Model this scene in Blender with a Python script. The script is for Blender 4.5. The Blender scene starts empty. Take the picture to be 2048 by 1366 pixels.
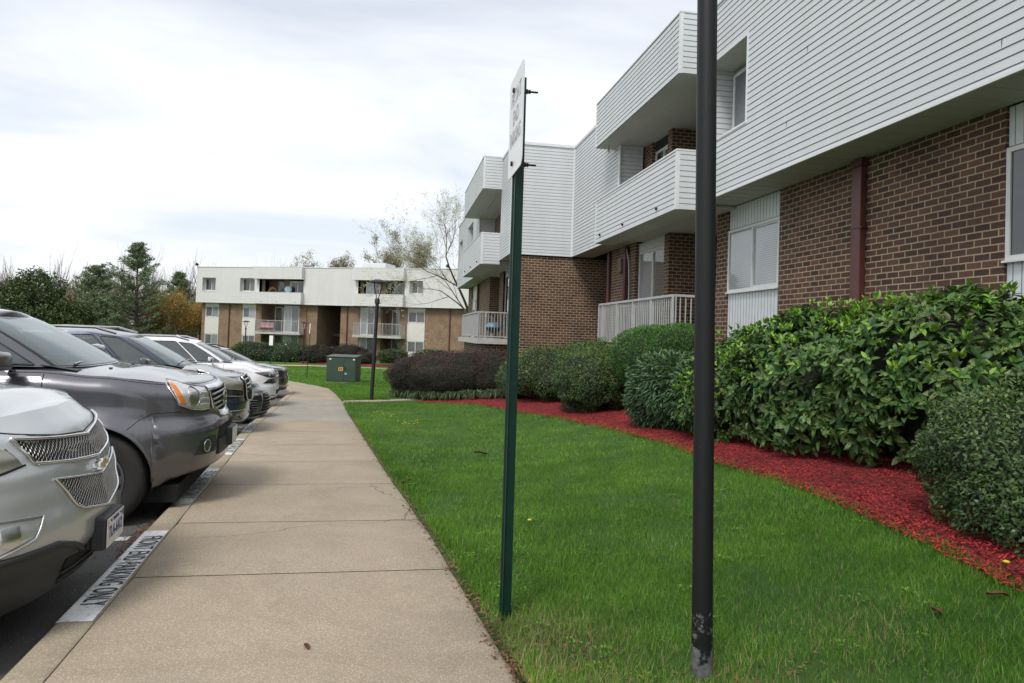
import bpy, math, random
import numpy as np
from mathutils import Vector, Matrix
random.seed(7)
C = bpy.data.collections.new("scene"); bpy.context.scene.collection.children.link(C)
SC = bpy.context.scene
R = math.radians
# origin of the world = the photographer's eye; +Y runs along the near facade, z up
# ------------------------------------------------------------------ mesh helpers
class MB:
    def __init__(s): s.v = []; s.f = []; s.uv = []; s.m = []; s.sm = []
    def quad(s, a, b, c, d, uv=None, m=0):
        i = len(s.v); s.v += [tuple(a), tuple(b), tuple(c), tuple(d)]
        s.f.append((i, i+1, i+2, i+3)); s.uv.append(uv or ((0,0),(1,0),(1,1),(0,1))); s.m.append(m)
    def poly(s, pts, m=0):
        i = len(s.v); s.v += [tuple(p) for p in pts]; s.f.append(tuple(range(i, i+len(pts)))); s.uv.append([(p[0], p[1]) for p in pts]); s.m.append(m)
    def hexa(s, P, m=0):      # 8 corners: bottom 0-3 ccw, top 4-7
        i = len(s.v); s.v += [tuple(p) for p in P]
        for q in ((3,2,1,0),(4,5,6,7),(0,1,5,4),(1,2,6,5),(2,3,7,6),(3,0,4,7)):
            s.f.append(tuple(i+k for k in q)); s.uv.append(((0,0),(1,0),(1,1),(0,1))); s.m.append(m)
    def box(s, x0, x1, y0, y1, z0, z1, m=0):
        s.hexa([(x0,y0,z0),(x1,y0,z0),(x1,y1,z0),(x0,y1,z0),(x0,y0,z1),(x1,y0,z1),(x1,y1,z1),(x0,y1,z1)], m)
    def grid(s, rows, m=0, closed=False, flip=False, uvs=None):
        n = len(rows[0]); i0 = len(s.v)
        for r in rows: s.v += [tuple(p) for p in r]
        for a in range(len(rows)-1):
            for b in range(n if closed else n-1):
                c = (b+1) % n
                q = (i0+a*n+b, i0+a*n+c, i0+(a+1)*n+c, i0+(a+1)*n+b)
                if flip: q = q[::-1]
                s.f.append(q); s.uv.append(((0,0),(1,0),(1,1),(0,1))); s.m.append(m)
    def tube(s, pts, rad, n=8, caps=True, m=0):
        pts = [Vector(p) for p in pts]; rows = []
        rr = rad if isinstance(rad, (list, tuple)) else [rad]*len(pts)
        for k, p in enumerate(pts):
            d = (pts[min(k+1, len(pts)-1)] - pts[max(k-1, 0)]).normalized()
            a = d.orthogonal().normalized() if k == 0 else (a - d*a.dot(d)).normalized()
            b = d.cross(a)
            rows.append([p + (a*math.cos(t*2*math.pi/n) + b*math.sin(t*2*math.pi/n))*rr[k] for t in range(n)])
        s.grid(rows, m, closed=True, flip=True)
        if caps: s.poly(rows[0][::-1] if False else rows[0], m); s.poly(rows[-1][::-1], m)
    def lathe(s, prof, c=(0,0,0), axis='z', n=24, m=0):
        rows = []
        for r, h in prof:
            row = []
            for t in range(n):
                a = t*2*math.pi/n
                if axis == 'z': row.append((c[0]+r*math.cos(a), c[1]+r*math.sin(a), c[2]+h))
                elif axis == 'y': row.append((c[0]+r*math.cos(a), c[1]+h, c[2]+r*math.sin(a)))
                else: row.append((c[0]+h, c[1]+r*math.cos(a), c[2]+r*math.sin(a)))
            rows.append(row)
        s.grid(rows, m, closed=True)
    def build(s, name, mats, parent=None, smooth=False, angle=None):
        me = bpy.data.meshes.new(name); me.from_pydata(s.v, [], s.f)
        ul = me.uv_layers.new(name="UVMap")
        flat = [c for u in s.uv for p in u for c in p]
        if len(flat) == len(me.loops)*2: ul.data.foreach_set("uv", flat)
        if not isinstance(mats, (list, tuple)): mats = [mats]
        for m in mats: me.materials.append(m)
        if len(mats) > 1: me.polygons.foreach_set("material_index", s.m)
        if smooth:
            me.polygons.foreach_set("use_smooth", [True]*len(me.polygons))
        me.update()
        o = bpy.data.objects.new(name, me); C.objects.link(o)
        if parent: o.parent = parent
        if smooth and angle:
            import bmesh
            bm = bmesh.new(); bm.from_mesh(me); bmesh.ops.remove_doubles(bm, verts=bm.verts, dist=1e-5)
            for e in bm.edges:
                if len(e.link_faces) == 2 and e.calc_face_angle(0) > R(angle): e.smooth = False
            bm.to_mesh(me); bm.free()
        return o
def weld(o, d=1e-4):
    import bmesh
    bm = bmesh.new(); bm.from_mesh(o.data); bmesh.ops.remove_doubles(bm, verts=bm.verts, dist=d); bm.to_mesh(o.data); bm.free(); return o
def bevel(o, w=.01, seg=2):
    weld(o); m = o.modifiers.new("bevel", 'BEVEL'); m.width = w; m.segments = seg; m.limit_method = 'ANGLE'; m.angle_limit = R(40); return o
def tag(o, label, cat, group=None, kind=None):
    if label: o['label'] = label
    if cat: o['category'] = cat
    if group: o['group'] = group
    if kind: o['kind'] = kind
    return o
def thing(name, label, cat, loc=(0,0,0), rz=0, group=None):
    o = bpy.data.objects.new(name, None); C.objects.link(o); o.location = loc; o.rotation_euler = (0,0,rz); o.empty_display_size = .2
    return tag(o, label, cat, group)
def struct(o): o['kind'] = 'structure'; return o
def copy_tree(o, parent=None):
    c = o.copy(); C.objects.link(c)
    if parent: c.parent = parent
    for ch in list(o.children): copy_tree(ch, c)
    return c
def np_mesh(name, V, F, mat, tone=None, parent=None, smooth=False):   # F: (n,k) int array
    me = bpy.data.meshes.new(name); n, k = F.shape
    me.vertices.add(len(V)); me.vertices.foreach_set("co", V.astype(np.float32).ravel())
    me.loops.add(n*k); me.loops.foreach_set("vertex_index", F.astype(np.int32).ravel())
    me.polygons.add(n); me.polygons.foreach_set("loop_start", np.arange(n, dtype=np.int32)*k)
    me.polygons.foreach_set("loop_total", np.full(n, k, dtype=np.int32))
    if smooth: me.polygons.foreach_set("use_smooth", np.ones(n, dtype=bool))
    if tone is not None:
        a = me.attributes.new("tone", 'FLOAT', 'FACE'); a.data.foreach_set("value", tone.astype(np.float32))
    me.materials.append(mat); me.update(calc_edges=True)
    o = bpy.data.objects.new(name, me); C.objects.link(o)
    if parent: o.parent = parent
    return o
# ------------------------------------------------------------------ materials
MATS = {}
class NT:
    def __init__(s, name):
        s.mat = bpy.data.materials.new(name); s.mat.use_nodes = True; s.t = s.mat.node_tree; s.n = s.t.nodes; s.l = s.t.links
        s.b = s.n["Principled BSDF"]; s.out = s.n["Material Output"]
    def node(s, typ, **kw):
        n = s.n.new(typ)
        for k, v in kw.items():
            if k.startswith('i_'): n.inputs[int(k[2:])].default_value = v
            else: setattr(n, k, v)
        return n
    def link(s, a, b): s.l.new(a, b)
    def coords(s, kind='Object', scale=(1,1,1)):
        tc = s.node('ShaderNodeTexCoord'); mp = s.node('ShaderNodeMapping'); mp.inputs['Scale'].default_value = scale
        s.link(tc.outputs[kind], mp.inputs['Vector']); return mp.outputs['Vector']
    def noise(s, vec, scale, detail=4, rough=.55, dist=0):
        n = s.node('ShaderNodeTexNoise'); n.inputs['Scale'].default_value = scale; n.inputs['Detail'].default_value = detail
        n.inputs['Roughness'].default_value = rough; n.inputs['Distortion'].default_value = dist; s.link(vec, n.inputs['Vector']); return n.outputs['Fac']
    def ramp(s, fac, stops):
        r = s.node('ShaderNodeValToRGB'); e = r.color_ramp.elements
        while len(e) < len(stops): e.new(.5)
        for i, (p, c) in enumerate(stops): e[i].position = p; e[i].color = (c[0], c[1], c[2], 1) if len(c) == 3 else c
        s.link(fac, r.inputs['Fac']); return r.outputs['Color']
    def mix(s, fac, a, b, mode='MIX'):
        m = s.node('ShaderNodeMix', data_type='RGBA', blend_type=mode)
        for sock, val in ((m.inputs[0], fac), (m.inputs[6], a), (m.inputs[7], b)):
            if hasattr(val, 'links') or isinstance(val, bpy.types.NodeSocket): s.link(val, sock)
            else: sock.default_value = val if isinstance(val, (int, float)) else ((*val, 1) if len(val) == 3 else val)
        return m.outputs[2]
    def bump(s, h, strength=.3, dist=.01):
        b = s.node('ShaderNodeBump'); b.inputs['Strength'].default_value = strength; b.inputs['Distance'].default_value = dist
        s.link(h, b.inputs['Height']); s.link(b.outputs['Normal'], s.b.inputs['Normal'])
    def col(s, c):
        if isinstance(c, bpy.types.NodeSocket): s.link(c, s.b.inputs['Base Color'])
        else: s.b.inputs['Base Color'].default_value = (*c, 1)
    def set(s, **kw):
        for k, v in kw.items(): s.b.inputs[k.replace('_', ' ')].default_value = v
        return s
def plain(name, c, rough=.5, metal=0, var=.12, scale=6, bump=0, coat=0, spec=.5, detail=5, dirt=None):
    m = NT(name); v = m.coords('Object'); n = m.noise(v, scale, detail)
    lo = tuple(x*(1-var) for x in c); hi = tuple(min(1, x*(1+var)) for x in c)
    base = m.ramp(n, [(.3, lo), (.7, hi)])
    if dirt:
        n2 = m.noise(v, dirt[2], 8, .7); base = m.mix(m.ramp(n2, [(dirt[1], (0,0,0)), (dirt[1]+.12, (1,1,1))]), base, dirt[0])
    m.col(base); m.set(Roughness=rough, Metallic=metal); m.b.inputs['Specular IOR Level'].default_value = spec
    m.b.inputs['Coat Weight'].default_value = coat; m.b.inputs['Coat Roughness'].default_value = .04
    if bump: m.bump(m.noise(v, scale*6, 6), bump, .004)
    return m.mat
def siding_mat(name, c, var=.05):
    m = NT(name); v = m.coords('Object'); n = m.noise(v, .7, 6, .6); n2 = m.noise(m.coords('Object', (1, 1, .08)), 3, 4)
    a = m.ramp(n, [(.3, tuple(x*(1-var) for x in c)), (.7, c)]); b = m.ramp(n2, [(.35, (.95,.955,.94)), (.62, (1,1,1))])
    m.col(m.mix(1.0, a, b, 'MULTIPLY')); m.set(Roughness=.45); m.bump(m.noise(m.coords('Object', (1, 1, 6)), 14, 3), .05, .002); return m.mat
def brick_mat(name, c1, c2, mortar, var=1.0, bw=.203, rh=.0813, ms=.0075):
    m = NT(name); tc = m.node('ShaderNodeTexCoord')
    nz = m.node('ShaderNodeTexNoise'); nz.inputs['Scale'].default_value = 9; m.link(tc.outputs['UV'], nz.inputs['Vector'])
    add = m.node('ShaderNodeVectorMath', operation='SCALE'); m.link(nz.outputs['Color'], add.inputs[0]); add.inputs['Scale'].default_value = .008
    ad2 = m.node('ShaderNodeVectorMath', operation='ADD'); m.link(tc.outputs['UV'], ad2.inputs[0]); m.link(add.outputs[0], ad2.inputs[1])
    b = m.node('ShaderNodeTexBrick'); m.link(ad2.outputs[0], b.inputs['Vector']); b.inputs['Scale'].default_value = 1
    b.inputs['Color1'].default_value = (*c1, 1); b.inputs['Color2'].default_value = (*c2, 1); b.inputs['Mortar'].default_value = (*mortar, 1)
    b.inputs['Mortar Size'].default_value = ms; b.inputs['Mortar Smooth'].default_value = .25; b.inputs['Bias'].default_value = 0
    b.inputs['Brick Width'].default_value = bw; b.inputs['Row Height'].default_value = rh
    st = m.noise(tc.outputs['UV'], 1.1, 6, .65); s2 = m.noise(tc.outputs['UV'], 38, 4, .7)
    c = m.mix(1.0, b.outputs['Color'], m.ramp(st, [(.28, (.66,.64,.64)), (.5, (.98,.97,.96)), (.72, (1.2,1.16,1.12))]), 'MULTIPLY')
    c = m.mix(1.0, c, m.ramp(s2, [(.3, (.82,.82,.82)), (.7, (1.15,1.15,1.15))]), 'MULTIPLY')
    m.col(c); m.set(Roughness=.85)
    inv = m.node('ShaderNodeMath', operation='SUBTRACT', i_0=1.0); m.link(b.outputs['Fac'], inv.inputs[1])
    mx = m.node('ShaderNodeMath', operation='MULTIPLY_ADD'); m.link(s2, mx.inputs[0]); mx.inputs[1].default_value = .25; m.link(inv.outputs[0], mx.inputs[2])
    m.bump(mx.outputs[0], .6, .008); return m.mat
def glass_mat(name, c, rough=.05, stripe=None):
    m = NT(name); v = m.coords('Object')
    n = m.noise(v, .8, 3); base = m.ramp(n, [(.35, tuple(x*.85 for x in c)), (.65, tuple(x*1.15 for x in c))])
    if stripe:
        w = m.node('ShaderNodeTexWave', wave_type='BANDS', bands_direction=stripe[0]); w.inputs['Scale'].default_value = stripe[1]; w.inputs['Distortion'].default_value = .3
        m.link(v, w.inputs['Vector']); base = m.mix(1.0, base, m.ramp(w.outputs['Fac'], [(.25, (stripe[2],)*3), (.6, (1,1,1))]), 'MULTIPLY')
    m.col(base); m.set(Roughness=rough); m.b.inputs['Coat Weight'].default_value = 1; m.b.inputs['Coat Roughness'].default_value = .02; return m.mat
def leaf_mat(name, dark, light, extra=None, trans=.25, rough=.45, spots=None, spec=.4):
    m = NT(name); at = m.node('ShaderNodeAttribute', attribute_name='tone')
    stops = [(0, dark), (.6, light)]
    if extra: stops = [(0, dark), (.55, light), (.78, light), (.9, extra)]
    c = m.ramp(at.outputs['Fac'], stops)
    v = m.coords('Object'); c = m.mix(1.0, c, m.ramp(m.noise(v, 2.0, 3), [(.3, (.72,.74,.7)), (.7, (1.2,1.18,1.1))]), 'MULTIPLY')
    if spots:
        vo = m.node('ShaderNodeTexVoronoi'); vo.inputs['Scale'].default_value = spots[0]; m.link(v, vo.inputs['Vector'])
        k = m.ramp(vo.outputs['Distance'], [(spots[1], (1,1,1)), (spots[1]+.08, (0,0,0))])
        big = m.ramp(m.noise(v, 9, 2), [(.5, (0,0,0)), (.58, (1,1,1))])
        c = m.mix(m.mix(1.0, k, big, 'MULTIPLY'), c, spots[2])
    m.col(c); m.set(Roughness=rough); m.b.inputs['Specular IOR Level'].default_value = spec
    tr = m.node('ShaderNodeBsdfTranslucent'); m.link(c, tr.inputs['Color']); mx = m.node('ShaderNodeMixShader'); mx.inputs[0].default_value = trans
    m.link(m.b.outputs[0], mx.inputs[1]); m.link(tr.outputs[0], mx.inputs[2]); m.link(mx.outputs[0], m.out.inputs['Surface']); return m.mat
M = dict(
    siding=siding_mat('vinyl_siding', (.56,.58,.60)), siding_far=siding_mat('vinyl_siding_aged', (.64,.64,.62)),
    trim=plain('white_trim', (.64,.66,.665), .4, var=.05), soffit=plain('soffit', (.42,.43,.38), .6, var=.08, scale=1),
    soffit_far=plain('soffit_far', (.5,.5,.48), .6), cream=plain('cream_panel', (.62,.61,.56), .55, var=.04, scale=1.2),
    batten=plain('batten_panel', (.62,.65,.67), .5, var=.05),
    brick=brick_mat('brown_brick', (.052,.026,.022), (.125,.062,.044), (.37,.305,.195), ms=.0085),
    brick_far=brick_mat('hazed_brick', (.125,.068,.042), (.19,.105,.065), (.42,.35,.23), ms=.011),  # far brick made lighter and redder, distance haze put into its colour
    frame=plain('white_window_frame', (.62,.63,.62), .4, var=.05), blind=glass_mat('pane_with_blind', (.30,.33,.35), .15, ('Z', 8, .72)),
    dark_glass=glass_mat('dark_pane', (.035,.04,.045)), curtain=glass_mat('pane_with_curtain', (.16,.17,.175), .12, ('X', 2.6, .5)),
    mesh_screen=glass_mat('insect_screen', (.11,.12,.13), .5), rail=plain('painted_railing', (.37,.38,.38), .45, var=.1, scale=4),
    concrete=plain('balcony_concrete', (.42,.41,.38), .8, var=.15, bump=.2), maroon=plain('maroon_downpipe', (.085,.026,.022), .45, var=.25, scale=3),
    black=plain('black_paint', (.008,.009,.010), .5, var=.3, scale=5, dirt=((.10,.10,.10), .70, 9)),
    groove=plain('panel_groove', (.22,.23,.235), .7), dark=plain('dark_interior', (.02,.018,.016), .8), green_steel=plain('green_steel', (.005,.028,.020), .42, var=.25, scale=6, spec=.35, dirt=((.03,.05,.04), .68, 14)),
    box_green=plain('box_green', (.034,.058,.042), .5, var=.12, scale=3), white=plain('white_paint', (.75,.75,.74), .6, var=.05),
    rust=plain('rusty_bolt', (.05,.028,.02), .7, metal=.4, var=.3, scale=40), roof=plain('flat_roof', (.3,.3,.29), .9),
    bark=plain('bark', (.085,.068,.055), .9, var=.35, scale=9, bump=.5), bark_pale=plain('pale_bark', (.22,.19,.165), .9, var=.3, scale=9), twig=plain('twig', (.12,.085,.065), .9, var=.3, scale=5),
)
# ------------------------------------------------------------------ camera
def make_camera():
    pitch, roll, yw, f = .0233034733, .0336849281, .174691716, 1348.38
    cd = bpy.data.cameras.new("camera"); co = bpy.data.objects.new("camera", cd); C.objects.link(co)
    cd.sensor_width = 36; cd.sensor_fit = 'HORIZONTAL'; cd.lens = f*36/2048; cd.shift_y = -(683-639.4)/2048
    cd.clip_start = .05; cd.clip_end = 3000
    def toW(x, y, z):
        cr, sr = math.cos(roll), math.sin(roll); X = x*cr+y*sr; Y = -x*sr+y*cr; U = -Y
        cp, sp = math.cos(pitch), math.sin(pitch); Z = z*cp-U*sp; Up = z*sp+U*cp
        c, s = math.cos(yw), math.sin(yw); return Vector((X*c+Z*s, -X*s+Z*c, Up))
    right, up, back = toW(1,0,0), toW(0,-1,0), toW(0,0,-1)
    m = Matrix((right, up, back)).transposed().to_4x4(); co.matrix_world = m; SC.camera = co
make_camera()
# ------------------------------------------------------------------ sky and sun (bright high overcast)
def make_sky():
    w = bpy.data.worlds.new("World"); SC.world = w; w.use_nodes = True; t = w.node_tree; n = t.nodes; l = t.links
    bg = n["Background"]; bg.inputs['Strength'].default_value = .10
    sky = n.new('ShaderNodeTexSky'); sky.sky_type = 'NISHITA'; sky.sun_disc = False; sky.sun_elevation = R(52); sky.sun_rotation = R(215); sky.dust_density = 2.5; sky.ozone_density = 1.2
    tc = n.new('ShaderNodeTexCoord'); sep = n.new('ShaderNodeSeparateXYZ'); l.new(tc.outputs['Generated'], sep.inputs[0])
    zc = n.new('ShaderNodeMath'); zc.operation = 'MAXIMUM'; l.new(sep.outputs['Z'], zc.inputs[0]); zc.inputs[1].default_value = .0
    za = n.new('ShaderNodeMath'); za.operation = 'ADD'; l.new(zc.outputs[0], za.inputs[0]); za.inputs[1].default_value = .16
    dv = n.new('ShaderNodeVectorMath'); dv.operation = 'DIVIDE'; l.new(tc.outputs['Generated'], dv.inputs[0])
    cb = n.new('ShaderNodeCombineXYZ'); [l.new(za.outputs[0], cb.inputs[i]) for i in range(3)]; l.new(cb.outputs[0], dv.inputs[1])
    mp = n.new('ShaderNodeMapping'); mp.inputs['Scale'].default_value = (.75, 1.15, 0); mp.inputs['Rotation'].default_value = (0,0,R(-38)); l.new(dv.outputs[0], mp.inputs['Vector'])
    nz = n.new('ShaderNodeTexNoise'); nz.inputs['Scale'].default_value = 1.1; nz.inputs['Detail'].default_value = 7; nz.inputs['Roughness'].default_value = .52; nz.inputs['Distortion'].default_value = .5
    l.new(mp.outputs[0], nz.inputs['Vector'])
    rp = n.new('ShaderNodeValToRGB'); rp.color_ramp.elements[0].position = .34; rp.color_ramp.elements[1].position = .60
    rp.color_ramp.elements[0].color = (.58,.58,.58,1); rp.color_ramp.elements[1].color = (1,1,1,1); l.new(nz.outputs['Fac'], rp.inputs['Fac'])
    cl = n.new('ShaderNodeRGB'); cl.outputs[0].default_value = (6.35, 6.5, 6.7, 1)
    mx = n.new('ShaderNodeMix'); mx.data_type = 'RGBA'; l.new(rp.outputs[0], mx.inputs[0]); l.new(sky.outputs[0], mx.inputs[6]); l.new(cl.outputs[0], mx.inputs[7]); l.new(mx.outputs[2], bg.inputs['Color'])
    sd = bpy.data.lights.new("sun", 'SUN'); sd.energy = 1.5; sd.angle = R(18); sd.color = (1, .97, .92)
    so = bpy.data.objects.new("sun", sd); C.objects.link(so)
    el, az = R(52), R(215)     # azimuth clockwise from +Y, like the sky node
    d = Vector((math.sin(az)*math.cos(el), math.cos(az)*math.cos(el), math.sin(el)))
    so.rotation_euler = d.to_track_quat('Z', 'Y').to_euler()
    SC.view_settings.view_transform = 'Standard'; SC.view_settings.look = 'None'; SC.view_settings.exposure = 0.76; SC.view_settings.gamma = 1
make_sky()
# ------------------------------------------------------------------ terrain
KS = [(-400,14.7),(0,-1.32),(20,-2.12),(27,-2.33),(36,-2.52),(48,-2.74),(60,-2.88),(100,-3),(4000,-3)]
def f(Y):
    for (a, b), (c, d) in zip(KS, KS[1:]):
        if Y <= c: return b+(d-b)*(Y-a)/(c-a)
    return KS[-1][1]
def rise(X, Y):
    t = min(1, max(0, (X-.8)/4.4)); t = t*t*(3-2*t)*.5; return t*min(1, max(0, (28-Y)/9))
def interp(L, y):
    if y <= L[0][1]: return L[0][0]+(L[1][0]-L[0][0])*(y-L[0][1])/(L[1][1]-L[0][1])
    for (a, b), (c, d) in zip(L, L[1:]):
        if y <= d: return a+(c-a)*(y-b)/(d-b)
    return L[-1][0]
OUT = [(-.72,-5),(-1.53,3.37),(-1.75,5.41),(-2.22,9.64),(-2.68,13.93),(-2.95,17.5),(-3.3,22),(-3.42,24),(-3.6,25.8),(-4.05,27.9),(-4.7,29.4),(-5.6,31.5),(-6.8,34.8),(-8.4,39),(-10.4,45),(-12.2,51)]
RGT = [(1.35,-5),(.57,2.76),(.33,5.27),(-.03,8.17),(-.26,10.23),(-1.1,17.68),(-1.39,20.75),(-1.95,24.82),(-2.39,27.57),(-3.0,29.2),(-3.85,31.02),(-4.62,32.65),(-5.8,36),(-7.3,40.5),(-8.9,45.5),(-10.6,51)]
def outx(y): return interp(OUT, y)
def rgtx(y): return interp(RGT, y)
MUL = [(2.85,1.5),(3.06,2.8),(3.19,3.49),(3.34,4.44),(3.42,5.48),(3.38,6.44),(3.47,8.3),(3.34,10.45),(3.15,12.33),(2.82,14.57),(2.31,18.53),(1.6,20.2),(.77,21.1),(.1,21.3),(-.3,21.45)]
def mulx(y): return interp(MUL, y)
def gz(X, Y):
    if X < outx(Y)+.12 and Y < 45: return road_z(X, Y)-.04
    return f(Y)+rise(X, Y)
def road_z(X, Y): return f(Y)-.11-.010*max(0, min(8, outx(Y)-X))
def make_ground():
    mb = MB()
    off = [-600,-300,-120,-60,-40,-30,-22,-16,-12,-9,-7,-5,-4,-3,-2,-1.3,-.7,-.3,.05,.12,.4,.8,1.2,1.6,1.9,2.1]+[2.3+.3*i for i in range(0, 26)]+[10.5,11.5,13,16,22,32,50,120,300,600]
    ys = [-60,-20,-8]+[-4+.6*i for i in range(0, 90)]+[52,56,60,65,70,80,90,100,140,220,400,900,1500]
    rows = []
    for y in ys:
        row = []
        for d in off:
            x = outx(y)+d
            z = (road_z(x, y)-.05 if d <= .06 else f(y)+rise(x, y)) if y < 48 else f(y)
            if d > .06 and y < 50:
                if x < rgtx(y)-.02: z -= .06
                else: z -= .02*max(0, 1-(x-rgtx(y))/.15)
                if y < 21.4 and x > mulx(y)+.02: z -= .02
            row.append((x, y, z))
        rows.append(row)
    mb.grid(rows)
    m = NT('lawn_soil'); v = m.coords('Object'); n = m.noise(v, 1.3, 6, .6); n2 = m.noise(v, 40, 6, .8); n3 = m.noise(v, .25, 3)
    c = m.ramp(n, [(.25, (.034,.095,.010)), (.55, (.055,.145,.016)), (.8, (.095,.165,.030))])
    c = m.mix(1.0, c, m.ramp(n2, [(.2, (.45,.45,.4)), (.75, (1.35,1.3,1.2))]), 'MULTIPLY'); c = m.mix(1.0, c, m.ramp(n3, [(.3, (.85,.88,.8)), (.7, (1.15,1.1,1.1))]), 'MULTIPLY')
    m.col(c); m.set(Roughness=.95); m.bump(n2, .9, .05)
    o = mb.build('ground', m.mat, smooth=True); struct(o)
make_ground()
def concrete_mat(name, c, joints=None):
    m = NT(name); v = m.coords('Object'); n = m.noise(v, .9, 6, .6); n2 = m.noise(v, 130, 3, .8); n3 = m.noise(v, 4, 8, .75)
    a = m.ramp(n, [(.3, tuple(x*.86 for x in c)), (.7, tuple(x*1.1 for x in c))])
    vo = m.node('ShaderNodeTexVoronoi'); vo.inputs['Scale'].default_value = 95; m.link(v, vo.inputs['Vector'])
    a = m.mix(1.0, a, m.ramp(vo.outputs['Distance'], [(.1, (1.45,1.42,1.36)), (.42, (.80,.80,.80))]), 'MULTIPLY')
    a = m.mix(1.0, a, m.ramp(n2, [(.3, (.72,.71,.70)), (.66, (1.16,1.16,1.16))]), 'MULTIPLY')
    a = m.mix(m.ramp(n3, [(.62, (0,0,0)), (.78, (.5,.5,.5))]), a, tuple(x*.52 for x in c))
    n4 = m.noise(v, .55, 9, .72, 1.2); a = m.mix(1.0, a, m.ramp(n4, [(.42, (1,1,1)), (.5, (.93,.925,.91)), (.56, (1.02,1.02,1.01))]), 'MULTIPLY')
    cr = m.node('ShaderNodeTexVoronoi', feature='DISTANCE_TO_EDGE'); cr.inputs['Scale'].default_value = .42
    dn = m.node('ShaderNodeTexNoise'); dn.inputs['Scale'].default_value = 2.2; dn.inputs['Detail'].default_value = 8; m.link(v, dn.inputs['Vector']); ds = m.node('ShaderNodeVectorMath', operation='SCALE'); m.link(dn.outputs['Color'], ds.inputs[0]); ds.inputs['Scale'].default_value = .55
    da = m.node('ShaderNodeVectorMath', operation='ADD'); m.link(v, da.inputs[0]); m.link(ds.outputs[0], da.inputs[1]); m.link(da.outputs[0], cr.inputs['Vector'])
    gate = m.ramp(m.noise(v, .35, 2), [(.52, (0,0,0)), (.56, (1,1,1))]); k = m.mix(1.0, m.ramp(cr.outputs['Distance'], [(.0008, (1,1,1)), (.0028, (0,0,0))]), gate, 'MULTIPLY'); a = m.mix(k, a, (.07,.055,.04))
    m.col(a); m.set(Roughness=.9); m.bump(n2, .35, .004); return m.mat
M['walk'] = concrete_mat('sidewalk_concrete', (.385,.32,.24)); M['walk_new'] = concrete_mat('newer_concrete', (.34,.32,.275)); M['kerb'] = concrete_mat('kerb_concrete', (.40,.34,.25))
def make_paths():
    JY = [1.0,2.55,4.34,5.69,7.35,8.9,10.63,12.5,14.48,16.1,17.84,19.5,21.2,23,24.8,26.6,28.4,30.2,32,34,36,39,42,45,48,51]
    # kerb: own casting with a real step to the road, tooled joint against the walk
    mb = MB(); ys = [-4+.3*i for i in range(0, 184)]
    KW = .175; prof = []
    rows = []
    for y in ys:
        x = outx(y); k = KW*(1 if y < 22.5 else 1.0); z = f(y)
        rows.append([(x-.015, y, z-.35), (x-.008, y, z-.03), (x+.004, y, z-.009), (x+.02, y, z), (x+k-.014, y, z), (x+k-.003, y, z-.007), (x+k, y, z-.05)])
    mb.grid(rows, flip=False); o = mb.build('kerb', M['kerb'], smooth=True, angle=35); struct(o)
    # slabs between joints
    prev = -4
    mb = MB(); mb2 = MB()
    for j in JY:
        y0, y1 = prev+.006, j-.006; n = 6; rows = []; tgt = mb2 if 14.4 < (y0+y1)/2 < 21.3 else mb
        sk = .0
        for i in range(n+1):
            e = .012 if i in (0, n) else 0
            y = y0+(y1-y0)*i/n
            a, b = outx(y)+KW+.004, rgtx(y); z = f(y)
            jag = lambda q: .004*math.sin(q*37)
            rows.append([(a, y+jag(y), z-.12), (a, y, z-.008-e), (a+.012, y, z-e)]+[(a+(b-a)*t, y-.05*t*(b-a)*0, z-e) for t in (.2,.4,.6,.8)]+[(b-.02, y, z-e), (b, y, z-.012-e), (b+.01, y, z-.12)])
        tgt.grid(rows, flip=False); prev = j
    o = mb.build('sidewalk', M['walk'], smooth=True, angle=35); struct(o)
    o = mb2.build('sidewalk', M['walk_new'], smooth=True, angle=35); struct(o)
    mb = MB(); rows = []
    for y in ys: rows.append([(outx(y)+KW, y, f(y)-.02), (rgtx(y)-.02, y, f(y)-.02)])
    mb.grid(rows); m = plain('joint_dirt', (.055,.045,.032), .95); o = mb.build('sidewalk_joint', m); struct(o)
    # branch walk by the lamp
    mb = MB(); P = [(-1.36,20.2,21.1),(-.6,20.75,21.55),(.2,21.4,22.1),(1.5,22,22.8),(3,22.4,23.1)]
    rows = [[(x, a, f(a)+.004+rise(x,a)), (x, b, f(b)+.004+rise(x,b))] for x, a, b in P]
    rows = [[(r[0][0], r[0][1], r[0][2]-.2)]+r+[(r[1][0], r[1][1], r[1][2]-.2)] for r in rows]
    mb.grid(rows, flip=True); o = mb.build('path', M['walk'], smooth=True, angle=35); struct(o)
    # far walk in front of the far building with the yellow ramp
    mb = MB(); P = [(-13,51.3),(-9,52.2),(-6,52.6),(-3.2,51.6),(0,50.2),(3.5,48.6),(8,46.4)]
    rows = [[(x, y-.75, f(y)+.02), (x, y+.75, f(y)+.02)] for x, y in P]; mb.grid(rows, flip=True); struct(mb.build('path', M['walk_new']))
    mb = MB(); y0 = 50.3; mb.quad((-8.6,50.0,f(50)+.05), (-5.2,50.9,f(51)+.05), (-5.4,51.8,f(52)+.05), (-9.2,51.2,f(51)+.05))
    struct(mb.build('ramp', plain('yellow_paint', (.55,.33,.04), .7, var=.15)))
make_paths()
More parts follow.
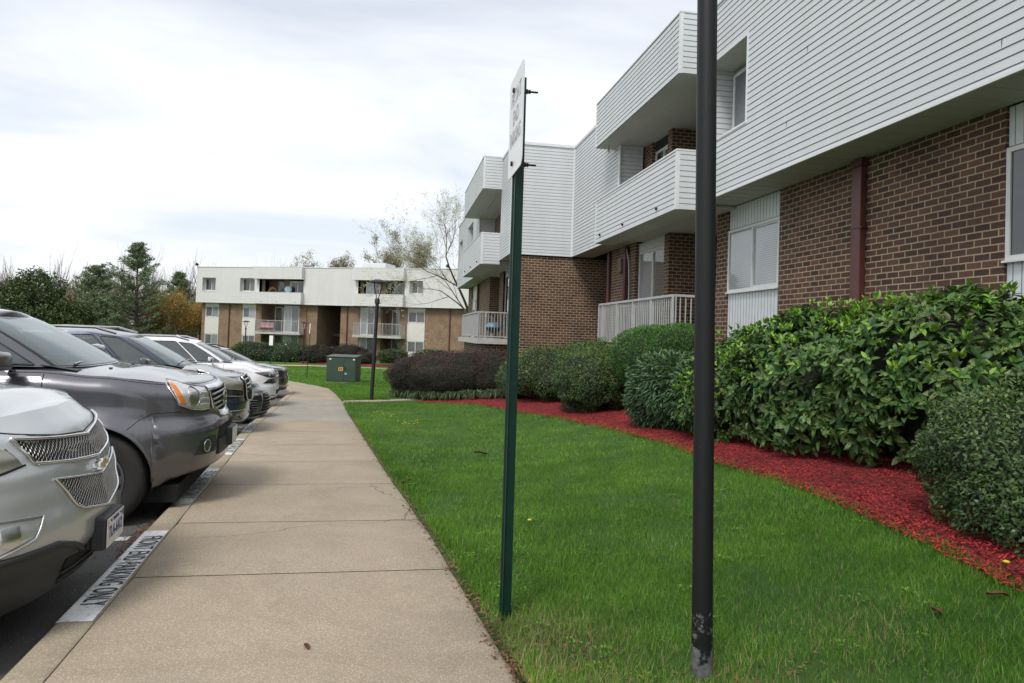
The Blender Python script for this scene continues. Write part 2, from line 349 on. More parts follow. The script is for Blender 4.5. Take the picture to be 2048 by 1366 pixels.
def make_road():
    mb = MB(); rows = []
    for y in [-60,-20,-8]+[-4+1.0*i for i in range(0, 58)]+[56,60,64]:
        x0 = outx(y)+.02; rows.append([(x0-d, y, road_z(x0-d, y)) for d in (0,.3,.8,1.5,2.5,4,6,8,12,20,30)][::-1])
    mb.grid(rows)
    m = NT('asphalt'); v = m.coords('Object'); n2 = m.noise(v, 120, 4, .8); n = m.noise(v, 1.2, 6, .6)
    a = m.ramp(n, [(.3, (.070,.070,.068)), (.7, (.115,.112,.104))]); a = m.mix(1.0, a, m.ramp(n2, [(.35, (.55,.55,.55)), (.7, (1.5,1.5,1.45))]), 'MULTIPLY')
    vo = m.node('ShaderNodeTexVoronoi'); vo.inputs['Scale'].default_value = 38; m.link(v, vo.inputs['Vector'])
    sp = m.mix(1.0, m.ramp(vo.outputs['Distance'], [(.12, (1,1,1)), (.2, (0,0,0))]), m.ramp(m.noise(v, 3, 4), [(.5, (0,0,0)), (.62, (1,1,1))]), 'MULTIPLY')
    a = m.mix(sp, a, (.42,.40,.35)); m.col(a); m.set(Roughness=.9); m.bump(n2, .6, .008)
    struct(mb.build('parking_lot', m.mat, smooth=True))
make_road()
def make_mulch():
    mb = MB(); rows = []
    ys = [1.5+.35*i for i in range(0, 57)]
    for y in ys:
        a = mulx(y)+.03*math.sin(y*5.1)+.02*math.sin(y*11); b = 6.4 if y < 12 else (7 if y > 14 else 6.4+.3*(y-12))
        rows.append([(a+(b-a)*t, y, gz(a+(b-a)*t, y)+.03*min(1, t*8)) for t in (0,.03,.08,.2,.4,.7,1)])
    mb.grid(rows)
    m = NT('red_mulch'); v = m.coords('Object'); n = m.noise(v, 45, 6, .8, .6); n2 = m.noise(v, 2, 5)
    c = m.ramp(n, [(.25, (.06,.005,.006)), (.5, (.20,.012,.014)), (.78, (.32,.028,.028))]); c = m.mix(1.0, c, m.ramp(n2, [(.3, (.75,.75,.75)), (.7, (1.1,1.1,1.1))]), 'MULTIPLY')
    m.col(c); m.set(Roughness=.9); m.bump(n, 1, .03); M['mulch'] = m.mat
    struct(mb.build('mulch_bed', m.mat, smooth=True))
    rng = np.random.default_rng(3); N = 60000
    y = 2+19.2*rng.random(N)**1.6; w = rng.random(N)**1.3; x = np.array([mulx(t) for t in y])-.04+w*2.0
    z = np.array([gz(a, b) for a, b in zip(x, y)])+.025+.02*rng.random(N)
    L = (.005+.015*rng.random(N)); W = .002+.0032*rng.random(N); th = rng.random(N)*math.tau; ph = (rng.random(N)-.5)*1.0
    d = np.stack([np.cos(th)*np.cos(ph), np.sin(th)*np.cos(ph), np.sin(ph)], 1)*L[:,None]; e = np.stack([-np.sin(th), np.cos(th), (rng.random(N)-.5)*.8], 1)*W[:,None]
    c = np.stack([x, y, z], 1); V = np.stack([c-d-e, c+d-e, c+d+e, c-d+e], 1).reshape(-1, 3); F = np.arange(4*N).reshape(-1, 4)
    mc = leaf_mat('mulch_chip', (.10,.007,.008), (.36,.024,.025), trans=0, rough=.85)
    o = np_mesh('mulch_chips', V, F, mc, rng.random(N)); tag(o, 'red dyed mulch chips strewn over the planting bed', 'mulch', kind='stuff')
make_mulch()
# ------------------------------------------------------------------ walls
class Wall:
    def __init__(s, o, d, n): s.o = Vector((o[0], o[1], 0)); s.d = Vector((d[0], d[1], 0)); s.n = Vector((n[0], n[1], 0))
    def p(s, a, o, z): return s.o+s.d*a+s.n*o+Vector((0,0,z))
    def off(s, k): return Wall(s.o+s.n*k, s.d, s.n)
def wbox(mb, W, a0, a1, o0, o1, z0, z1, m=0):
    mb.hexa([W.p(a0,o0,z0), W.p(a1,o0,z0), W.p(a1,o1,z0), W.p(a0,o1,z0), W.p(a0,o0,z1), W.p(a1,o0,z1), W.p(a1,o1,z1), W.p(a0,o1,z1)], m)
def lap_rect(mb, W, a0, a1, z0, z1, pitch, zref, d=.019):
    k = math.floor((z0-zref)/pitch)
    while zref+k*pitch < z1-1e-6:
        b0, b1 = zref+k*pitch, zref+(k+1)*pitch; lo, hi = max(b0, z0), min(b1, z1)
        if hi-lo > .002:
            g = pitch*.10
            if lo <= b0+.001 and hi > b0+g:
                mb.quad(W.p(a0,-.009,b0), W.p(a1,-.009,b0), W.p(a1,-.009,b0+g), W.p(a0,-.009,b0+g)); mb.quad(W.p(a0,-.009,b0+g), W.p(a1,-.009,b0+g), W.p(a1,.012,b0+g), W.p(a0,.012,b0+g)); l2 = b0+g
            else: l2 = lo
            if hi > l2: mb.quad(W.p(a0,.012,l2), W.p(a1,.012,l2), W.p(a1,.004,hi), W.p(a0,.004,hi))
            if hi >= b0+pitch-1e-5: mb.quad(W.p(a0,.004,hi), W.p(a1,.004,hi), W.p(a1,-.009,hi), W.p(a0,-.009,hi))
        k += 1
def rects(a0, a1, z0, z1, holes):
    cuts = sorted({a0, a1, *[min(max(h[i], a0), a1) for h in holes for i in (0, 1)]}); out = []
    for x0, x1 in zip(cuts, cuts[1:]):
        if x1-x0 < 1e-4: continue
        mid = (x0+x1)/2; hs = sorted([(h[2], h[3]) for h in holes if h[0] < mid < h[1]]); z = z0
        for h0, h1 in hs:
            if h0 > z: out.append((x0, x1, z, h0))
            z = max(z, h1)
        if z < z1: out.append((x0, x1, z, z1))
    return out
def lap_wall(mb, W, a0, a1, z0, z1, holes=(), pitch=.1016, zref=0):
    for r in rects(a0, a1, z0, z1, holes): lap_rect(mb, W, *r, pitch, zref)
def brick_wall(mb, W, a0, a1, z0, z1, holes=(), o=0.0):
    for x0, x1, b0, b1 in rects(a0, a1, z0, z1, holes):
        mb.quad(W.p(x0,o,b0), W.p(x1,o,b0), W.p(x1,o,b1), W.p(x0,o,b1), uv=((x0,b0),(x1,b0),(x1,b1),(x0,b1)))
def window(W, a0, a1, z0, z1, o, par, panes=2, glass=('blind','blind'), fw=.045, dep=.06, label=None):
    mb = MB()
    for q in ((a0,a1,z1-fw,z1),(a0,a1,z0,z0+fw),(a0,a0+fw,z0+fw,z1-fw),(a1-fw,a1,z0+fw,z1-fw)): wbox(mb, W, q[0], q[1], o-dep/2, o+dep/2, q[2], q[3])
    w = (a1-a0-2*fw)/panes
    for k in range(1, panes): x = a0+fw+w*k; wbox(mb, W, x-fw*.4, x+fw*.4, o-dep/2+.004, o+dep/2-.006, z0+fw, z1-fw)
    wn = mb.build('window', M['frame'], par)
    for k in range(panes):
        mb = MB(); x = a0+fw+w*k; oo = o+(.012 if k % 2 else -.008)
        mb.quad(W.p(x,oo,z0+fw), W.p(x+w,oo,z0+fw), W.p(x+w,oo,z1-fw), W.p(x,oo,z1-fw)); mb.build('pane', M[glass[k % len(glass)]], wn)
        if k < 1:
            sb = MB(); 
            for xx in (x+.002, x+w-.03): wbox(sb, W, xx, xx+.026, oo-.01, oo+.018, z0+fw, z1-fw)
            wbox(sb, W, x+.028, x+w-.03, oo-.01, oo+.016, z0+fw, z0+fw+.026); wbox(sb, W, x+.028, x+w-.03, oo-.01, oo+.016, z1-fw-.026, z1-fw)
            sb.build('sash', M['frame'], wn)
    return wn
def panel_battens(W, a0, a1, z0, z1, o, par, name='panel', mat='batten', step=.1):
    mb = MB(); wbox(mb, W, a0, a1, o-.03, o, z0, z1)
    if step:
        k = a0+step/2
        while k < a1-.01: wbox(mb, W, k-.006, k+.006, o-.002, o+.0015, z0+.004, z1-.004, 1); k += step
    return mb.build(name, [M[mat], M['groove']], par)
def railing(W, a0, a1, side_o, z0, z1, par, step=.105, returns=True, stub=0):
    """front rail along a at offset side_o, returning to the wall (offset 0) at both ends"""
    mb = MB()
    def run(pa, pb):
        L = (pb-pa).length; n = max(2, round(L/step)); d = (pb-pa).normalized(); s = d.cross(Vector((0,0,1)))*.012
        for zz, hh in ((z1-.045,.045),(z0+.06,.035)):
            a, b = pa+Vector((0,0,zz)), pb+Vector((0,0,zz)); w = s*(2.0 if zz > z0+.3 else 1.2)
            mb.hexa([a-w, b-w, b+w, a+w]+[q+Vector((0,0,hh)) for q in (a-w, b-w, b+w, a+w)])
        for k in range(n+1):
            big = k in (0, n) or k % 10 == 0; q = pa+d*(L*k/n); h = .024 if big else .009; e = d*h; g = s.normalized()*h
            zb, zt = (z0 if big else z0+.09), z1-.045
            mb.hexa([q-e-g+Vector((0,0,zb)), q+e-g+Vector((0,0,zb)), q+e+g+Vector((0,0,zb)), q-e+g+Vector((0,0,zb)), q-e-g+Vector((0,0,zt)), q+e-g+Vector((0,0,zt)), q+e+g+Vector((0,0,zt)), q-e+g+Vector((0,0,zt))])
    run(W.p(a0,side_o,0), W.p(a1,side_o,0))
    if returns: run(W.p(a0,stub,0), W.p(a0,side_o-.03,0)); run(W.p(a1,0,0), W.p(a1,side_o-.03,0))
    return mb.build('railing', M['rail'], par)
def balcony_box(W, a0, a1, prot, z0, z1, par, sid, zref=0, closed_top=True, name='balcony_parapet', ceil=None, vents=(), pitch=.1016, tw=.05):
    """boxed siding band projecting from the wall: front, two returns, cap and underside"""
    mb = MB(); F = W.off(prot)
    lap_wall(mb, F, a0+tw, a1-tw, z0, z1-.03, pitch=pitch, zref=zref)
    S0 = Wall(W.p(a0,0,0), W.n, -W.d); S1 = Wall(W.p(a1,0,0), W.n, W.d)
    lap_wall(mb, S0, 0, prot-tw, z0, z1-.03, pitch=pitch, zref=zref); lap_wall(mb, S1, 0, prot-tw, z0, z1-.03, pitch=pitch, zref=zref)
    o = mb.build(name, M[sid], par)
    tb = MB()
    for a in (a0, a1-tw): wbox(tb, W, a-.004, a+tw+.004, prot-tw-.004, prot+.016, z0-.004, z1-.02)
    wbox(tb, W, a0-.012, a1+.012, 0, prot+.02, z1-.03, z1)
    tb.build('corner_trim', M['trim'], o)
    ub = MB(); wbox(ub, W, a0+.01, a1-.01, -.02, prot-.012, z0-.006, z0+.05); ub.build('underside', M[ceil or 'soffit'], o)
    for a, z in vents:
        vb = MB(); c = F.p(a, .012, z); 
        wbox(vb, F, a-.02, a+.02, .008, .05, z-.025, z+.022); vb.build('scupper', M['black'], o)
    return o
# ------------------------------------------------------------------ near apartment building
def near_building():
    B = thing('apartment_building', 'long brick apartment building on the right with white siding upper floor and boxed balconies', 'building', (0,0,0))
    X0 = 5.56; XB = 6.25; ZS, ZT = 2.57, 6.14; EY = 20.85
    F = Wall((X0,0), (0,1), (-1,0)); K = Wall((XB,0), (0,1), (-1,0))
    # --- block A upper siding
    open_b = (11.75, 16.45, 3.5, 5.0); open_w = (10.13, 11.6, 3.63, 5.05)
    mb = MB(); lap_wall(mb, F, -5, EY, ZS+.035, ZT-.08, [open_b, open_w]); mb.build('siding_wall', M['siding'], B)
    jb = MB(); rj = random.Random(4)
    for k in range(46):
        y = rj.uniform(-1, 20); c = rj.randint(26, 59); z = c*.1016
        if 11.2 < y < 17.2 or (9.9 < y < 12 and 3.4 < z < 5.2): continue
        wbox(jb, F, y-.0012, y+.0012, .004, .0128, z+.014, z+.098)
    jb.build('panel_joint', M['dark'], B)['kind'] = 'stuff'
    tb = MB(); wbox(tb, F, -5, EY, -.01, .022, ZS, ZS+.035); wbox(tb, F, -5, EY+.0, -.05, .03, ZT-.08, ZT); tb.build('edge_trim', M['trim'], B)
    tb = MB(); wbox(tb, F, EY-.055, EY, -.01, .018, ZS+.036, ZT-.081); tb.build('corner_trim', M['trim'], B)
    # small recess with window
    tb = MB(); a0, a1, z0, z1 = open_w
    for q in ((a0-.04,a0,z0-.04,z1+.04),(a0,a1,z0-.04,z0),(a0,a1,z1,z1+.04)): wbox(tb, F, q[0], q[1], -.45, .02, q[2], q[3])
    tb.build('reveal_trim', M['trim'], B)
    mb = MB(); S = Wall((X0,a1), (1,0), (0,-1)); lap_wall(mb, S, 0, .6, z0, z1); S = Wall((X0,a0), (1,0), (0,1)); lap_wall(mb, S, 0, .6, z0, z1)
    mb.quad(F.p(a0,-.57,z0), F.p(a1,-.57,z0), F.p(a1,-.57,z1), F.p(a0,-.57,z1)); mb.build('siding_reveal', M['siding'], B)
    window(F, a0+.0, a1-.12, z0+.05, z1-.12, -.5, B, 2, ('dark_glass','mesh_screen'), fw=.05)
    mb = MB(); wbox(mb, F, a0, a1, -.56, 0, z1-.003, z1+.05); mb.build('soffit', M['soffit'], B)
    # overhang soffit
    mb = MB(); wbox(mb, F, -5, EY, -.80 if False else -.69, -.012, ZS+.004, ZS+.05)
    for k in range(0, 86):
        a = -4.9+.3*k; wbox(mb, F, a-.004, a+.004, -.685, -.02, ZS-.001, ZS+.0035)
    mb.build('soffit', M['soffit'], B)
    # --- balcony A
    balcony_box(F, 11.70, 16.75, .49, 2.44, 3.56, B, 'siding', zref=0, vents=((12.6,2.60),(14.6,2.60),(16.3,2.60)))
    balcony_box(F, 11.70, 16.95, .49, 4.98, 6.15, B, 'siding', name='balcony_fascia')
    for q0, q1 in ((16.40,16.50),(11.66,11.75)): tb = MB(); wbox(tb, F, q0, q1, -.02, .016, 3.57, 4.97); tb.build('corner_trim', M['trim'], B)
    # recess behind balcony A, upper
    def recess(Wf, depth_w, a0, a1, az, z0, z1, zc, far_pier, tone, door, up):
        pass
    mb = MB(); S = Wall((X0+.02,16.48), (1,0), (0,-1)); lap_wall(mb, S, 0, .62, 2.6, 5.0); mb.build('siding_reveal', M['siding'], B)
    mb = MB()
    brick_wall(mb, K, 16.0, 16.5, 2.55, 5.0); K2 = Wall((XB,14.75), (1,0), (0,-1)); brick_wall(mb, K2, 0, 1.6, 2.55, 5.0)
    brick_wall(mb, K, 14.75, 15.0, 2.55, 5.0); S1 = Wall((XB,16.0), (1,0), (0,-1)); brick_wall(mb, S1, 0, .14, 2.55, 5.0)
    K3 = Wall((XB+1.6,0), (0,1), (-1,0)); brick_wall(mb, K3, 11.7, 14.75, 2.55, 5.0)
    mb.build('brick_wall', M['brick'], B)
    window(K, 15.0, 16.0, 2.65, 4.72, -.13, B, 2, ('curtain','dark_glass'), fw=.06); panel_battens(K, 15.0, 16.0, 4.74, 5.0, -.1, B, step=None, mat='dark')
    mb = MB(); mb.box(X0+.02, XB+1.7, 11.72, 16.5, 4.97, 5.02); mb.build('recess_ceiling', M['soffit'], B)
    mb = MB(); mb.box(X0+.02, XB+1.7, 11.72, 16.5, 2.52, 2.56); mb.build('balcony_floor', M['concrete'], B)
    # --- ground floor bricks block A
    zb = -1.6
    bays = [(10.2, 11.95), (4.28, 6.02), (-1.0, .8)]
    mb = MB(); brick_wall(mb, K, -5, 12.4, zb, ZS, [(a, b, -2, 9) for a, b in bays])
    S = Wall((XB,12.4), (1,0), (0,1)); brick_wall(mb, S, 0, 1.6, zb, ZS)
    for a, b in bays:
        Sa = Wall((XB,a), (1,0), (0,1)); brick_wall(mb, Sa, 0, .09, zb, ZS); Sb = Wall((XB,b), (1,0), (0,-1)); brick_wall(mb, Sb, 0, .09, zb, ZS)
    mb.build('brick_wall', M['brick'], B)
    for i, (a, b) in enumerate(bays):
        panel_battens(K, a+.01, b-.01, 2.15, ZS-.005, -.03, B); panel_battens(K, a+.01, b-.01, -1.3, .93, -.03, B)
        window(K, a+.01, b-.01, .95, 2.13, -.03, B, 2, ('blind','blind') if i == 0 else ('curtain','dark_glass'), fw=.05)
        sb = MB(); wbox(sb, K, a-.0, b+.0, -.03, .035, .925, .95); sb.build('window_sill', M['trim'], B)
    mb = MB(); mb.tube([(XB-.065, 8.2, -1.4),(XB-.065, 8.2, 2.35),(XB-.05, 8.2, 2.56)], .0, n=4) if False else wbox(mb, K, 8.10, 8.29, .012, .11, -1.4, 2.45); wbox(mb, K, 8.08, 8.31, .010, .125, 2.45, 2.55)
    for z in (-.3, 1.6): wbox(mb, K, 8.07, 8.32, .005, .115, z, z+.03)
    bevel(mb.build('downpipe', M['maroon'], B), .012)
    # patio A: recess, piers, door
    mb = MB(); K3 = Wall((XB+1.6,0), (0,1), (-1,0))
    brick_wall(mb, K3, 12.4, 14.75, zb, 2.5); brick_wall(mb, K2, 0, 1.6, zb, 2.5); brick_wall(mb, K, 14.75, 15.04, zb, 2.5)
    mb.build('brick_wall', M['brick'], B)
    mb = MB(); brick_wall(mb, K, 16.95, 18.95, zb, 2.6); S1 = Wall((XB,16.95), (1,0), (0,-1)); brick_wall(mb, S1, 0, .14, zb, 2.6); S2 = Wall((XB,18.95), (1,0), (0,1)); brick_wall(mb, S2, 0, 1.8, zb, 2.6); mb.build('brick_wall', M['brick'], B)
    window(K, 15.06, 16.93, -.12, 2.3, -.12, B, 2, ('curtain','blind'), fw=.06); panel_battens(K, 15.04, 16.95, 2.31, 2.52, -.09, B, step=None, mat='trim')
    mb = MB(); mb.box(5.0, XB+1.6, 11.65, 16.4, -.30, -.14); o = mb.build('patio_slab', M['concrete'], B); bevel(o, .01)
    mb = MB(); W1 = Wall((5.25,0), (0,1), (-1,0)); brick_wall(mb, W1, 11.9, 16.2, -1.8, -.3); W2 = Wall((5.25,11.9), (1,0), (0,-1)); brick_wall(mb, W2, 0, 1.1, -1.8, -.3); mb.build('brick_wall', M['brick'], B)
    railing(K, 11.7, 16.2, XB-5.07, -.14, .86, B, stub=.62)
    mb = MB(); mb.tube([(XB-.06,18.98,-1.4),(XB-.06,18.98,2.5)], .06, n=12, m=0); mb.build('downpipe', M['maroon'], B, smooth=True)
    mb = MB(); wbox(mb, K, 17.45, 17.62, .01, .11, -1.4, 2.35); wbox(mb, K, 17.40, 17.68, .008, .14, 2.35, 2.5); bevel(mb.build('downpipe', M['maroon'], B), .012)
    mb = MB(); wbox(mb, K, 17.75, 18.05, .01, .13, 1.85, 2.22); bevel(mb.build('meter_box', plain('meter_grey', (.16,.10,.09), .6), B), .01)
    mb = MB(); mb.tube([(XB-.04,17.28,-1.2),(XB-.04,17.27,1.5),(XB-.06,17.3,2.1),(XB-.09,17.42,2.46),(XB-.1,17.7,2.5)], .022, n=6); mb.build('conduit', M['rail'], B, smooth=True)
    # hanging scrap under the upper fascia
    mb = MB(); mb.tube([(5.32,16.6,4.99),(5.31,16.6,4.85),(5.33,16.6,4.78)], [.012,.03,.006], n=6); mb.build('hanging_scrap', plain('weathered_tape', (.38,.33,.27), .8), B)
    # --- side wall between the blocks
    XL = 3.55; E = Wall((0,EY), (1,0), (0,-1))
    mb = MB(); lap_wall(mb, E, XL+.05, X0, ZS+.035, ZT-.09); mb.build('siding_wall', M['siding'], B)
    tb = MB(); wbox(tb, E, XL, X0+.0, -.02, .022, ZS-.0, ZS+.035); wbox(tb, E, XL-.01, X0, -.06, .035, ZT-.09, ZT); wbox(tb, E, X0-.055, X0-.018, .0, .02, ZS+.036, ZT-.091); wbox(tb, E, XL, XL+.06, -.0, .02, ZS+.036, ZT-.091); tb.build('edge_trim', M['trim'], B)
    mb = MB(); brick_wall(mb, E, XL+.12, 8, -2.6, ZS-.05, o=-.05); mb.build('brick_wall', M['brick'], B)
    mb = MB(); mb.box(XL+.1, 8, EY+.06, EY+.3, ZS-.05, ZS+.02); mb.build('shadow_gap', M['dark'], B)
    # --- block B
    F2 = Wall((XL,0), (0,1), (-1,0)); KB = 4.22; K2b = Wall((KB,0), (0,1), (-1,0)); YE = 38.5; ZS2 = 2.57
    ob = (22.98, 29.0, 3.5, 5.02); w1 = (31.3, 33.5, 3.6, 5.3); w2 = (36.2, 37.8, 3.6, 5.1)
    mb = MB(); lap_wall(mb, F2, EY+.05, YE, ZS2+.03, ZT-.08, [ob, w1, w2]); mb.build('siding_wall', M['siding'], B)
    tb = MB(); wbox(tb, F2, EY, YE, -.01, .022, ZS2, ZS2+.03); wbox(tb, F2, EY, YE, -.05, .03, ZT-.08, ZT); wbox(tb, F2, EY-.01, EY+.06, -.01, .03, ZS2, ZT-.09)
    wbox(tb, F2, 28.95, 29.06, -.02, .02, 3.5, 5.0); tb.build('edge_trim', M['trim'], B)
    for (a, b, c, d) in (w1, w2):
        mb = MB(); S = Wall((XL,b), (1,0), (0,-1)); lap_wall(mb, S, 0, .55, c, d); mb.build('siding_reveal', M['siding'], B)
        window(F2, a, b-.1, c+.05, d-.1, -.45, B, 2, ('dark_glass','curtain')); mb = MB(); wbox(mb, F2, a, b, -.6, 0, d, d+.04); wbox(mb, F2, a, b, -.6, 0, c-.04, c); mb.build('reveal_trim', M['trim'], B)
    mb = MB(); wbox(mb, F2, EY, YE, -.66, -.012, ZS2+.004, ZS2+.05); mb.build('soffit', M['soffit'], B)
    balcony_box(F2, 22.95, 28.8, .65, 2.43, 3.52, B, 'siding', vents=((24,2.6),(26,2.6),(28,2.6))); balcony_box(F2, 22.95, 29.2, .65, 5.04, 6.17, B, 'siding', name='balcony_fascia')
    mb = MB(); S = Wall((XL+.02,29.0), (1,0), (0,-1)); lap_wall(mb, S, 0, .7, 2.6, 5.0); mb.build('siding_reveal', M['siding'], B)
    mb = MB(); S = Wall((KB,27.5), (1,0), (0,-1)); brick_wall(mb, S, -.0, 1.6, 2.6, 5.0); brick_wall(mb, K2b, 27.5, 29.0, 2.6, 5.0); mb.build('brick_wall', M['brick'], B)
    mb = MB(); mb.box(XL+.02, KB+1.6, 22.98, 29, 5.0, 5.05); mb.build('recess_ceiling', M['soffit'], B)
    mb = MB(); mb.box(XL+.02, KB+1.6, 22.98, 29, 2.52, 2.56); mb.box(KB+1.55, KB+1.6, 22.98, 29, 2.56, 5.0); mb.build('balcony_floor', M['concrete'], B)
    mb = MB(); brick_wall(mb, K2b, EY+.1, 24.4, -2.8, 2.6); brick_wall(mb, K2b, 26.1, 27.1, -2.8, 2.6); brick_wall(mb, K2b, 29.9, 34.2, -2.8, 2.6); brick_wall(mb, K2b, 36.6, YE, -2.8, 2.6)
    S = Wall((KB,29.9), (1,0), (0,-1)); brick_wall(mb, S, 0, 1.6, -2.8, 2.6); S = Wall((KB,27.1), (1,0), (0,1)); brick_wall(mb, S, 0, 1.6, -2.8, 2.6); brick_wall(mb, Wall((KB+1.6,0), (0,1), (-1,0)), 27.1, 29.9, -2.8, 2.6)
    mb.build('brick_wall', M['brick'], B)
    window(K2b, 24.4, 26.1, -.12, 2.3, -.1, B, 2, ('curtain','dark_glass'), fw=.06); panel_battens(K2b, 24.4, 26.1, 2.3, 2.6, -.07, B, step=None, mat='trim')
    panel_battens(K2b, 34.2, 36.6, 1.9, 2.57, -.04, B, step=None, mat='cream'); window(K2b, 34.2, 36.6, .6, 1.88, -.04, B, 2, ('curtain','mesh_screen')); panel_battens(K2b, 34.2, 36.6, -2.5, .58, -.04, B, step=None, mat='cream')
    mb = MB(); wbox(mb, K2b, 33.6, 33.75, .01, .11, -2.5, 2.5); mb.build('downpipe', M['maroon'], B)
    mb = MB(); mb.box(2.85, KB+1.5, 23.1, 29.6, -.32, -.14); mb.build('patio_slab', M['concrete'], B)
    mb = MB(); W1 = Wall((3.1,0), (0,1), (-1,0)); brick_wall(mb, W1, 23.3, 29.4, -2.6, -.32); W2 = Wall((3.1,23.3), (1,0), (0,-1)); brick_wall(mb, W2, 0, 1.2, -2.6, -.32); mb.build('brick_wall', M['brick'], B)
    railing(K2b, 23.2, 28.6, KB-2.92, -.14, .80, B)
    # far end and roof
    mb = MB(); S = Wall((0,YE), (1,0), (0,1)); lap_wall(mb, S, XL, 14, ZS2, ZT); mb.build('siding_wall', M['siding'], B)
    mb = MB(); S = Wall((0,YE-.1), (1,0), (0,1)); brick_wall(mb, S, KB, 14, -2.8, ZS2); mb.build('brick_wall', M['brick'], B)
    mb = MB(); mb.box(X0+.05, 16, -5, EY, ZT-.25, ZT-.12); mb.box(XL+.05, 16, EY, YE-.03, ZT-.25, ZT-.12); mb.build('roof', M['roof'], B)
    mb = MB(); mb.box(XB+1.7, 15, -4.9, 18.8, -1.5, 5.8); mb.box(KB+1.7, 15, 22, YE-.3, -2.8, 5.8); mb.build('interior_core', M['dark'], B)
    return B
near_building()
# ------------------------------------------------------------------ far apartment building
def far_building():
    P0 = (-18.66, 69.0); D = (.911, -.413); N = (-.413, -.911)
    B = thing('apartment_building', 'distant three storey brick apartment building beyond the lawn, dark stair opening in its middle', 'building', (P0[0], P0[1], 0))
    bx = -Vector((P0[0], P0[1], 0))
    class L(Wall):
        def p(s, a, o, z): return Wall.p(s, a, o, z)+bx
    F = L(P0, D, N); F.__class__ = L
    def mk(o, d, n):
        w = L(o, d, n); return w
    oldoff = Wall.off
    def off(s, k):
        w = L((s.o+s.n*k)[:2], s.d[:2], s.n[:2]); return w
    L.off = off
    ZS, ZT, ZB = 2.22, 5.55, -3.2; LEN = 36; PI = .15
    # openings: (a0,a1,z0,z1)
    wins = [(.62,2.1,3.3,4.55),(4.78,6.35,3.3,4.55),(21.95,23.2,3.35,4.5),(27.5,29,3.3,4.55)]
    bal = [(6.85,11.5,3.25,4.47),(17.0,21.5,3.25,4.47)]
    mb = MB(); lap_wall(mb, F, 0, LEN, ZS, ZT, [w for w in wins+bal], pitch=PI, zref=ZS); mb.build('siding_wall', M['siding_far'], B)
    mb = MB(); S = mk(P0, (-N[0], -N[1]), (-D[0], -D[1])); lap_wall(mb, S, 0, 10, ZS, ZT, pitch=PI, zref=ZS); mb.build('siding_wall', M['siding_far'], B)
    mb = MB(); wbox(mb, F, -.03, LEN, -.1, .05, ZT, ZT+.07); wbox(mb, F, -.02, LEN, -.02, .035, ZS-.05, ZS); wbox(mb, F, -.03, .08, -.02, .03, ZS, ZT); mb.build('edge_trim', M['trim'], B)
    for (a, b, c, d) in wins:
        mb = MB(); wbox(mb, F, a-.05, a, -.5, .02, c, d); wbox(mb, F, b, b+.05, -.5, .02, c, d); wbox(mb, F, a-.05, b+.05, -.5, .03, c-.06, c); wbox(mb, F, a-.05, b+.05, -.5, .03, d, d+.05); mb.build('reveal_trim', M['siding_far'], B)
        window(F, a+.0, b-.02, c+.02, d-.02, -.42, B, 2, ('dark_glass','curtain'), fw=.06)
    for i, (a, b, c, d) in enumerate(bal):
        balcony_box(F, a-.3, b+.05 if i == 0 else b+.05, .5, ZS-.04, c, B, 'siding_far', zref=ZS, pitch=PI, tw=.08, ceil='soffit_far', vents=((a+.6,ZS+.14),(a+2.2,ZS+.14),(b-.5,ZS+.14)))
        balcony_box(F, a-.3, b+.05, .5, d, ZT+.04, B, 'siding_far', zref=ZS, pitch=PI, tw=.08, name='balcony_fascia', ceil='soffit_far')
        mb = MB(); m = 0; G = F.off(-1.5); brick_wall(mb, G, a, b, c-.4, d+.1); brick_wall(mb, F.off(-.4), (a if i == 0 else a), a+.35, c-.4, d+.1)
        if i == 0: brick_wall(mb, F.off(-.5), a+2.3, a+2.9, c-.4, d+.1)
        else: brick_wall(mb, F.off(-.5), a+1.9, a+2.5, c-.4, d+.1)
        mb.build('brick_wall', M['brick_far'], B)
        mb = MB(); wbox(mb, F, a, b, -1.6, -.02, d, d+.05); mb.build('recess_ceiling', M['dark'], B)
        if i == 0: window(F, a+1.2, a+2.3, c-.2, d-.1, -1.3, B, 2, ('dark_glass','dark_glass')); window(F, a+2.95, b-.1, c-.2, d-.12, -.5, B, 2, ('dark_glass','dark_glass'), fw=.08)
        else: window(F, a+.55, a+1.9, c-.2, d-.12, -.5, B, 2, ('blind','curtain'), fw=.07); window(F, a+2.5, b-.2, c-.2, d-.12, -1.3, B, 2, ('dark_glass','curtain'))
    # brick storeys
    K = F.off(-.5); bays = [(.66,2.2),(4.8,6.25),(21.65,23.3),(27.4,29.0)]; rec = [(6.9,9.2),(19.1,20.9)]; doors = [(9.25,10.85),(17.05,18.45)]
    holes = [(a, b, -9, 9) for a, b in bays+rec+doors]+[(12.73,15.1,-9,9)]
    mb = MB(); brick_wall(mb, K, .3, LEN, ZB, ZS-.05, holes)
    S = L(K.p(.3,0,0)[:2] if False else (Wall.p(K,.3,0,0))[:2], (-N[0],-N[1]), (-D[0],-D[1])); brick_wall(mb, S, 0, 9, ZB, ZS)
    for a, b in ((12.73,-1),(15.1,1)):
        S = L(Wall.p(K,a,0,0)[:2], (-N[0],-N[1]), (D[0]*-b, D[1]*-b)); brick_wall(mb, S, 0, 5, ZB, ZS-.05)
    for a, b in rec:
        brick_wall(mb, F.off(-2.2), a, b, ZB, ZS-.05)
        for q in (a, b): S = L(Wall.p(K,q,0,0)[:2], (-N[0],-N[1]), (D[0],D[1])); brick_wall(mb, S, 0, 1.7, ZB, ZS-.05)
    mb.build('brick_wall', M['brick_far'], B)
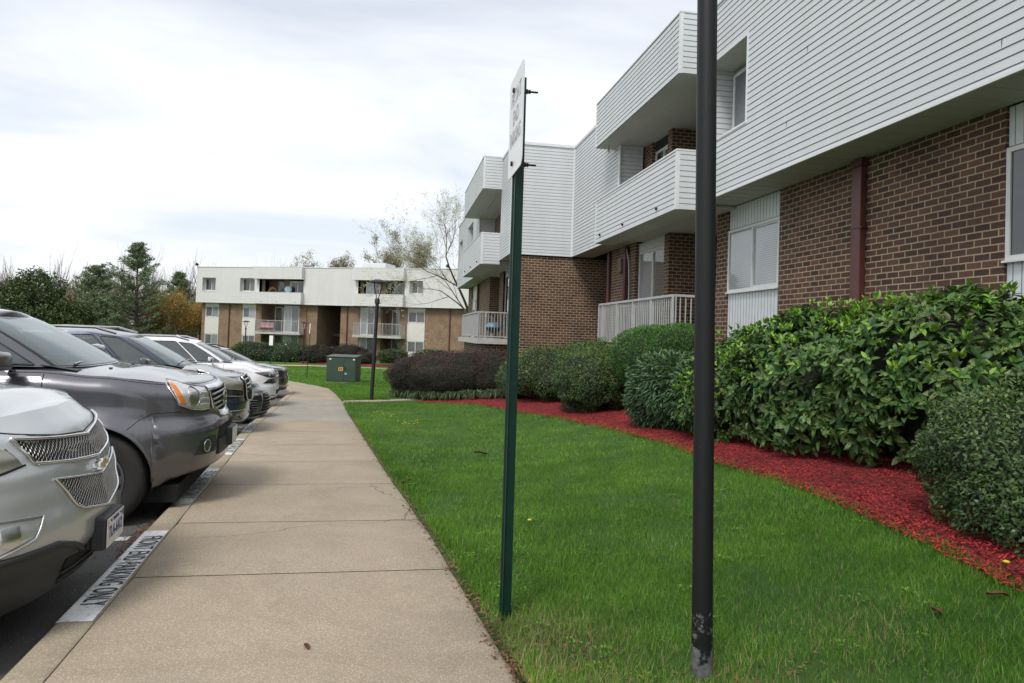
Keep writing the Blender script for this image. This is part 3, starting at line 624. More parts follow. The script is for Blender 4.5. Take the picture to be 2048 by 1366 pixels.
    mb = MB(); wbox(mb, F, 12.73, 15.1, -6, -5.5, ZB, ZS); wbox(mb, F, 12.74, 15.09, -5.4, -.55, ZS-.06, ZS); wbox(mb, F, 13.6, 15.05, -5.0, -2.0, -.6, -.4); mb.build('stair_hall', M['dark'], B)
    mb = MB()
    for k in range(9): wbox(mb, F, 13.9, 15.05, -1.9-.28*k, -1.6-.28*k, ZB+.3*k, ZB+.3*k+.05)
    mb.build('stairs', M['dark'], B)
    mb = MB(); wbox(mb, F, .25, 12.73, -.6, -.02, ZS-.06, ZS-.045); wbox(mb, F, 15.1, LEN, -.6, -.02, ZS-.06, ZS-.045); mb.build('soffit', M['soffit_far'], B)
    for i, (a, b) in enumerate(bays):
        g = ('blind','mesh_screen') if i < 2 else ('dark_glass','curtain')
        panel_battens(K, a, b, 1.84, ZS-.06, .0, B, step=None, mat='cream'); window(K, a+.03, b-.03, .82, 1.82, -.03, B, 2, ('mesh_screen','blind') if i<2 else ('dark_glass','mesh_screen'), fw=.05)
        panel_battens(K, a, b, -.8, .8, .0, B, step=None, mat='cream'); window(K, a+.03, b-.03, -1.82, -.82, -.03, B, 2, ('curtain','blind') if i == 0 else ('curtain','curtain'), fw=.05); panel_battens(K, a, b, ZB, -1.84, .0, B, step=None, mat='cream')
    for a, b in doors:
        for z in (-.42, -3.1): window(K, a, b, z, z+2.5, -.05, B, 2, ('blind','curtain'), fw=.07)
    for a, b in rec:
        for z in (-.42, -3.1): window(F, a+.35, b-.1, z, z+2.4, -2.1, B, 2, ('curtain','dark_glass'), fw=.06)
    for a, b in ((6.85,11.6),(16.85,21.5)):
        mb = MB(); wbox(mb, F, a, b, -2.1, .52, -.62, -.42); mb.build('balcony_slab', M['concrete'], B)
        r = railing(K, a+.1, b-.1, 1.0, -.42, .66, B, step=.14)
    for a, mat, w in ((3.35,'dark',.09),(11.55,'pipe_red',.1),(15.75,'dark',.09),(25.6,'dark',.09)):
        if mat == 'pipe_red' and mat not in M: M[mat] = plain('faded_red_pipe', (.30,.12,.09), .6)
        mb = MB(); wbox(mb, K, a, a+w, .01, .1, ZB, ZS-.08); mb.build('downpipe', M[mat] if mat != 'dark' else M['maroon'], B)
    mb = MB(); wbox(mb, F, .05, LEN, -12, -.12, ZT-.2, ZT-.05); mb.build('roof', M['roof'], B)
    mb = MB(); wbox(mb, F, 15.2, 17.6, -6.5, -4.2, ZT, ZT+.95); bevel(mb.build('roof_box', M['trim'], B), .03)
    mb = MB(); wbox(mb, F, .1, LEN, -11.5, -6.1, ZB, ZT-.2); mb.build('interior_core', M['dark'], B)
    for a in (.02, 25.5):
        mb = MB(); c = F.p(a, .1, ZT+.08); mb.tube([c, c+Vector((0,0,.12))], .03, n=6); mb.tube([c+Vector((-.12,-.05,.22)), c+Vector((.1,.05,.12))], [.16,.09], n=8); mb.build('floodlight', M['black'], B)
    return B
far_building()
# balcony clutter on the far building, each a thing
def clutter():
    P0 = Vector((-18.66, 69.0, 0)); D = Vector((.911, -.413, 0)); N = Vector((-.413, -.911, 0))
    def at(a, o, z): return P0+D*a+N*o+Vector((0,0,z))
    p = at(8.0, -.45, 2.6); t = thing('wicker_chair', 'round tan wicker chair seen over the top floor balcony wall of the far building', 'chair', p, R(-20))
    mb = MB(); rows = []
    for i in range(7):
        a = i/6*math.pi; rows.append([(math.cos(a)*.5*(1-.25*k/4), -.1+.12*k/4, .45+math.sin(a)*.75*(1-.25*k/4)) for k in range(5)])
    mb.grid(rows); mb.build('backrest', plain('wicker', (.30,.19,.09), .8), t, smooth=True)
    mb = MB(); mb.lathe([(0,.40),(.42,.40),(.44,.36),(.42,.3),(.3,.0),(0,0)], n=14); mb.build('seat', plain('wicker_seat', (.22,.13,.06), .8), t)
    p = at(9.85, -.1, 2.3); t = thing('fan', 'pale blue round standing fan on the top floor balcony of the far building', 'fan', p)
    mb = MB(); mb.lathe([(.0,-.06),(.28,-.05),(.33,0),(.28,.05),(0,.06)], c=(0,0,1.25), axis='y', n=18); mb.build('fan_head', plain('pale_blue_plastic', (.25,.36,.42), .5), t)
    mb = MB(); mb.tube([(0,0,0),(0,0,1.2)], .025, n=6); mb.lathe([(.25,0),(.2,.05),(0,.06)], n=14); mb.build('fan_stand', M['white'], t)
    p = at(8.0, .2, -.42); t = thing('folding_chair', 'red striped folding chair behind the railing of the far building', 'chair', p, R(-24))
    m = NT('red_stripes'); v = m.coords('Object'); w = m.node('ShaderNodeTexWave'); w.inputs['Scale'].default_value = 3; m.link(v, w.inputs['Vector']); m.col(m.ramp(w.outputs['Fac'], [(.4, (.45,.05,.08)), (.6, (.5,.45,.45))]))
    mb = MB(); mb.box(-.7,.7,-.02,.02,.1,.85); mb.build('backrest', m.mat, t); mb = MB(); mb.box(-.7,.7,-.45,-.02,.38,.42); mb.build('seat', m.mat, t)
    for x in (-.66,.66):
        mb = MB(); mb.tube([(x,-.4,0),(x,-.02,.42),(x,0,.9)], .015, n=5); mb.build('leg', M['rail'], t)
    # blue kettle grill on the near building's second patio
    t = thing('kettle_grill', 'blue lidded kettle grill behind the patio railing of the near building', 'grill', (3.75, 25.2, -.14))
    mb = MB(); mb.lathe([(.30,.0),(.29,.07),(.22,.15),(.08,.2),(0,.205)], c=(0,0,.42), n=20); mb.build('lid', plain('blue_enamel', (.12,.24,.34), .35), t, smooth=True)
    mb = MB(); mb.lathe([(.30,0),(.27,-.1),(.16,-.2),(0,-.23)], c=(0,0,.415), n=20); mb.build('bowl', M['black'], t, smooth=True)
    for k in range(3):
        a = k*2.1; mb = MB(); mb.tube([(.12*math.cos(a),.12*math.sin(a),.22),(.24*math.cos(a),.24*math.sin(a),0)], .012, n=5); mb.build('leg', M['rail'], t)
    t = thing('potted_plant', 'thin bare potted plant standing inside the upper balcony of the further block', 'plant', (3.9, 25.8, 2.56))
    mb = MB()
    for k in range(9):
        a = random.uniform(0, 6.28); r = random.uniform(.1,.3); mb.tube([(0,0,.25),(r*.4*math.cos(a),r*.4*math.sin(a),.8),(r*math.cos(a),r*math.sin(a),random.uniform(1.1,1.6))], [.012,.008,.004], n=4)
    mb.build('stem', M['dark'], t); mb = MB(); mb.lathe([(.11,0),(.15,.26),(.13,.26),(.12,.24),(0,.24)], n=14); mb.build('pot', M['maroon'], t)
clutter()
# ------------------------------------------------------------------ text
def text_obj(s, name, size, mat, parent, M4, sx=1.0, extrude=.0008, spacing=1.0, align='CENTER', bold=0.0):
    cu = bpy.data.curves.new(name, 'FONT'); cu.body = s; cu.size = size; cu.align_x = align; cu.align_y = 'CENTER'; cu.extrude = extrude; cu.space_character = spacing; cu.offset = bold
    t = bpy.data.objects.new("tmp", cu); C.objects.link(t); dg = bpy.context.evaluated_depsgraph_get(); dg.update()
    me = bpy.data.meshes.new_from_object(t.evaluated_get(dg)); bpy.data.objects.remove(t)
    me.transform(M4 @ Matrix.Diagonal((sx, 1, 1, 1))); me.materials.clear(); me.materials.append(mat)
    o = bpy.data.objects.new(name, me); C.objects.link(o); o.parent = parent; return o
def axes(x, y, z, o): return Matrix((Vector(x), Vector(y), Vector(z))).transposed().to_4x4() if False else Matrix.Translation(Vector(o)) @ Matrix((Vector(x), Vector(y), Vector(z))).transposed().to_4x4()
# ------------------------------------------------------------------ street furniture
def furniture():
    # sign on a green channel post
    px, py = .645, 3.44; zg = gz(px, py)
    t = thing('parking_sign', 'white FRONT END PARKING sign seen almost edge on, on a dark green post', 'sign', (px, py, zg), 0)
    t.rotation_euler = (0, R(-.22), 0)
    top = 1.36+.37*0+ (1.36 if False else 0)
    H = 2.80
    mb = MB(); w, d = .036, .046      # U channel: web with two flanges and lips, open side to -x
    prof = [(-d,-w-.008),(-d,-w+.002),(.0,-w+.012),(.0,w-.012),(-d,w-.002),(-d,w+.008)]
    prof2 = [(x+.0035, y) for x, y in prof]
    loop = prof+prof2[::-1]
    mb.grid([[(x, y, z) for x, y in loop] for z in (-.3, .0, .6, 1.2, 1.8, 2.4, H)], closed=True); mb.poly([(x, y, H) for x, y in loop])
    mb.build('post', M['green_steel'], t)
    sw, sh = .20, .262; zc = 2.55; ox = -.052; oy = -.06
    mb = MB(); pts = []
    for cx, cz, a0 in ((sw-.04, sh-.04, 0), (-sw+.04, sh-.04, 90), (-sw+.04, -sh+.04, 180), (sw-.04, -sh+.04, 270)):
        for k in range(6): a = R(a0+k*18); pts.append((cx+.04*math.cos(a), cz+.04*math.sin(a)))
    fr = [(ox-.002, oy+y, zc+z) for y, z in pts]; bk = [(ox+.001, oy+y, zc+z) for y, z in pts]
    mb.poly(fr); mb.poly(bk[::-1]); mb.grid([fr, bk], closed=True)
    pl = mb.build('sign_plate', plain('sign_white', (.66,.67,.68), .35, var=.06, scale=8), t)
    fade = plain('faded_letters', (.36,.36,.37), .6, var=.18, scale=30)
    for s, z, k in (('FRONT', .14, .80), ('END', .035, .80), ('PARKING', -.07, .66)):
        text_obj(s, 'lettering', .108, fade, pl, axes((0,-1,0),(0,0,1),(-1,0,0),(ox-.0022, oy, zc+z)), sx=k*.95, spacing=1.05, bold=.002)
    for z in (zc+.185, zc-.20):
        mb = MB(); mb.tube([(ox-.012, 0, z),(.05+.02, 0, z)], .0055, n=8); mb.tube([(ox-.012,0,z),(ox-.003,0,z)], .013, n=6); mb.tube([(.004,0,z),(.016,0,z)], .013, n=6); mb.tube([(.02,0,z),(.03,0,z)], .011, n=8); mb.build('bolt', M['rust'], t, smooth=False)
    # near lamp pole: its lantern is above the picture
    def lamp(loc, rad, H, label, tilt, n=24):
        t = thing('street_lamp', label, 'street lamp', loc, 0, 'lamp posts along the sidewalk'); t.rotation_euler = tilt
        mb = MB(); mb.lathe([(rad*1.0,-.3),(rad,.0),(rad,.35),(rad*.985,.36),(rad*.96,H-.62),(rad*.96,H-.6)], n=n); mb.lathe([(rad*.96,H-.6),(0,H-.6)], n=n); mb.build('pole', M['pole'] if rad > .04 and n > 20 else M['black'], t, smooth=True)
        mb = MB(); mb.lathe([(rad*.97,H-.72),(rad*1.35,H-.72),(rad*1.35,H-.58),(rad*1.05,H-.55),(0,H-.55)], n=n); mb.build('collar', M['black'], t, smooth=True, angle=30)
        for k in range(4):
            a = R(45+90*k); mb = MB(); c, s = math.cos(a), math.sin(a)
            mb.tube([(rad*.6*c, rad*.6*s, H-.56),(rad*1.3*c, rad*1.3*s, H-.42),(.16*c,.16*s,H-.22),(.17*c,.17*s,H-.04)], .012, n=6); mb.build('arm', M['black'], t, smooth=True)
        mb = MB(); mb.lathe([(0,-.012),(.28,-.012),(.31,0),(.28,.03),(.19,.07),(.09,.095),(0,.10)], c=(0,0,H-.05), n=28); mb.build('lamp_shade', M['black'], t, smooth=True, angle=35)
        mb = MB(); mb.lathe([(0,-.05),(.07,-.04),(.09,0)], c=(0,0,H-.062), n=16); mb.build('lens', M['blind'], t, smooth=True)
        return t
    m = NT('worn_black_pole'); v = m.coords('Object'); n = m.noise(v, 9, 8, .75); sp = m.node('ShaderNodeSeparateXYZ'); m.link(m.node('ShaderNodeTexCoord').outputs['Object'], sp.inputs[0])
    lo = m.node('ShaderNodeMapRange'); m.link(sp.outputs['Z'], lo.inputs[0]); lo.inputs[1].default_value = .50; lo.inputs[2].default_value = .05; lo.inputs[3].default_value = -.22; lo.inputs[4].default_value = .12
    ad = m.node('ShaderNodeMath', operation='ADD'); m.link(n, ad.inputs[0]); m.link(lo.outputs[0], ad.inputs[1]); chips = m.ramp(ad.outputs[0], [(.52, (0,0,0)), (.56, (1,1,1))])
    n3 = m.noise(m.coords('Object', (1,1,2.5)), 26, 3, .6); rare = m.ramp(n3, [(.735, (0,0,0)), (.75, (1,1,1))])
    c = m.mix(chips, (.006,.0075,.0085), m.ramp(m.noise(v, 25, 5), [(.3, (.06,.062,.065)), (.7, (.16,.16,.16))])); c = m.mix(rare, c, (.20,.20,.19)); m.col(c); m.set(Roughness=.5); m.b.inputs['Specular IOR Level'].default_value = .35; m.bump(n, .15, .004); M['pole'] = m.mat
    lamp((1.34, 2.69, gz(1.335,2.69)), .0435, 3.75, 'closest lamp post, thick black pole with paint scraped to grey near the grass', (0, R(-1.15), 0), 32)
    lamp((-.57, 21.59, f(21.6)), .058, 3.74, 'black lamp post with disc shade standing where the short side path meets the lawn', (0, R(1.2), 0), 16)
    for loc, lab in (((-7.0, 56.5, -2.82), 'far lamp post with disc shade against the brick by the stair opening'), ((-12.3, 60.5, -2.85), 'farthest lamp post with disc shade before the left brick bay of the far building')):
        lamp(loc, .05, 3.3, lab, (0, 0, 0), 8)
    # second sign seen tilted beyond the box
    def small_sign(loc, H, label, w, h, rz, tilt=0, n=True):
        t = thing('parking_sign', label, 'sign', loc, rz); t.rotation_euler = (0, tilt, rz)
        mb = MB(); mb.box(-.03,.0,-.03,.03,-.2,H); mb.build('post', M['green_steel'], t)
        mb = MB(); mb.box(-.045,-.035,-w/2,w/2,H-h,H); pl = mb.build('sign_plate', M['white'], t)
        text_obj('P', 'lettering', h*.5, M['dark'], pl, axes((0,-1,0),(0,0,1),(-1,0,0),(-.046, 0, H-h/2)), sx=1) if False else None
        return t
    small_sign((-4.13, 35.07, f(35.1)), 2.76, 'slender sign post between the sidewalk and the green box', .40, .5, R(12), R(2))
    small_sign((-9.11, 54.17, -2.83), 2.2, 'small white parking sign on a thin post in front of the clipped far hedge', .34, .75, R(62))
    t = thing('marker_post', 'thin bare marker post beside the small white parking sign before the far hedge', 'post', (-8.1, 54.6, -2.83)); mb = MB(); mb.box(-.03,.03,-.03,.03,-.1,1.5); mb.build('stake', M['green_steel'], t); mb = MB(); mb.box(-.06,.05,-.035,.035,1.5,1.6); mb.build('cap', M['rail'], t)
    # pad mounted transformer
    t = thing('transformer_box', 'dark green metal utility box with two doors standing on the lawn', 'utility box', (-2.27, 32.05, f(32)-.02), R(-10))
    W, Dp, H = 1.36, 1.05, 1.22
    mb = MB(); mb.box(-W/2-.05,W/2+.05,-.08,Dp,-.15,.03); mb.build('pad', M['concrete'], t)
    mb = MB(); mb.hexa([(-W/2,0,.03),(W/2,0,.03),(W/2,Dp,.03),(-W/2,Dp,.03),(-W/2,0,H-.04),(W/2,0,H-.04),(W/2,Dp,H+.02),(-W/2,Dp,H+.02)]); bevel(mb.build('cabinet', M['box_green'], t), .012)
    mb = MB(); mb.hexa([(-W/2-.03,-.04,H-.045),(W/2+.03,-.04,H-.045),(W/2+.03,Dp+.02,H+.01),(-W/2-.03,Dp+.02,H+.01),(-W/2-.03,-.04,H),(W/2+.03,-.04,H),(W/2+.03,Dp+.02,H+.06),(-W/2-.03,Dp+.02,H+.06)]); bevel(mb.build('lid', M['box_green'], t), .01)
    for x0, x1 in ((-W/2+.03,.12),(.13,W/2-.03)):
        mb = MB(); mb.box(x0,x1,-.018,-.002,.09,H-.09); dr = bevel(mb.build('door', M['box_green'], t), .006)
        if x0 > 0: mb = MB(); mb.box(x0+.03,x0+.07,-.05,-.018,.6,.75); mb.build('handle', M['rust'], dr)
    mb = MB(); mb.box(-.12,.09,-.026,-.019,.56,.72); mb.build('warning_label', plain('orange_label', (.62,.33,.05), .5), t)
    for k in range(2): mb = MB(); mb.box(-.075+.075*k,-.03+.075*k,-.029,-.0265,.60,.68); mb.build('label_mark', M['dark'], t)
    mb = MB(); mb.box(.17,.28,-.026,-.019,.40,.47); mb.build('number_label', plain('green_label', (.2,.5,.42), .5), t)
    for x in (-.62,.60): mb = MB(); mb.box(x*.9,x*.9+.09,-.026,-.019,H-.16,H-.10); mb.build('corner_label', M['white'], t)
furniture()
# ------------------------------------------------------------------ painted kerb stencils
def stencils():
    def worn(name, c, thr):
        m = NT(name); v = m.coords('Object'); n = m.noise(v, 34, 9, .85, .6); n2 = m.noise(v, 3, 4)
        s = m.node('ShaderNodeMath', operation='ADD'); m.link(n, s.inputs[0]); g = m.node('ShaderNodeMath', operation='MULTIPLY', i_1=.35); m.link(n2, g.inputs[0]); m.link(g.outputs[0], s.inputs[1])
        fac = m.ramp(s.outputs[0], [(thr, (0,0,0)), (thr+.03, (1,1,1))]); m.col(m.mix(m.noise(v, 60, 3), tuple(x*.85 for x in c), tuple(min(1,x*1.1) for x in c))); m.set(Roughness=.75)
        tr = m.node('ShaderNodeBsdfTransparent'); mx = m.node('ShaderNodeMixShader'); m.link(fac, mx.inputs[0]); m.link(tr.outputs[0], mx.inputs[1]); m.link(m.b.outputs[0], mx.inputs[2]); m.link(mx.outputs[0], m.out.inputs['Surface']); return m.mat
    wh = [worn('worn_white_paint', (.74,.75,.74), .588), worn('more_worn_white_paint', (.68,.68,.66), .615)]; bk = [worn('worn_black_stencil', (.035,.037,.045), .585), worn('more_worn_black_stencil', (.06,.06,.065), .62)]
    labs = ['nearest white kerb panel stencilled FRONT END PARKING ONLY beside the silver car', 'second white kerb panel with worn black lettering beside the grey SUV wheel', 'third white kerb panel with faded lettering just past the grey SUV bumper', 'fourth and most worn white kerb panel near where the newer pale slabs begin']
    for i, (y0, y1) in enumerate(((3.62,5.40),(6.35,8.28),(9.41,11.2),(12.2,13.9))):
        t = thing('kerb_stencil', labs[i], 'painted marking', (outx((y0+y1)/2), (y0+y1)/2, f((y0+y1)/2)), 0, 'stencilled panels painted along the kerb')
        O = Vector(t.location); k = 0 if i == 0 else 1
        mb = MB(); rows = [[(outx(y)+.004-O.x, y-O.y, f(y)+.003-O.z-.004), (outx(y)+.02-O.x, y-O.y, f(y)+.0035-O.z), (outx(y)+.168-O.x, y-O.y, f(y)+.0035-O.z)] for y in [y0+(y1-y0)*q/8 for q in range(9)]]
        mb.grid(rows); mb.build('paint_panel', wh[k], t)
        L = y1-y0; dx = (outx(y1)-outx(y0))/L; dv = Vector((-dx, -1, -(f(y1)-f(y0))/L)).normalized(); up = Vector((1, -dx, 0)).normalized(); nn = dv.cross(up)
        mid = Vector(((outx(y0)+outx(y1))/2+.094, (y0+y1)/2+.02, (f(y0)+f(y1))/2+.0062))-O
        text_obj('FRONT END PARKING ONLY', 'lettering', .175, bk[k], t, axes(dv, up, nn, mid), sx=.54*L/1.71, spacing=1.12, extrude=.0004, bold=.0005)
    # bay lines on the asphalt
    for i, y in enumerate((5.62, 8.6, 11.2, 14.05, 17.2)):
        mb = MB(); rows = []
        for k in range(12):
            x = outx(y)-.15-.42*k; yy = y-.103*.42*k; rows.append([(x, yy-.05, road_z(x, yy)+.006), (x, yy+.05, road_z(x, yy)+.006)])
        mb.grid(rows, flip=True); o = mb.build('bay_line', wh[1]); tag(o, ['closest white bay line, between silver car and grey SUV','first white bay line past the grey SUV, bordering the empty bay','second white bay line past the grey SUV, close beside the navy SUV','white bay line between navy SUV and black sedan','white bay line between black sedan and white SUV'][i], 'painted line', 'white bay lines between the parked cars')
stencils()
# ------------------------------------------------------------------ vegetation
RNG = np.random.default_rng(11)
def zgrid(x, y): return np.array([gz(float(a), float(b)) for a, b in zip(x, y)])
M['grass'] = leaf_mat('grass_blades', (.042,.140,.012), (.165,.33,.045), (.34,.32,.15), trans=.35, rough=.6, spec=.3)
def blades(N, x, y, h0, h1, w0, w1, lean=.45, zoff=0):
    z = zgrid(x, y)+zoff; h = h0+(h1-h0)*RNG.random(N)**1.4; w = w0+(w1-w0)*RNG.random(N); th = RNG.random(N)*math.tau; ln = lean*RNG.random(N)**.8; ld = RNG.random(N)*math.tau
    e = np.stack([np.cos(th), np.sin(th), 0*th], 1)*w[:,None]*.5; b = np.stack([x, y, z-.008], 1)
    l = np.stack([np.cos(ld)*ln, np.sin(ld)*ln, 0*ld], 1)*h[:,None]; up = np.stack([0*h, 0*h, h*np.sqrt(np.maximum(.1, 1-ln**2))], 1)
    mid = b+up*.55+l*.35; tip = b+up+l
    V = np.stack([b-e, b+e, mid+e*.75, mid-e*.75, tip], 1); return V
def make_grass():
    Vs = []; T = []
    def patch(N, xf0, xf1, y0, y1, *a, pw=1.0, **k):
        y = y0+(y1-y0)*RNG.random(N)**pw; u = RNG.random(N); x0 = np.array([xf0(t) for t in y]); x1 = np.array([xf1(t) for t in y]); x = x0+(x1-x0)*u
        # clumps and thin spots
        q = np.sin(x*3.1+1.3*np.sin(y*2.3))*np.sin(y*2.7+x*.9)+.6*np.sin(x*9.3+y*4.1)*np.sin(y*8.7-x*3)
        q2 = np.sin(x*1.7+.8*np.sin(y*1.1+2))*np.sin(y*1.3-.5*x); keep = RNG.random(N) < np.clip(.80+.40*q-.25*(q2 > .8), .25, 1)
        x, y, q = x[keep], y[keep], q[keep]; n = len(x); V = blades(n, x, y, *a, **k); Vs.append(V); 
        g = np.sin(x*.8+2)*np.sin(y*.55)*.12
        dead = (np.exp(-(((x-.75)**2)+(y-3.1)**2*.8)/.12)*1.2+np.exp(-((x-1.35)**2+(y-2.3)**2)/.25)*.8+np.exp(-((x-2.2)**2+(y-2.9)**2)/.1)*.5)
        t = np.clip(.36+.17*RNG.standard_normal(n)+.10*q+g+.08*np.sin(x*2.3+y*.7)*np.sin(y*1.9), 0, .76); t = np.where(RNG.random(n) < .022+dead*.5, .88+.12*RNG.random(n), t); T.append(t)
    ed = lambda y: rgtx(y)+.03; mu = lambda y: mulx(y)+.05
    patch(125000, ed, lambda y: min(mu(y), rgtx(y)+3.2), 1.7, 4.2, .02, .070, .0020, .0042, lean=.7)
    patch(100000, ed, mu, 4.2, 8.0, .02, .068, .003, .006, pw=1.2, lean=.7)
    patch(66000, ed, mu, 8.0, 20.7, .025, .07, .005, .011, pw=1.3, lean=.7)
    patch(9000, ed, lambda y: rgtx(y)+.22, 1.7, 20, .03, .10, .003, .007, pw=1.5, lean=.8)
    patch(50000, ed, lambda y: 4.4 if y > 24 else .0, 21.6, 36, .04, .10, .010, .022)
    patch(26000, ed, lambda y: 3.6 if y < 37 else 8, 36, 50.5, .05, .11, .02, .05)
    patch(7000, lambda y: mulx(y)-.10, lambda y: mulx(y)+.10, 2, 15, .03, .09, .003, .007, pw=1.4, lean=.8)
    V = np.concatenate(Vs); t = np.concatenate(T); n = len(V); b = (np.arange(n)*5)[:,None]
    F3 = np.concatenate([b+np.array([[0,1,2]]), b+np.array([[0,2,3]]), b+np.array([[3,2,4]])]); tt = np.concatenate([t, t, t])
    o = np_mesh('lawn_grass', V.reshape(-1, 3), F3, M['grass'], tt); tag(o, 'green mown lawn grass between the sidewalk and the shrub bed', 'grass', kind='stuff')
make_grass()
def lawn_weeds():
    r = np.random.default_rng(40); C0 = []; 
    for k in range(260):
        y = 1.9+13*r.random()**1.7; x = rgtx(y)+.05+(mulx(y)-rgtx(y)-.1)*r.random()**1.5; C0.append((x, y, .010+.018*r.random()))
    P = []; A = []; L = []
    for x, y, s_ in C0:
        n = r.integers(6, 14); z = gz(x, y)
        for i in range(n): a = r.random()*6.28; q = .05*r.random(); P.append((x+q*math.cos(a), y+q*math.sin(a), z+.025)); A.append((math.cos(a), math.sin(a), .25+.35*r.random())); L.append(s_*(.6+.6*r.random()))
    P = np.array(P); A = unit(np.array(A)); L = np.array(L); V, F = quads_leaf(P, A, unit(np.array([0,0,1.])+A*.1), L, L*.5); n = len(P); FF = (np.arange(n)*8)[:,None,None]+F[None]
    o = np_mesh('lawn_weeds', V.reshape(-1,3), FF.reshape(-1,3), M['grass'], np.repeat(np.clip(.55+.2*r.standard_normal(n), 0, .76), len(F)), None, True); tag(o, 'low broad leaved weeds scattered through the lawn', 'weeds', kind='stuff')
def quads_leaf(c, d, nrm, L, Wd, fold=.25, curl=.25, wide=.5):
    """leaves with a midrib fold and a downward curl: 4 quads... c base, d direction, nrm up"""
    s = np.cross(d, nrm); s /= np.linalg.norm(s, axis=1)[:,None]+1e-9; n = np.cross(s, d)
    L = L[:,None]; Wd = Wd[:,None]
    b = c; m1 = c+d*L*.33+n*L*.06; m2 = c+d*L*.70+n*L*(.02-curl*.25); tip = c+d*L-n*L*curl*.7
    up = n*Wd*fold
    a1, a2 = m1-s*Wd*.5+up, m1+s*Wd*.5+up; b1, b2 = m2-s*Wd*.42+up*.8, m2+s*Wd*.42+up*.8
    V = np.stack([b, a1, m1, a2, b1, m2, b2, tip], 1)
    F = [(0,2,1),(0,3,2),(1,2,5),(1,5,4),(2,3,6),(2,6,5),(4,5,7),(5,6,7)]
    return V, np.array(F)
lawn_weeds_ready = True
def simple_leaf(c, d, nrm, L, Wd, curl=.2):
    s = np.cross(d, nrm); s /= np.linalg.norm(s, axis=1)[:,None]+1e-9; n = np.cross(s, d); L = L[:,None]; Wd = Wd[:,None]
    m = c+d*L*.5; V = np.stack([c, m-s*Wd*.5, m+s*Wd*.5, c+d*L-n*L*curl], 1); return V, np.array([(0,2,1),(1,2,3)])
def unit(v): return v/(np.linalg.norm(v, axis=1)[:,None]+1e-9)
def lump(P, seed, amp=.16, fr=2.2):
    r = np.random.default_rng(seed); k = r.normal(size=(7, 3))*fr; ph = r.random(7)*6.28
    return 1+amp*np.mean([np.sin(P@k[i]+ph[i]) for i in range(7)], 0)*2.2
def blob_points(N, ell, seed, zmin=None, amp=.10, sink=.12, power=1.0, topbias=0):
    """points and normals on the union of ellipsoids ((cx,cy,cz),(rx,ry,rz))"""
    r = np.random.default_rng(seed); A = np.array([e[1][0]*e[1][1]+e[1][0]*e[1][2]+e[1][1]*e[1][2] for e in ell]); A = A/A.sum(); P = []; Nn = []
    for (c, s), w in zip(ell, A):
        n = int(N*w*1.6); u = r.normal(size=(n, 3)); u = unit(u); s = np.array(s)
        su = np.sign(u)*np.abs(u)**power; su = unit(su) if power != 1 else su
        k = lump(u*2.2+np.array(c), seed+5, amp)*(1-sink*r.random(n)**2); p = np.array(c)+su*s*k[:,None]; nn = unit(su/s); P.append(p); Nn.append(nn)
    P = np.concatenate(P); Nn = np.concatenate(Nn); ok = np.ones(len(P), bool)
    for c, s in ell: q = (P-np.array(c))/np.array(s); ok &= (q**2).sum(1) > .72
    if zmin is not None: ok &= P[:,2] > np.array([gz(a, b) for a, b in P[:,:2]])+zmin
    P, Nn = P[ok], Nn[ok]; idx = r.permutation(len(P))[:N]; return P[idx], Nn[idx]
def rosettes(name, ell, N, per, L0, L1, ar, mat, parent, base, seed, zmin=.12, sink=.25, spread=(.7,1.35), tone=(.42,.2), amp=.12):
    r = np.random.default_rng(seed); P, Nn = blob_points(N, ell, seed, zmin, amp, sink); m = len(P)
    ax = unit(Nn*.9+r.normal(size=(m,3))*.32+np.array([0,0,.28])); age = np.clip(.5+.35*r.standard_normal(m), 0, 1)
    A = np.repeat(ax, per, 0); P2 = np.repeat(P, per, 0); n = len(P2); e1 = unit(np.cross(A, np.array([.3,.2,1.]))); e2 = np.cross(A, e1)
    az = np.tile(np.arange(per)*2.4, m)+np.repeat(r.random(m)*6.28, per)+r.normal(size=n)*.2; lv = np.tile(np.linspace(0,1,per), m); sp = spread[0]+(spread[1]-spread[0])*(1-lv)+r.normal(size=n)*.12
    d = unit(A*np.cos(sp)[:,None]+(e1*np.cos(az)[:,None]+e2*np.sin(az)[:,None])*np.sin(sp)[:,None]+np.array([0,0,-.22])); L = (L0+(L1-L0)*r.random(n))*(.65+.45*(1-lv))*np.repeat(.75+.4*r.random(m), per); up = unit(A+d*-.2+np.array([0,0,.35])+r.normal(size=(n,3))*.12)
    V, F = quads_leaf(P2-base-A*(.035*(1-lv))[:,None], d, up, L, L*ar*(.85+.3*r.random(n)), fold=.16, curl=.22); FF = (np.arange(n)*8)[:,None,None]+F[None]
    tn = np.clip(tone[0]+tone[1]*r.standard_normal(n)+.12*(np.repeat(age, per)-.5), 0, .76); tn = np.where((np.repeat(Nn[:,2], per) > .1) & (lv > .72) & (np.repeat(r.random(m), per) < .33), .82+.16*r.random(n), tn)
    return np_mesh(name, V.reshape(-1,3), FF.reshape(-1,3), mat, np.repeat(tn, len(F)), parent, True)
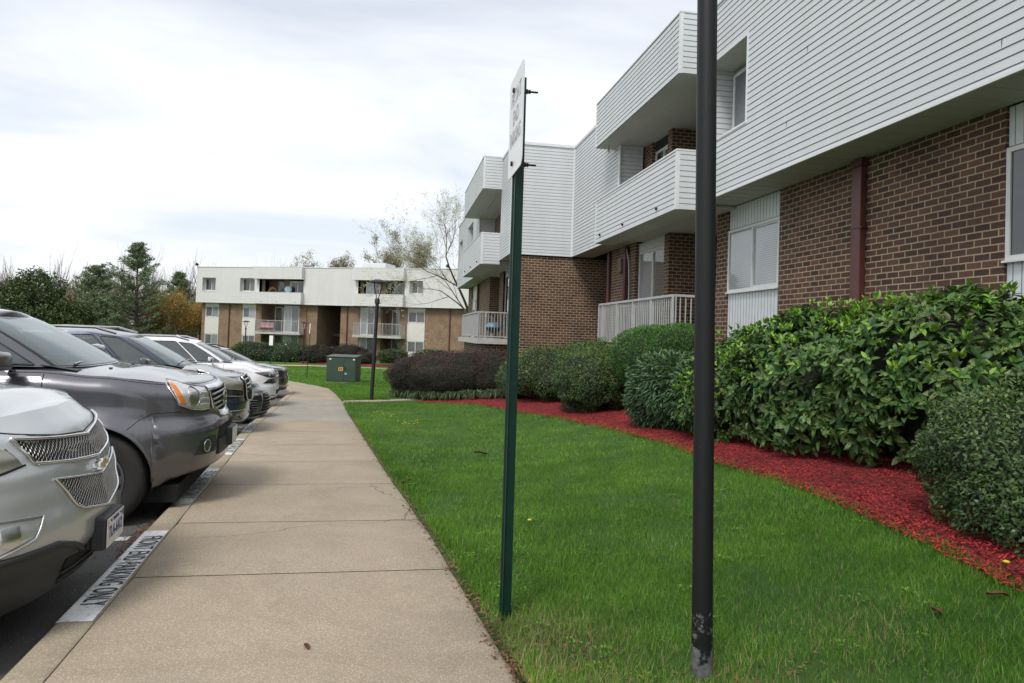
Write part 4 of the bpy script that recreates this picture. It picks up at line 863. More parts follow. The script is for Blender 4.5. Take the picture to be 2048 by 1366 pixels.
def core(name, ell, k, mat, parent, seed, base):
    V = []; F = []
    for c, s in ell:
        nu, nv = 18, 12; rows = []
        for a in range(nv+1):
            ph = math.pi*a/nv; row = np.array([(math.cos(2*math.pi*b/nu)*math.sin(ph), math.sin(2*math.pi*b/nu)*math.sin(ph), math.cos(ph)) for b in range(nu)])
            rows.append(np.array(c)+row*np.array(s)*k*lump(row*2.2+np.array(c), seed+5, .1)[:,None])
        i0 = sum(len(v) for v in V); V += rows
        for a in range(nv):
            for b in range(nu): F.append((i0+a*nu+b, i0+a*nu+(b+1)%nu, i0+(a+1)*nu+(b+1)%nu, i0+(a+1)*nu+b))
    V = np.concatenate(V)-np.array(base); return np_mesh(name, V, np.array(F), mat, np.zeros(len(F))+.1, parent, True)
M['inner'] = plain('shrub_dark_core', (.010,.015,.007), .95, var=.5, scale=30)  # near-black colour paints shade into the inside of the shrubs
def shrub(name, label, ell, N, L0, L1, ar, mat, seed, cat='shrub', group=None, zmin=.05, droop=.2, face=.6, big=False, tone=(.45,.2), toptone=.25, sink=.14, amp=.1, corek=.86, spikes=0, stems=5, tips=0, power=1.0, sharp=False):
    r = np.random.default_rng(seed); base = np.array([ell[0][0][0], ell[0][0][1], gz(ell[0][0][0], ell[0][0][1])])
    t = thing(name, label, cat, tuple(base), 0, group)
    P, Nn = blob_points(N, ell, seed, zmin, amp, sink, power); n = len(P)
    rnd = unit(r.normal(size=(n, 3))); d = unit(Nn*(1-face)+rnd*face+np.array([0, 0, -droop])+Nn*.25); up = unit(Nn+r.normal(size=(n, 3))*.35+np.array([0,0,.5]))
    L = L0+(L1-L0)*r.random(n); W = L*ar*(.8+.4*r.random(n))
    V, F = (quads_leaf if big else simple_leaf)(P-base, d, up, L, W); k = V.shape[1]
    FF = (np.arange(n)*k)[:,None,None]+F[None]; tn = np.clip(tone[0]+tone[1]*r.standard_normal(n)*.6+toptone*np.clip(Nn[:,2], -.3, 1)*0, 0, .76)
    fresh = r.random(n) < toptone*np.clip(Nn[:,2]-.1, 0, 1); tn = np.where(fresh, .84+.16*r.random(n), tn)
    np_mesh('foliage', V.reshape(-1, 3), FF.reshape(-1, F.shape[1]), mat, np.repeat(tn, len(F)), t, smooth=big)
    core('shade_core', ell, corek, M['inner'], t, seed, base)  # solid dark core added inside the leaves so light does not pass
    if tips:      # upright young shoots over the top
        P, Nn = blob_points(tips, ell, seed+1, .5, amp, .0); ok = Nn[:,2] > .15; P, Nn = P[ok], Nn[ok]; m = len(P); rep = 7
        P2 = np.repeat(P, rep, 0); N2 = np.repeat(Nn, rep, 0); az = np.tile(np.arange(rep)*2.4, m)+r.random(m*rep); sp = .25+.35*r.random(m*rep)
        ax = unit(N2*.45+np.array([0, 0, 1.0])); e1 = unit(np.cross(ax, np.array([1., .2, 0]))); e2 = np.cross(ax, e1)
        d = unit(ax+(e1*np.cos(az)[:,None]+e2*np.sin(az)[:,None])*sp[:,None]); L = (.05+.05*r.random(m*rep)); 
        V, F = quads_leaf(P2-base+ax*.02, d, unit(ax+r.normal(size=d.shape)*.3), L, L*.34); FF = (np.arange(len(P2))*8)[:,None,None]+F[None]
        np_mesh('young_shoots', V.reshape(-1, 3), FF.reshape(-1, 3), mat, np.repeat(.86+.14*r.random(len(P2)), len(F)), t, smooth=True)
    mb = MB()
    for i in range(stems):
        c, s = ell[i % len(ell)]; x = c[0]-base[0]+random.uniform(-.3,.3)*s[0]; y = c[1]-base[1]+random.uniform(-.4,.4)*s[1]; z0 = gz(c[0], c[1])-base[2]-.05
        mb = MB(); mb.tube([(x, y, z0), (x+random.uniform(-.1,.1), y+random.uniform(-.1,.1), c[2]-base[2])], [.022, .012], n=5); mb.build('stem', M['bark'], t, smooth=True)
    return t
M['aucuba'] = leaf_mat('aucuba_leaves', (.014,.045,.010), (.060,.140,.032), (.17,.34,.035), trans=.18, rough=.5, spots=(150,.30,(.45,.48,.15)), spec=.4)
M['azalea'] = leaf_mat('azalea_leaves', (.012,.035,.010), (.055,.105,.024), (.15,.22,.04), trans=.2, rough=.5)
M['holly'] = leaf_mat('holly_leaves', (.014,.040,.013), (.055,.105,.030), (.12,.19,.05), trans=.15, rough=.45)
M['bright'] = leaf_mat('bright_leaves', (.018,.070,.008), (.055,.18,.015), (.12,.28,.035), trans=.3, rough=.5)
M['purple'] = leaf_mat('barberry_leaves', (.010,.010,.006), (.042,.030,.022), (.12,.052,.060), trans=.15, rough=.7)
M['rhodo'] = leaf_mat('narrow_leaves', (.014,.045,.018), (.06,.125,.05), (.13,.21,.08), trans=.2, rough=.4)
M['strap'] = leaf_mat('strap_leaves', (.018,.036,.014), (.070,.10,.042), (.26,.30,.18), trans=.2, rough=.45)
lawn_weeds()
def shrubs():
    G = 'shrubs in the red mulch bed'
    # the big speckled laurel
    ae = [((5.2,8.2,-.55),(1.0,1.5,.80)),((4.75,6.7,-.48),(1.0,1.35,.87)),((4.95,5.3,-.38),(.95,1.2,.90)),((5.3,4.2,-.36),(.8,1.0,.84)),((4.5,7.9,-.75),(.8,1.2,.6))]
    t = shrub('aucuba_shrub', 'largest shrub, broad speckled glossy leaves with lime shoots under the brick wall', ae, 6000, .06, .12, .40, M['aucuba'], 21, group=G, droop=.2, face=.7, big=True, tone=(.36,.2), toptone=.2, tips=1100, stems=10, corek=.70, sink=.45)
    rosettes('leaf_rosettes', ae, 5600, 7, .085, .15, .42, M['aucuba'], t, np.array(t.location), 210)
    shrub('holly_shrub', 'dark small leaved shrub at the right edge in front of the speckled laurel', [((4.10,3.6,-.72),(.74,.68,.56)),((4.35,3.1,-.54),(.68,.78,.68)),((3.85,3.35,-.93),(.52,.55,.34))], 52000, .020, .040, .5, M['holly'], 22, group=G, droop=.1, face=.8, tone=(.46,.27), toptone=.5, corek=.74, stems=5, amp=.24, sink=.2)
    shrub('narrow_leaf_shrub', 'grey green shrub with long narrow leaves partly hidden by the nearest lamp post', [((4.15,9.6,-.78),(.62,.85,.62)),((4.35,8.8,-.8),(.6,.6,.55))], 9000, .07, .13, .22, M['rhodo'], 23, group=G, droop=.2, face=.45, big=True, tone=(.45,.2), toptone=.5, corek=.78)
    shrub('bright_green_shrub', 'rounded bright green clipped shrub beside the patio railing behind the lamp post', [((4.65,11.6,-.30),(.72,1.0,.60)),((4.85,10.8,-.25),(.6,.7,.58))], 34000, .025, .045, .3, M['bright'], 24, group=G, droop=-.3, face=.7, tone=(.42,.2), toptone=.45, corek=.9, power=.9)
    shrub('azalea_shrub', 'dense rounded green shrub with a dark hollow below, right of the sign post', [((3.95,13.0,-.90),(.80,1.2,.62)),((4.45,12.6,-.78),(.7,1.0,.64)),((4.4,14.0,-.80),(.8,1.1,.62))], 38000, .028, .05, .45, M['azalea'], 25, group=G, droop=.1, face=.75, tone=(.40,.24), toptone=.42, corek=.88, amp=.16)
    shrub('azalea_shrub', 'green shrub directly behind the sign post, between the purple hedge and the rounded green shrub', [((4.0,16.6,-.95),(1.0,1.7,.72)),((4.9,16.0,-.78),(1.0,1.8,.76)),((3.45,18.2,-1.2),(.6,1.0,.6))], 32000, .035, .06, .45, M['azalea'], 26, group=G, droop=.1, face=.75, tone=(.45,.24), toptone=.5, corek=.9)
    shrub('purple_hedge', 'dark purple barberry hedge left of the sign post, in front of the second patio', [((2.55,22.7,-1.42),(2.2,1.5,.86)),((1.4,23.6,-1.52),(1.6,1.2,.78)),((3.6,21.9,-1.32),(1.2,1.2,.86))], 60000, .03, .055, .45, M['purple'], 27, cat='hedge', group=G, droop=.0, face=.75, tone=(.38,.24), toptone=.75, corek=.92, stems=12, power=.85, amp=.12)
    # far hedges and rounds by the far building
    FG = 'clipped hedges before the far building'
    def far_sh(label, ell, mat, N, seed, s=.12): shrub('clipped_hedge', label, ell, N, s*.7, s*1.3, .5, mat, seed, cat='hedge', group=FG, droop=0, face=.75, tone=(.35,.2), toptone=.2, corek=.93, stems=2, power=.75)
    far_sh('long dark green clipped hedge behind the farthest cars', [((-11.2,60.3,-2.2),(2.4,1.0,.95)),((-8.3,59.4,-2.15),(1.8,1.0,.98))], M['holly'], 7000, 31)
    far_sh('dark brown rounded hedge left of the stair opening', [((-5.75,57.8,-2.15),(1.35,.9,.85))], M['purple'], 3500, 32)
    far_sh('dark brown rounded hedge half hidden by the green utility box', [((-3.4,56.8,-2.1),(1.5,.9,.95)),((-2.2,56.2,-2.3),(1.0,.8,.6))], M['purple'], 4200, 33)
    far_sh('light green open hedge right of the utility box', [((.1,54.6,-1.95),(1.3,.8,.52))], M['azalea'], 2600, 34)
    far_sh('light green hedge between the far lamp post and the purple hedge', [((3.2,53.4,-1.95),(1.7,.9,.62))], M['azalea'], 3000, 35)
    for x, y, r_ in ((-7.3,60.2,1.3),(-5.8,56.6,1.6),(-3.0,55.6,2.6),(1.0,53.6,3.2)):
        pass
    mb = MB(); P = [(-7.6,58.2,60.4),(-5.5,56.4,59.4),(-3,54.6,58.2),(0,53.0,56.6),(3,51.4,55.3),(6,50.3,54)]
    mb.grid([[(x, a, f(a)+.03), (x, (a+b)/2, f(a)+.12), (x, b, f(b)+.05)] for x, a, b in P], flip=True); struct(mb.build('mulch_bed', M['mulch']))
shrubs()
def strap_clumps():
    pts = [(.25,23.3),(.6,22.5),(.95,21.9),(1.35,21.6),(1.6,22.0),(1.85,21.1),(2.15,20.7),(2.4,21.0),(2.6,20.1),(2.85,19.6),(3.0,19.1),(3.25,19.3),(3.3,18.4)]
    ords = ['first','second','third','fourth','fifth','sixth','seventh','eighth','ninth','tenth','eleventh','twelfth','thirteenth']
    for i, (x, y) in enumerate(pts):
        z = gz(x, y); t = thing('lily_turf', f'{ords[i]} lily turf clump counted from the lamp post rightwards under the purple hedge', 'plant', (x, y, z), 0, 'arching lily turf clumps edging the mulch bed')
        r = np.random.default_rng(100+i); n = 170; az = r.random(n)*6.28; L = .28+.22*r.random(n); lean = .25+.75*r.random(n); w = .011+.008*r.random(n)
        rad = .05*r.random(n); b = np.stack([np.cos(az)*rad, np.sin(az)*rad, 0*az], 1); o = np.stack([np.cos(az), np.sin(az), 0*az], 1); s = np.stack([-np.sin(az), np.cos(az), 0*az], 1)*w[:,None]
        p1 = b+o*(L*lean*.35)[:,None]+np.array([0,0,1])*(L*.55)[:,None]; p2 = b+o*(L*lean*.8)[:,None]+np.array([0,0,1])*(L*(.7-.25*lean))[:,None]; p3 = b+o*(L*lean*1.15)[:,None]+np.array([0,0,1])*(L*(.5-.48*lean))[:,None]
        V = np.stack([b-s, b+s, p1-s, p1+s, p2-s, p2+s, p3], 1); F = np.array([(0,1,3),(0,3,2),(2,3,5),(2,5,4),(4,5,6)]); FF = (np.arange(n)*7)[:,None,None]+F[None]
        tn = np.clip(.45+.2*r.standard_normal(n), 0, 1); np_mesh('leaves', V.reshape(-1,3), FF.reshape(-1,3), M['strap'], np.repeat(tn, 5), t)
strap_clumps()
# ------------------------------------------------------------------ trees
def grow(mb, p, d, L, r, depth, maxd, tips, rs, spread=.6, up=.15, nseg=3, ratio=.72, kids=(2,3), taper=.62, sides=5, wob=.12):
    pts = [Vector(p)]; rad = [r]; dd = Vector(d)
    for k in range(nseg):
        dd = (dd+Vector((rs.uniform(-wob,wob), rs.uniform(-wob,wob), rs.uniform(-wob,wob)+up*.2))).normalized(); pts.append(pts[-1]+dd*L/nseg); rad.append(r*(1-(1-taper)*(k+1)/nseg))
    mb.tube(pts, rad, n=max(3, sides-depth), caps=False)
    if depth >= maxd: tips.append((pts[-1], dd)); tips.append((pts[-2], dd)); return
    n = rs.randint(*kids)
    for i in range(n):
        k = nseg if i == 0 else rs.randint(max(1, nseg-2), nseg); a = rs.uniform(0, 6.28); s = spread*(.35 if i == 0 else rs.uniform(.7, 1.2))
        e = dd.orthogonal().normalized(); e = Matrix.Rotation(a, 3, dd) @ e; nd = (dd+e*s+Vector((0,0,up))).normalized()
        grow(mb, pts[k], nd, L*ratio*rs.uniform(.8, 1.15), rad[k]*(.85 if i == 0 else .6), depth+1, maxd, tips, rs, spread, up, nseg, ratio, kids, taper, sides, wob)
def cards(name, pts, mat, parent, seed, per, rad, s0, s1, tone=(.5,.2), ar=.6):
    r = np.random.default_rng(seed); P = np.repeat(np.array([tuple(p) for p in pts]), per, 0); n = len(P); P = P+r.normal(size=(n,3))*rad
    d = unit(r.normal(size=(n,3))); u = unit(r.normal(size=(n,3))); L = s0+(s1-s0)*r.random(n); V, F = simple_leaf(P, d, u, L, L*ar); FF = (np.arange(n)*4)[:,None,None]+F[None]
    return np_mesh(name, V.reshape(-1,3), FF.reshape(-1,3), mat, np.repeat(np.clip(tone[0]+tone[1]*r.standard_normal(n), 0, 1), 2), parent)
def tree(name, label, loc, H, seed, leaf=None, per=5, rad=.25, s=(.06,.12), maxd=5, L=None, r=.18, spread=.6, up=.15, bark='bark', group=None, kids=(2,3), lean=(0,0,1), tone=(.5,.2), ratio=.72, nseg=3):
    rs = random.Random(seed); t = thing(name, label, 'tree', loc, 0, group); mb = MB(); tips = []
    grow(mb, (0,0,-.2), lean, L or H*.30, r, 0, maxd, tips, rs, spread, up, nseg, ratio, kids)
    mb.build('trunk', M[bark], t, smooth=True)
    if leaf: cards('crown', [p for p, d in tips], leaf, t, seed, per, rad, s[0], s[1], tone)
    return t
M['needle'] = leaf_mat('pine_needles', (.065,.10,.055), (.17,.225,.115), (.24,.27,.16), trans=.1, rough=.7)
M['magnolia'] = leaf_mat('magnolia_leaves', (.016,.035,.010), (.075,.105,.030), (.2,.19,.11), trans=.1, rough=.5)
M['budding'] = leaf_mat('budding_leaves', (.26,.155,.04), (.44,.29,.09), (.27,.29,.10), trans=.3, rough=.7)
M['blossom'] = leaf_mat('pale_blossom', (.30,.32,.20), (.50,.52,.38), (.66,.66,.56), trans=.35, rough=.7)
M['spring'] = leaf_mat('spring_leaves', (.15,.12,.06), (.26,.24,.12), (.26,.14,.07), trans=.3, rough=.7)
M['woods'] = leaf_mat('woods_twigs', (.15,.11,.075), (.30,.235,.17), (.2,.22,.10), trans=.1, rough=.9)
def pine(label, loc, H, seed, low=.12, spread=.38, lop=None):
    rs = random.Random(seed); t = thing('pine_tree', label, 'tree', loc, 0, 'pines at the edge of the woods'); mb = MB(); r = H*.018
    top = Vector((rs.uniform(-.3,.3), 0, H)); mb.tube([(0,0,-.3),(.05,0,H*.3),(top.x*.6,0,H*.7),tuple(top)], [r,r*.85,r*.5,.03], n=8); pts = []
    z = H*low
    while z < H*.985:
        k = z/H; n = rs.randint(3,5); a0 = rs.uniform(0,6.28)
        for i in range(n):
            a = a0+i*6.28/n+rs.uniform(-.3,.3); Lb = H*spread*min(1, (1-k)*1.35+.06)*rs.uniform(.55,1.12)*(1 if k > .25 else .8)
            if lop and k > .55 and rs.random() < .25: Lb *= 1.35
            d = Vector((math.cos(a), math.sin(a), .05+.35*k)); p = Vector((top.x*k, 0, z)); q = [p]
            for m in range(6): d = (d+Vector((rs.uniform(-.12,.12), rs.uniform(-.12,.12), .05))).normalized(); q.append(q[-1]+d*Lb/6)
            mb.tube(q, [max(.012, r*.4*(1-k)+.02)*(1-m/7) for m in range(7)], n=4, caps=False)
            for m in range(1 if Lb < 1.5 else 2, 7):
                for w in range(3):
                    sd = Matrix.Rotation(rs.uniform(-1.2,1.2), 3, Vector((0,0,1))) @ d; e = q[m]+sd*rs.uniform(.05,.16)*Lb
                    for s_ in range(3): pts.append(q[m]+(e-q[m])*((s_+1)/3)+Vector((0,0,.06)))
        z += H*rs.uniform(.032,.055)
    mb.build('trunk', M['bark'], t, smooth=True); r2 = np.random.default_rng(seed); P = np.repeat(np.array([tuple(p) for p in pts]), 4, 0); n = len(P); P += r2.normal(size=(n,3))*np.array([.13,.13,.07])
    d = unit(r2.normal(size=(n,3))*np.array([1,1,.5])+np.array([0,0,.5])); u = unit(r2.normal(size=(n,3))); L = .16+.16*r2.random(n); V, F = simple_leaf(P, d, u, L, L*.28); FF = (np.arange(n)*4)[:,None,None]+F[None]
    np_mesh('crown', V.reshape(-1,3), FF.reshape(-1,3), M['needle'], np.repeat(np.clip(.42+.2*r2.standard_normal(n), 0, 1), 2), t); return t
def trees():
    pine('tallest pine with upswept open branches at the edge of the woods', (-24.3, 70, -2.9), 10.6, 41, .1, .40, True)
    pine('broad lower pine left of the tallest pine', (-28.4, 71, -2.9), 8.3, 42, .1, .52, True)
    pine('pine right of the tallest pine, rising above the orange budding trees', (-22.6, 78, -2.9), 8.6, 43, .15, .42)
    pine('small bushy pine below the tallest pine behind the parked cars', (-26.2, 66.5, -2.9), 4.8, 44, .08, .55)
    # magnolia: dense broadleaf evergreen
    t = thing('magnolia_tree', 'dense dark evergreen tree at the far left behind the grey SUV', 'tree', (-30.2, 62, -2.9)); mb = MB(); mb.tube([(0,0,-.2),(.1,0,3.0)], [.25,.15], n=8); mb.build('trunk', M['bark'], t, smooth=True)
    ell = [((0,0,3.2),(3.6,3.4,2.6)),((1.0,-.3,5.0),(2.0,2.0,1.8)),((2.6,-1,2.6),(2.6,2.4,1.7)),((-2.4,0,3.2),(2.4,2.6,2.2)),((3.8,-.5,3.4),(1.6,1.6,1.1))]
    r = np.random.default_rng(51); P = []
    for c, s in ell:
        n = 7500; u = unit(r.normal(size=(n,3))); P.append(np.array(c)+u*np.array(s)*(lump(u*2+np.array(c), 3, .22, 3)*(1-.35*r.random(n)**2))[:,None])
    P = np.concatenate(P); P = P[P[:,2] > .3]; n = len(P); d = unit(r.normal(size=(n,3))+np.array([0,0,.3])); u = unit(r.normal(size=(n,3))); L = .14+.14*r.random(n); V, F = simple_leaf(P, d, u, L, L*.5); FF = (np.arange(n)*4)[:,None,None]+F[None]
    tn = np.clip(.4+.24*r.standard_normal(n), 0, 1); np_mesh('crown', V.reshape(-1,3), FF.reshape(-1,3), M['magnolia'], np.repeat(tn, 2), t)
    for i, (x, y, H, sd) in enumerate(((-38.2,76,9.5,61),(-34.5,80,7.6,62),(-31,84,8.2,63),(-28.5,86,8.2,64),(-33.8,84,7.4,65),(-36,86,7.8,66),(-21.6,90,9.4,67),(-20.2,84,8.8,68),(-42,80,8.5,69),(-30,88,9,70))):
        tree('bare_tree', ['tall bare grey tree at the far left rising behind the magnolia','bare tree whose twigs rise between magnolia and pines','slender bare tree just left of the broad pine','bare tree behind the broad lower pine','thin bare tree above the right shoulder of the magnolia','leafless tree in the gap right of the magnolia','tall bare tree right behind the far building corner','pale bare tree beside the left end of the far building','bare tree cut by the left picture edge','bare twiggy tree top behind the broad pine'][i], (x, y, -2.95), H, sd, maxd=5, L=H*.37, r=.22, spread=.48, up=.35, bark='bark_pale' if i in (0,7,8) else 'twig', group='bare trees of the woods', kids=(2,4))
    for i, (x, y, H, sd) in enumerate(((-20.6,70,6.0,71),(-19.4,74,5.6,72),(-22.6,73.5,5.6,73),(-18.0,76,5.2,74))):
        tree('budding_tree', ['orange budding tree beside the tallest pine','orange budding tree touching the left corner of the far building','orange budding tree behind the tallest pine','smaller orange budding tree half behind the far building'][i], (x, y, -2.95), H, sd, leaf=M['budding'], per=26, rad=.34, s=(.07,.15), maxd=5, L=H*.33, r=.10, spread=.75, up=.2, bark='twig', group='orange budding trees', kids=(2,4), tone=(.45,.3))
    for i, (x, y, H, sd, lf) in enumerate(((-1.2,92,15.2,81,'spring'),(.9,94,15.0,82,'spring'),(-5.5,90,12.6,83,'spring'),(-7.6,96,12.6,84,'spring'),(3.4,92,14.6,85,'spring'),(-11.5,92,12.0,86,'spring'))):
        tree('leafing_tree', ['tallest leafing tree above the roof box of the far building','reddish leafing tree right of the roof box','low green topped tree above the middle of the far roof','leafing tree peeping over the far roof left of centre','leafing tree behind the right end of the far roof','faint tree top above the left balcony fascia of the far building'][i], (x, y, -3), H, sd, leaf=M[lf], per=15, rad=.24, s=(.09,.19), maxd=6, L=H*.34, r=.36, spread=.55, up=.25, bark='twig', group='leafing trees behind the far building', kids=(2,3), tone=(.5,.35))
    tree('flowering_tree', 'tree with pale blossom reaching out from behind the near building', (6.4, 43.0, -2.7), 12.5, 93, leaf=M['blossom'], per=5, rad=.06, s=(.04,.085), maxd=7, L=3.55, r=.27, spread=.80, up=.04, bark='bark', kids=(2,4), lean=(-.42,0,1), tone=(.6,.25), ratio=.77)
    # the wood behind: a deep, many-layered mass of twigs nobody could count
    mb = MB(); rs = random.Random(5); tips = []
    for i in range(95):
        x = rs.uniform(-66,-14); y = rs.uniform(84,112); grow(mb, (x, y, -3), (0,0,1), rs.uniform(2.4,3.6), .20, 0, 4, tips, rs, .45, .25, 2, .8, (2,4), .6, 4, .1)
    o = mb.build('woods', M['twig']); tag(o, 'leafless brown woods beyond the parking lot', 'woods', kind='stuff')
    r = np.random.default_rng(8); n = 90000; x = -75+68*r.random(n); y = 84+30*r.random(n); z = -3.1+(6.6+1.2*np.sin(x*.5)+.8*np.sin(x*1.3+y))*r.random(n)**.8; P = np.stack([x,y,z],1); d = unit(r.normal(size=(n,3))+np.array([0,0,.8])); u = unit(r.normal(size=(n,3))); L = .25+.5*r.random(n); V, F = simple_leaf(P, d, u, L, L*.12+.03); FF = (np.arange(n)*4)[:,None,None]+F[None]
    o = np_mesh('undergrowth', V.reshape(-1,3), FF.reshape(-1,3), M['woods'], np.repeat(np.clip(.5+.25*r.standard_normal(n), 0, 1), 2)); tag(o, 'brown undergrowth filling the edge of the woods', 'undergrowth', kind='stuff')
trees()
# ------------------------------------------------------------------ small litter
def litter():
    dl = leaf_mat('dead_leaf', (.09,.04,.02), (.20,.11,.065), trans=.05, rough=.9)
    for i, (x, y, s, lab) in enumerate(((1.26,9.25,.085,'brown curled dead leaf on the lawn left of the sign post'),(2.55,2.78,.05,'pale dead leaf in the grass right of the nearest lamp post'),(2.9,2.8,.045,'dead leaf near the lower right corner of the lawn'),(.2,7.2,.06,'reddish dead leaf at the grass edge of the sidewalk'),(-.33,3.2,.028,'tiny brown leaf scrap lying on the nearest sidewalk slab'))):
        z = (gz(x,y)+.035) if x > rgtx(y) else f(y)+.004
        t = thing('fallen_leaf', lab, 'leaf', (x, y, z), i*1.3); mb = MB(); rows = []
        for a in range(5):
            v = a/4; w = math.sin(math.pi*v)*.42+.02; rows.append([((v-.5)*s*2, b*w*s, .25*s*abs(b)+.15*s*math.sin(v*5)) for b in (-1,-.5,0,.5,1)])
        mb.grid(rows); o = mb.build('blade', dl, t, smooth=True); mb = MB(); mb.tube([(s,0,.01),(s*1.5,.1*s,.02)], s*.03, n=4); mb.build('stalk', dl, t)
    yl = plain('dandelion_yellow', (.55,.42,.02), .7)
    for i, (x, y, lab) in enumerate(((.31,13.4,'dandelion cluster nearest the sidewalk in the far lawn'),(-.12,15.4,'dandelion cluster at the sidewalk edge near the side path'),(1.11,5.2,'single dandelion just right of the sign post'),(3.3,6.5,'single dandelion at the mulch edge behind the nearest lamp post'),(3.16,3.0,'single dandelion in the lower right corner by the mulch'))):
        z = gz(x,y); t = thing('dandelion', lab, 'flower', (x,y,z), 0, 'dandelions in the lawn'); cl = 9 if i < 2 else 1
        rs = random.Random(i)
        for k in range(cl):
            dx, dy = (rs.uniform(-.3,.3), rs.uniform(-.4,.4)) if cl > 1 else (0,0); mb = MB(); mb.tube([(dx,dy,0),(dx,dy,.075)], .002, n=4); st = mb.build('stem', M['bright'], t); mb = MB(); mb.lathe([(0,.0),(.012,.002),(.017,.009),(.010,.014),(0,.015)], c=(dx,dy,.075), n=10); mb.build('flower_head', yl, st)
    # dry leaf crumbs along the walk edge, and bark crumbs in the gutter
    r = np.random.default_rng(77); n = 5200; y = 2.0+15*r.random(n)**1.9; x = np.array([rgtx(t) for t in y])+.02+.035*r.standard_normal(n); m2 = r.random(n) < .3
    x = np.where(m2, .75+.22*r.standard_normal(n), x); y = np.where(m2, 3.0+.42*r.standard_normal(n), y); m3 = r.random(n) < .12; x = np.where(m3, 1.4+.3*r.standard_normal(n), x); y = np.where(m3, 2.35+.25*r.standard_normal(n), y); ok = x > np.array([rgtx(t) for t in y])-.06; x, y = x[ok], y[ok]; n = len(x)
    z = np.array([max(f(b)+.002, gz(a,b)+.0) for a, b in zip(x, y)])+.012*r.random(n); P = np.stack([x,y,z],1); d = unit(r.normal(size=(n,3))*np.array([1,1,.25])); u = unit(np.array([0,0,1.])+r.normal(size=(n,3))*.4); L = .012+.035*r.random(n)**2; V, F = simple_leaf(P,d,u,L,L*(.12+.35*r.random(n))); FF = (np.arange(n)*4)[:,None,None]+F[None]
    o = np_mesh('leaf_litter', V.reshape(-1,3), FF.reshape(-1,3), dl, np.repeat(r.random(n),2)); tag(o, 'dry brown leaf litter along the grass edge of the sidewalk', 'leaf litter', kind='stuff')
    n = 800; y = np.where(r.random(n) < .65, 5.75+.36*r.standard_normal(n), 2+14*r.random(n)); x = np.array([outx(t) for t in y])-.02-np.abs(.07*r.standard_normal(n)); z = np.array([road_z(a,b) for a,b in zip(x,y)])+.004+.018*r.random(n); P = np.stack([x,y,z],1); d = unit(r.normal(size=(n,3))*np.array([1,1,.3])); u = unit(np.array([0,0,1.])+r.normal(size=(n,3))*.4); L = .012+.028*r.random(n); V, F = simple_leaf(P,d,u,L,L*.4); FF = (np.arange(n)*4)[:,None,None]+F[None]
    o = np_mesh('gutter_debris', V.reshape(-1,3), FF.reshape(-1,3), leaf_mat('gutter_crumbs', (.07,.03,.02), (.19,.085,.055), trans=0, rough=.9), np.repeat(r.random(n),2)); tag(o, 'reddish bark crumbs gathered in the gutter against the kerb', 'debris', kind='stuff')
litter()
# ------------------------------------------------------------------ cars
def paint(name, c, flake=.0, metal=.55, rough=.32):
    m = NT(name); v = m.coords('Object'); n = m.noise(v, 2.2, 5, .6); g = m.noise(v, 900, 2, .5); dirt = m.noise(v, 7, 8, .7)
    a = m.mix(g, tuple(x*.85 for x in c), tuple(min(1, x*1.18) for x in c)); a = m.mix(1.0, a, m.ramp(n, [(.3, (.93,.93,.93)), (.7, (1.04,1.04,1.04))]), 'MULTIPLY')
    sp = m.node('ShaderNodeSeparateXYZ'); m.link(m.node('ShaderNodeTexCoord').outputs['Object'], sp.inputs[0])
    mr = m.node('ShaderNodeMapRange'); m.link(sp.outputs['Z'], mr.inputs[0]); mr.inputs[1].default_value = .65; mr.inputs[2].default_value = .2; mr.inputs[3].default_value = 0; mr.inputs[4].default_value = .55
    ml = m.node('ShaderNodeMath', operation='MULTIPLY'); m.link(mr.outputs[0], ml.inputs[0]); m.link(dirt, ml.inputs[1]); a = m.mix(ml.outputs[0], a, (.16,.14,.115))
    m.col(a); m.set(Metallic=metal, Roughness=rough); m.b.inputs['Coat Weight'].default_value = 1; m.b.inputs['Coat Roughness'].default_value = .05; m.b.inputs['Coat IOR'].default_value = 1.5
    return m.mat
def simple(name, c, rough, metal=0, coat=0, spec=.5):
    m = NT(name); v = m.coords('Object'); n = m.noise(v, 12, 5); m.col(m.ramp(n, [(.3, tuple(x*.88 for x in c)), (.7, tuple(min(1,x*1.1) for x in c))])); m.set(Roughness=rough, Metallic=metal); m.b.inputs['Coat Weight'].default_value = coat; m.b.inputs['Specular IOR Level'].default_value = spec; return m.mat
M['chrome'] = simple('chrome', (.72,.73,.74), .12, 1.0); M['satin'] = simple('satin_metal', (.42,.42,.42), .3, 1.0)
M['cladding'] = simple('black_plastic', (.028,.030,.032), .55); M['gloss_black'] = simple('gloss_black', (.008,.008,.009), .12, 0, 1); M['tyre'] = simple('tyre_rubber', (.022,.021,.020), .8); M['well'] = simple('wheel_well', (.008,.008,.008), .95)
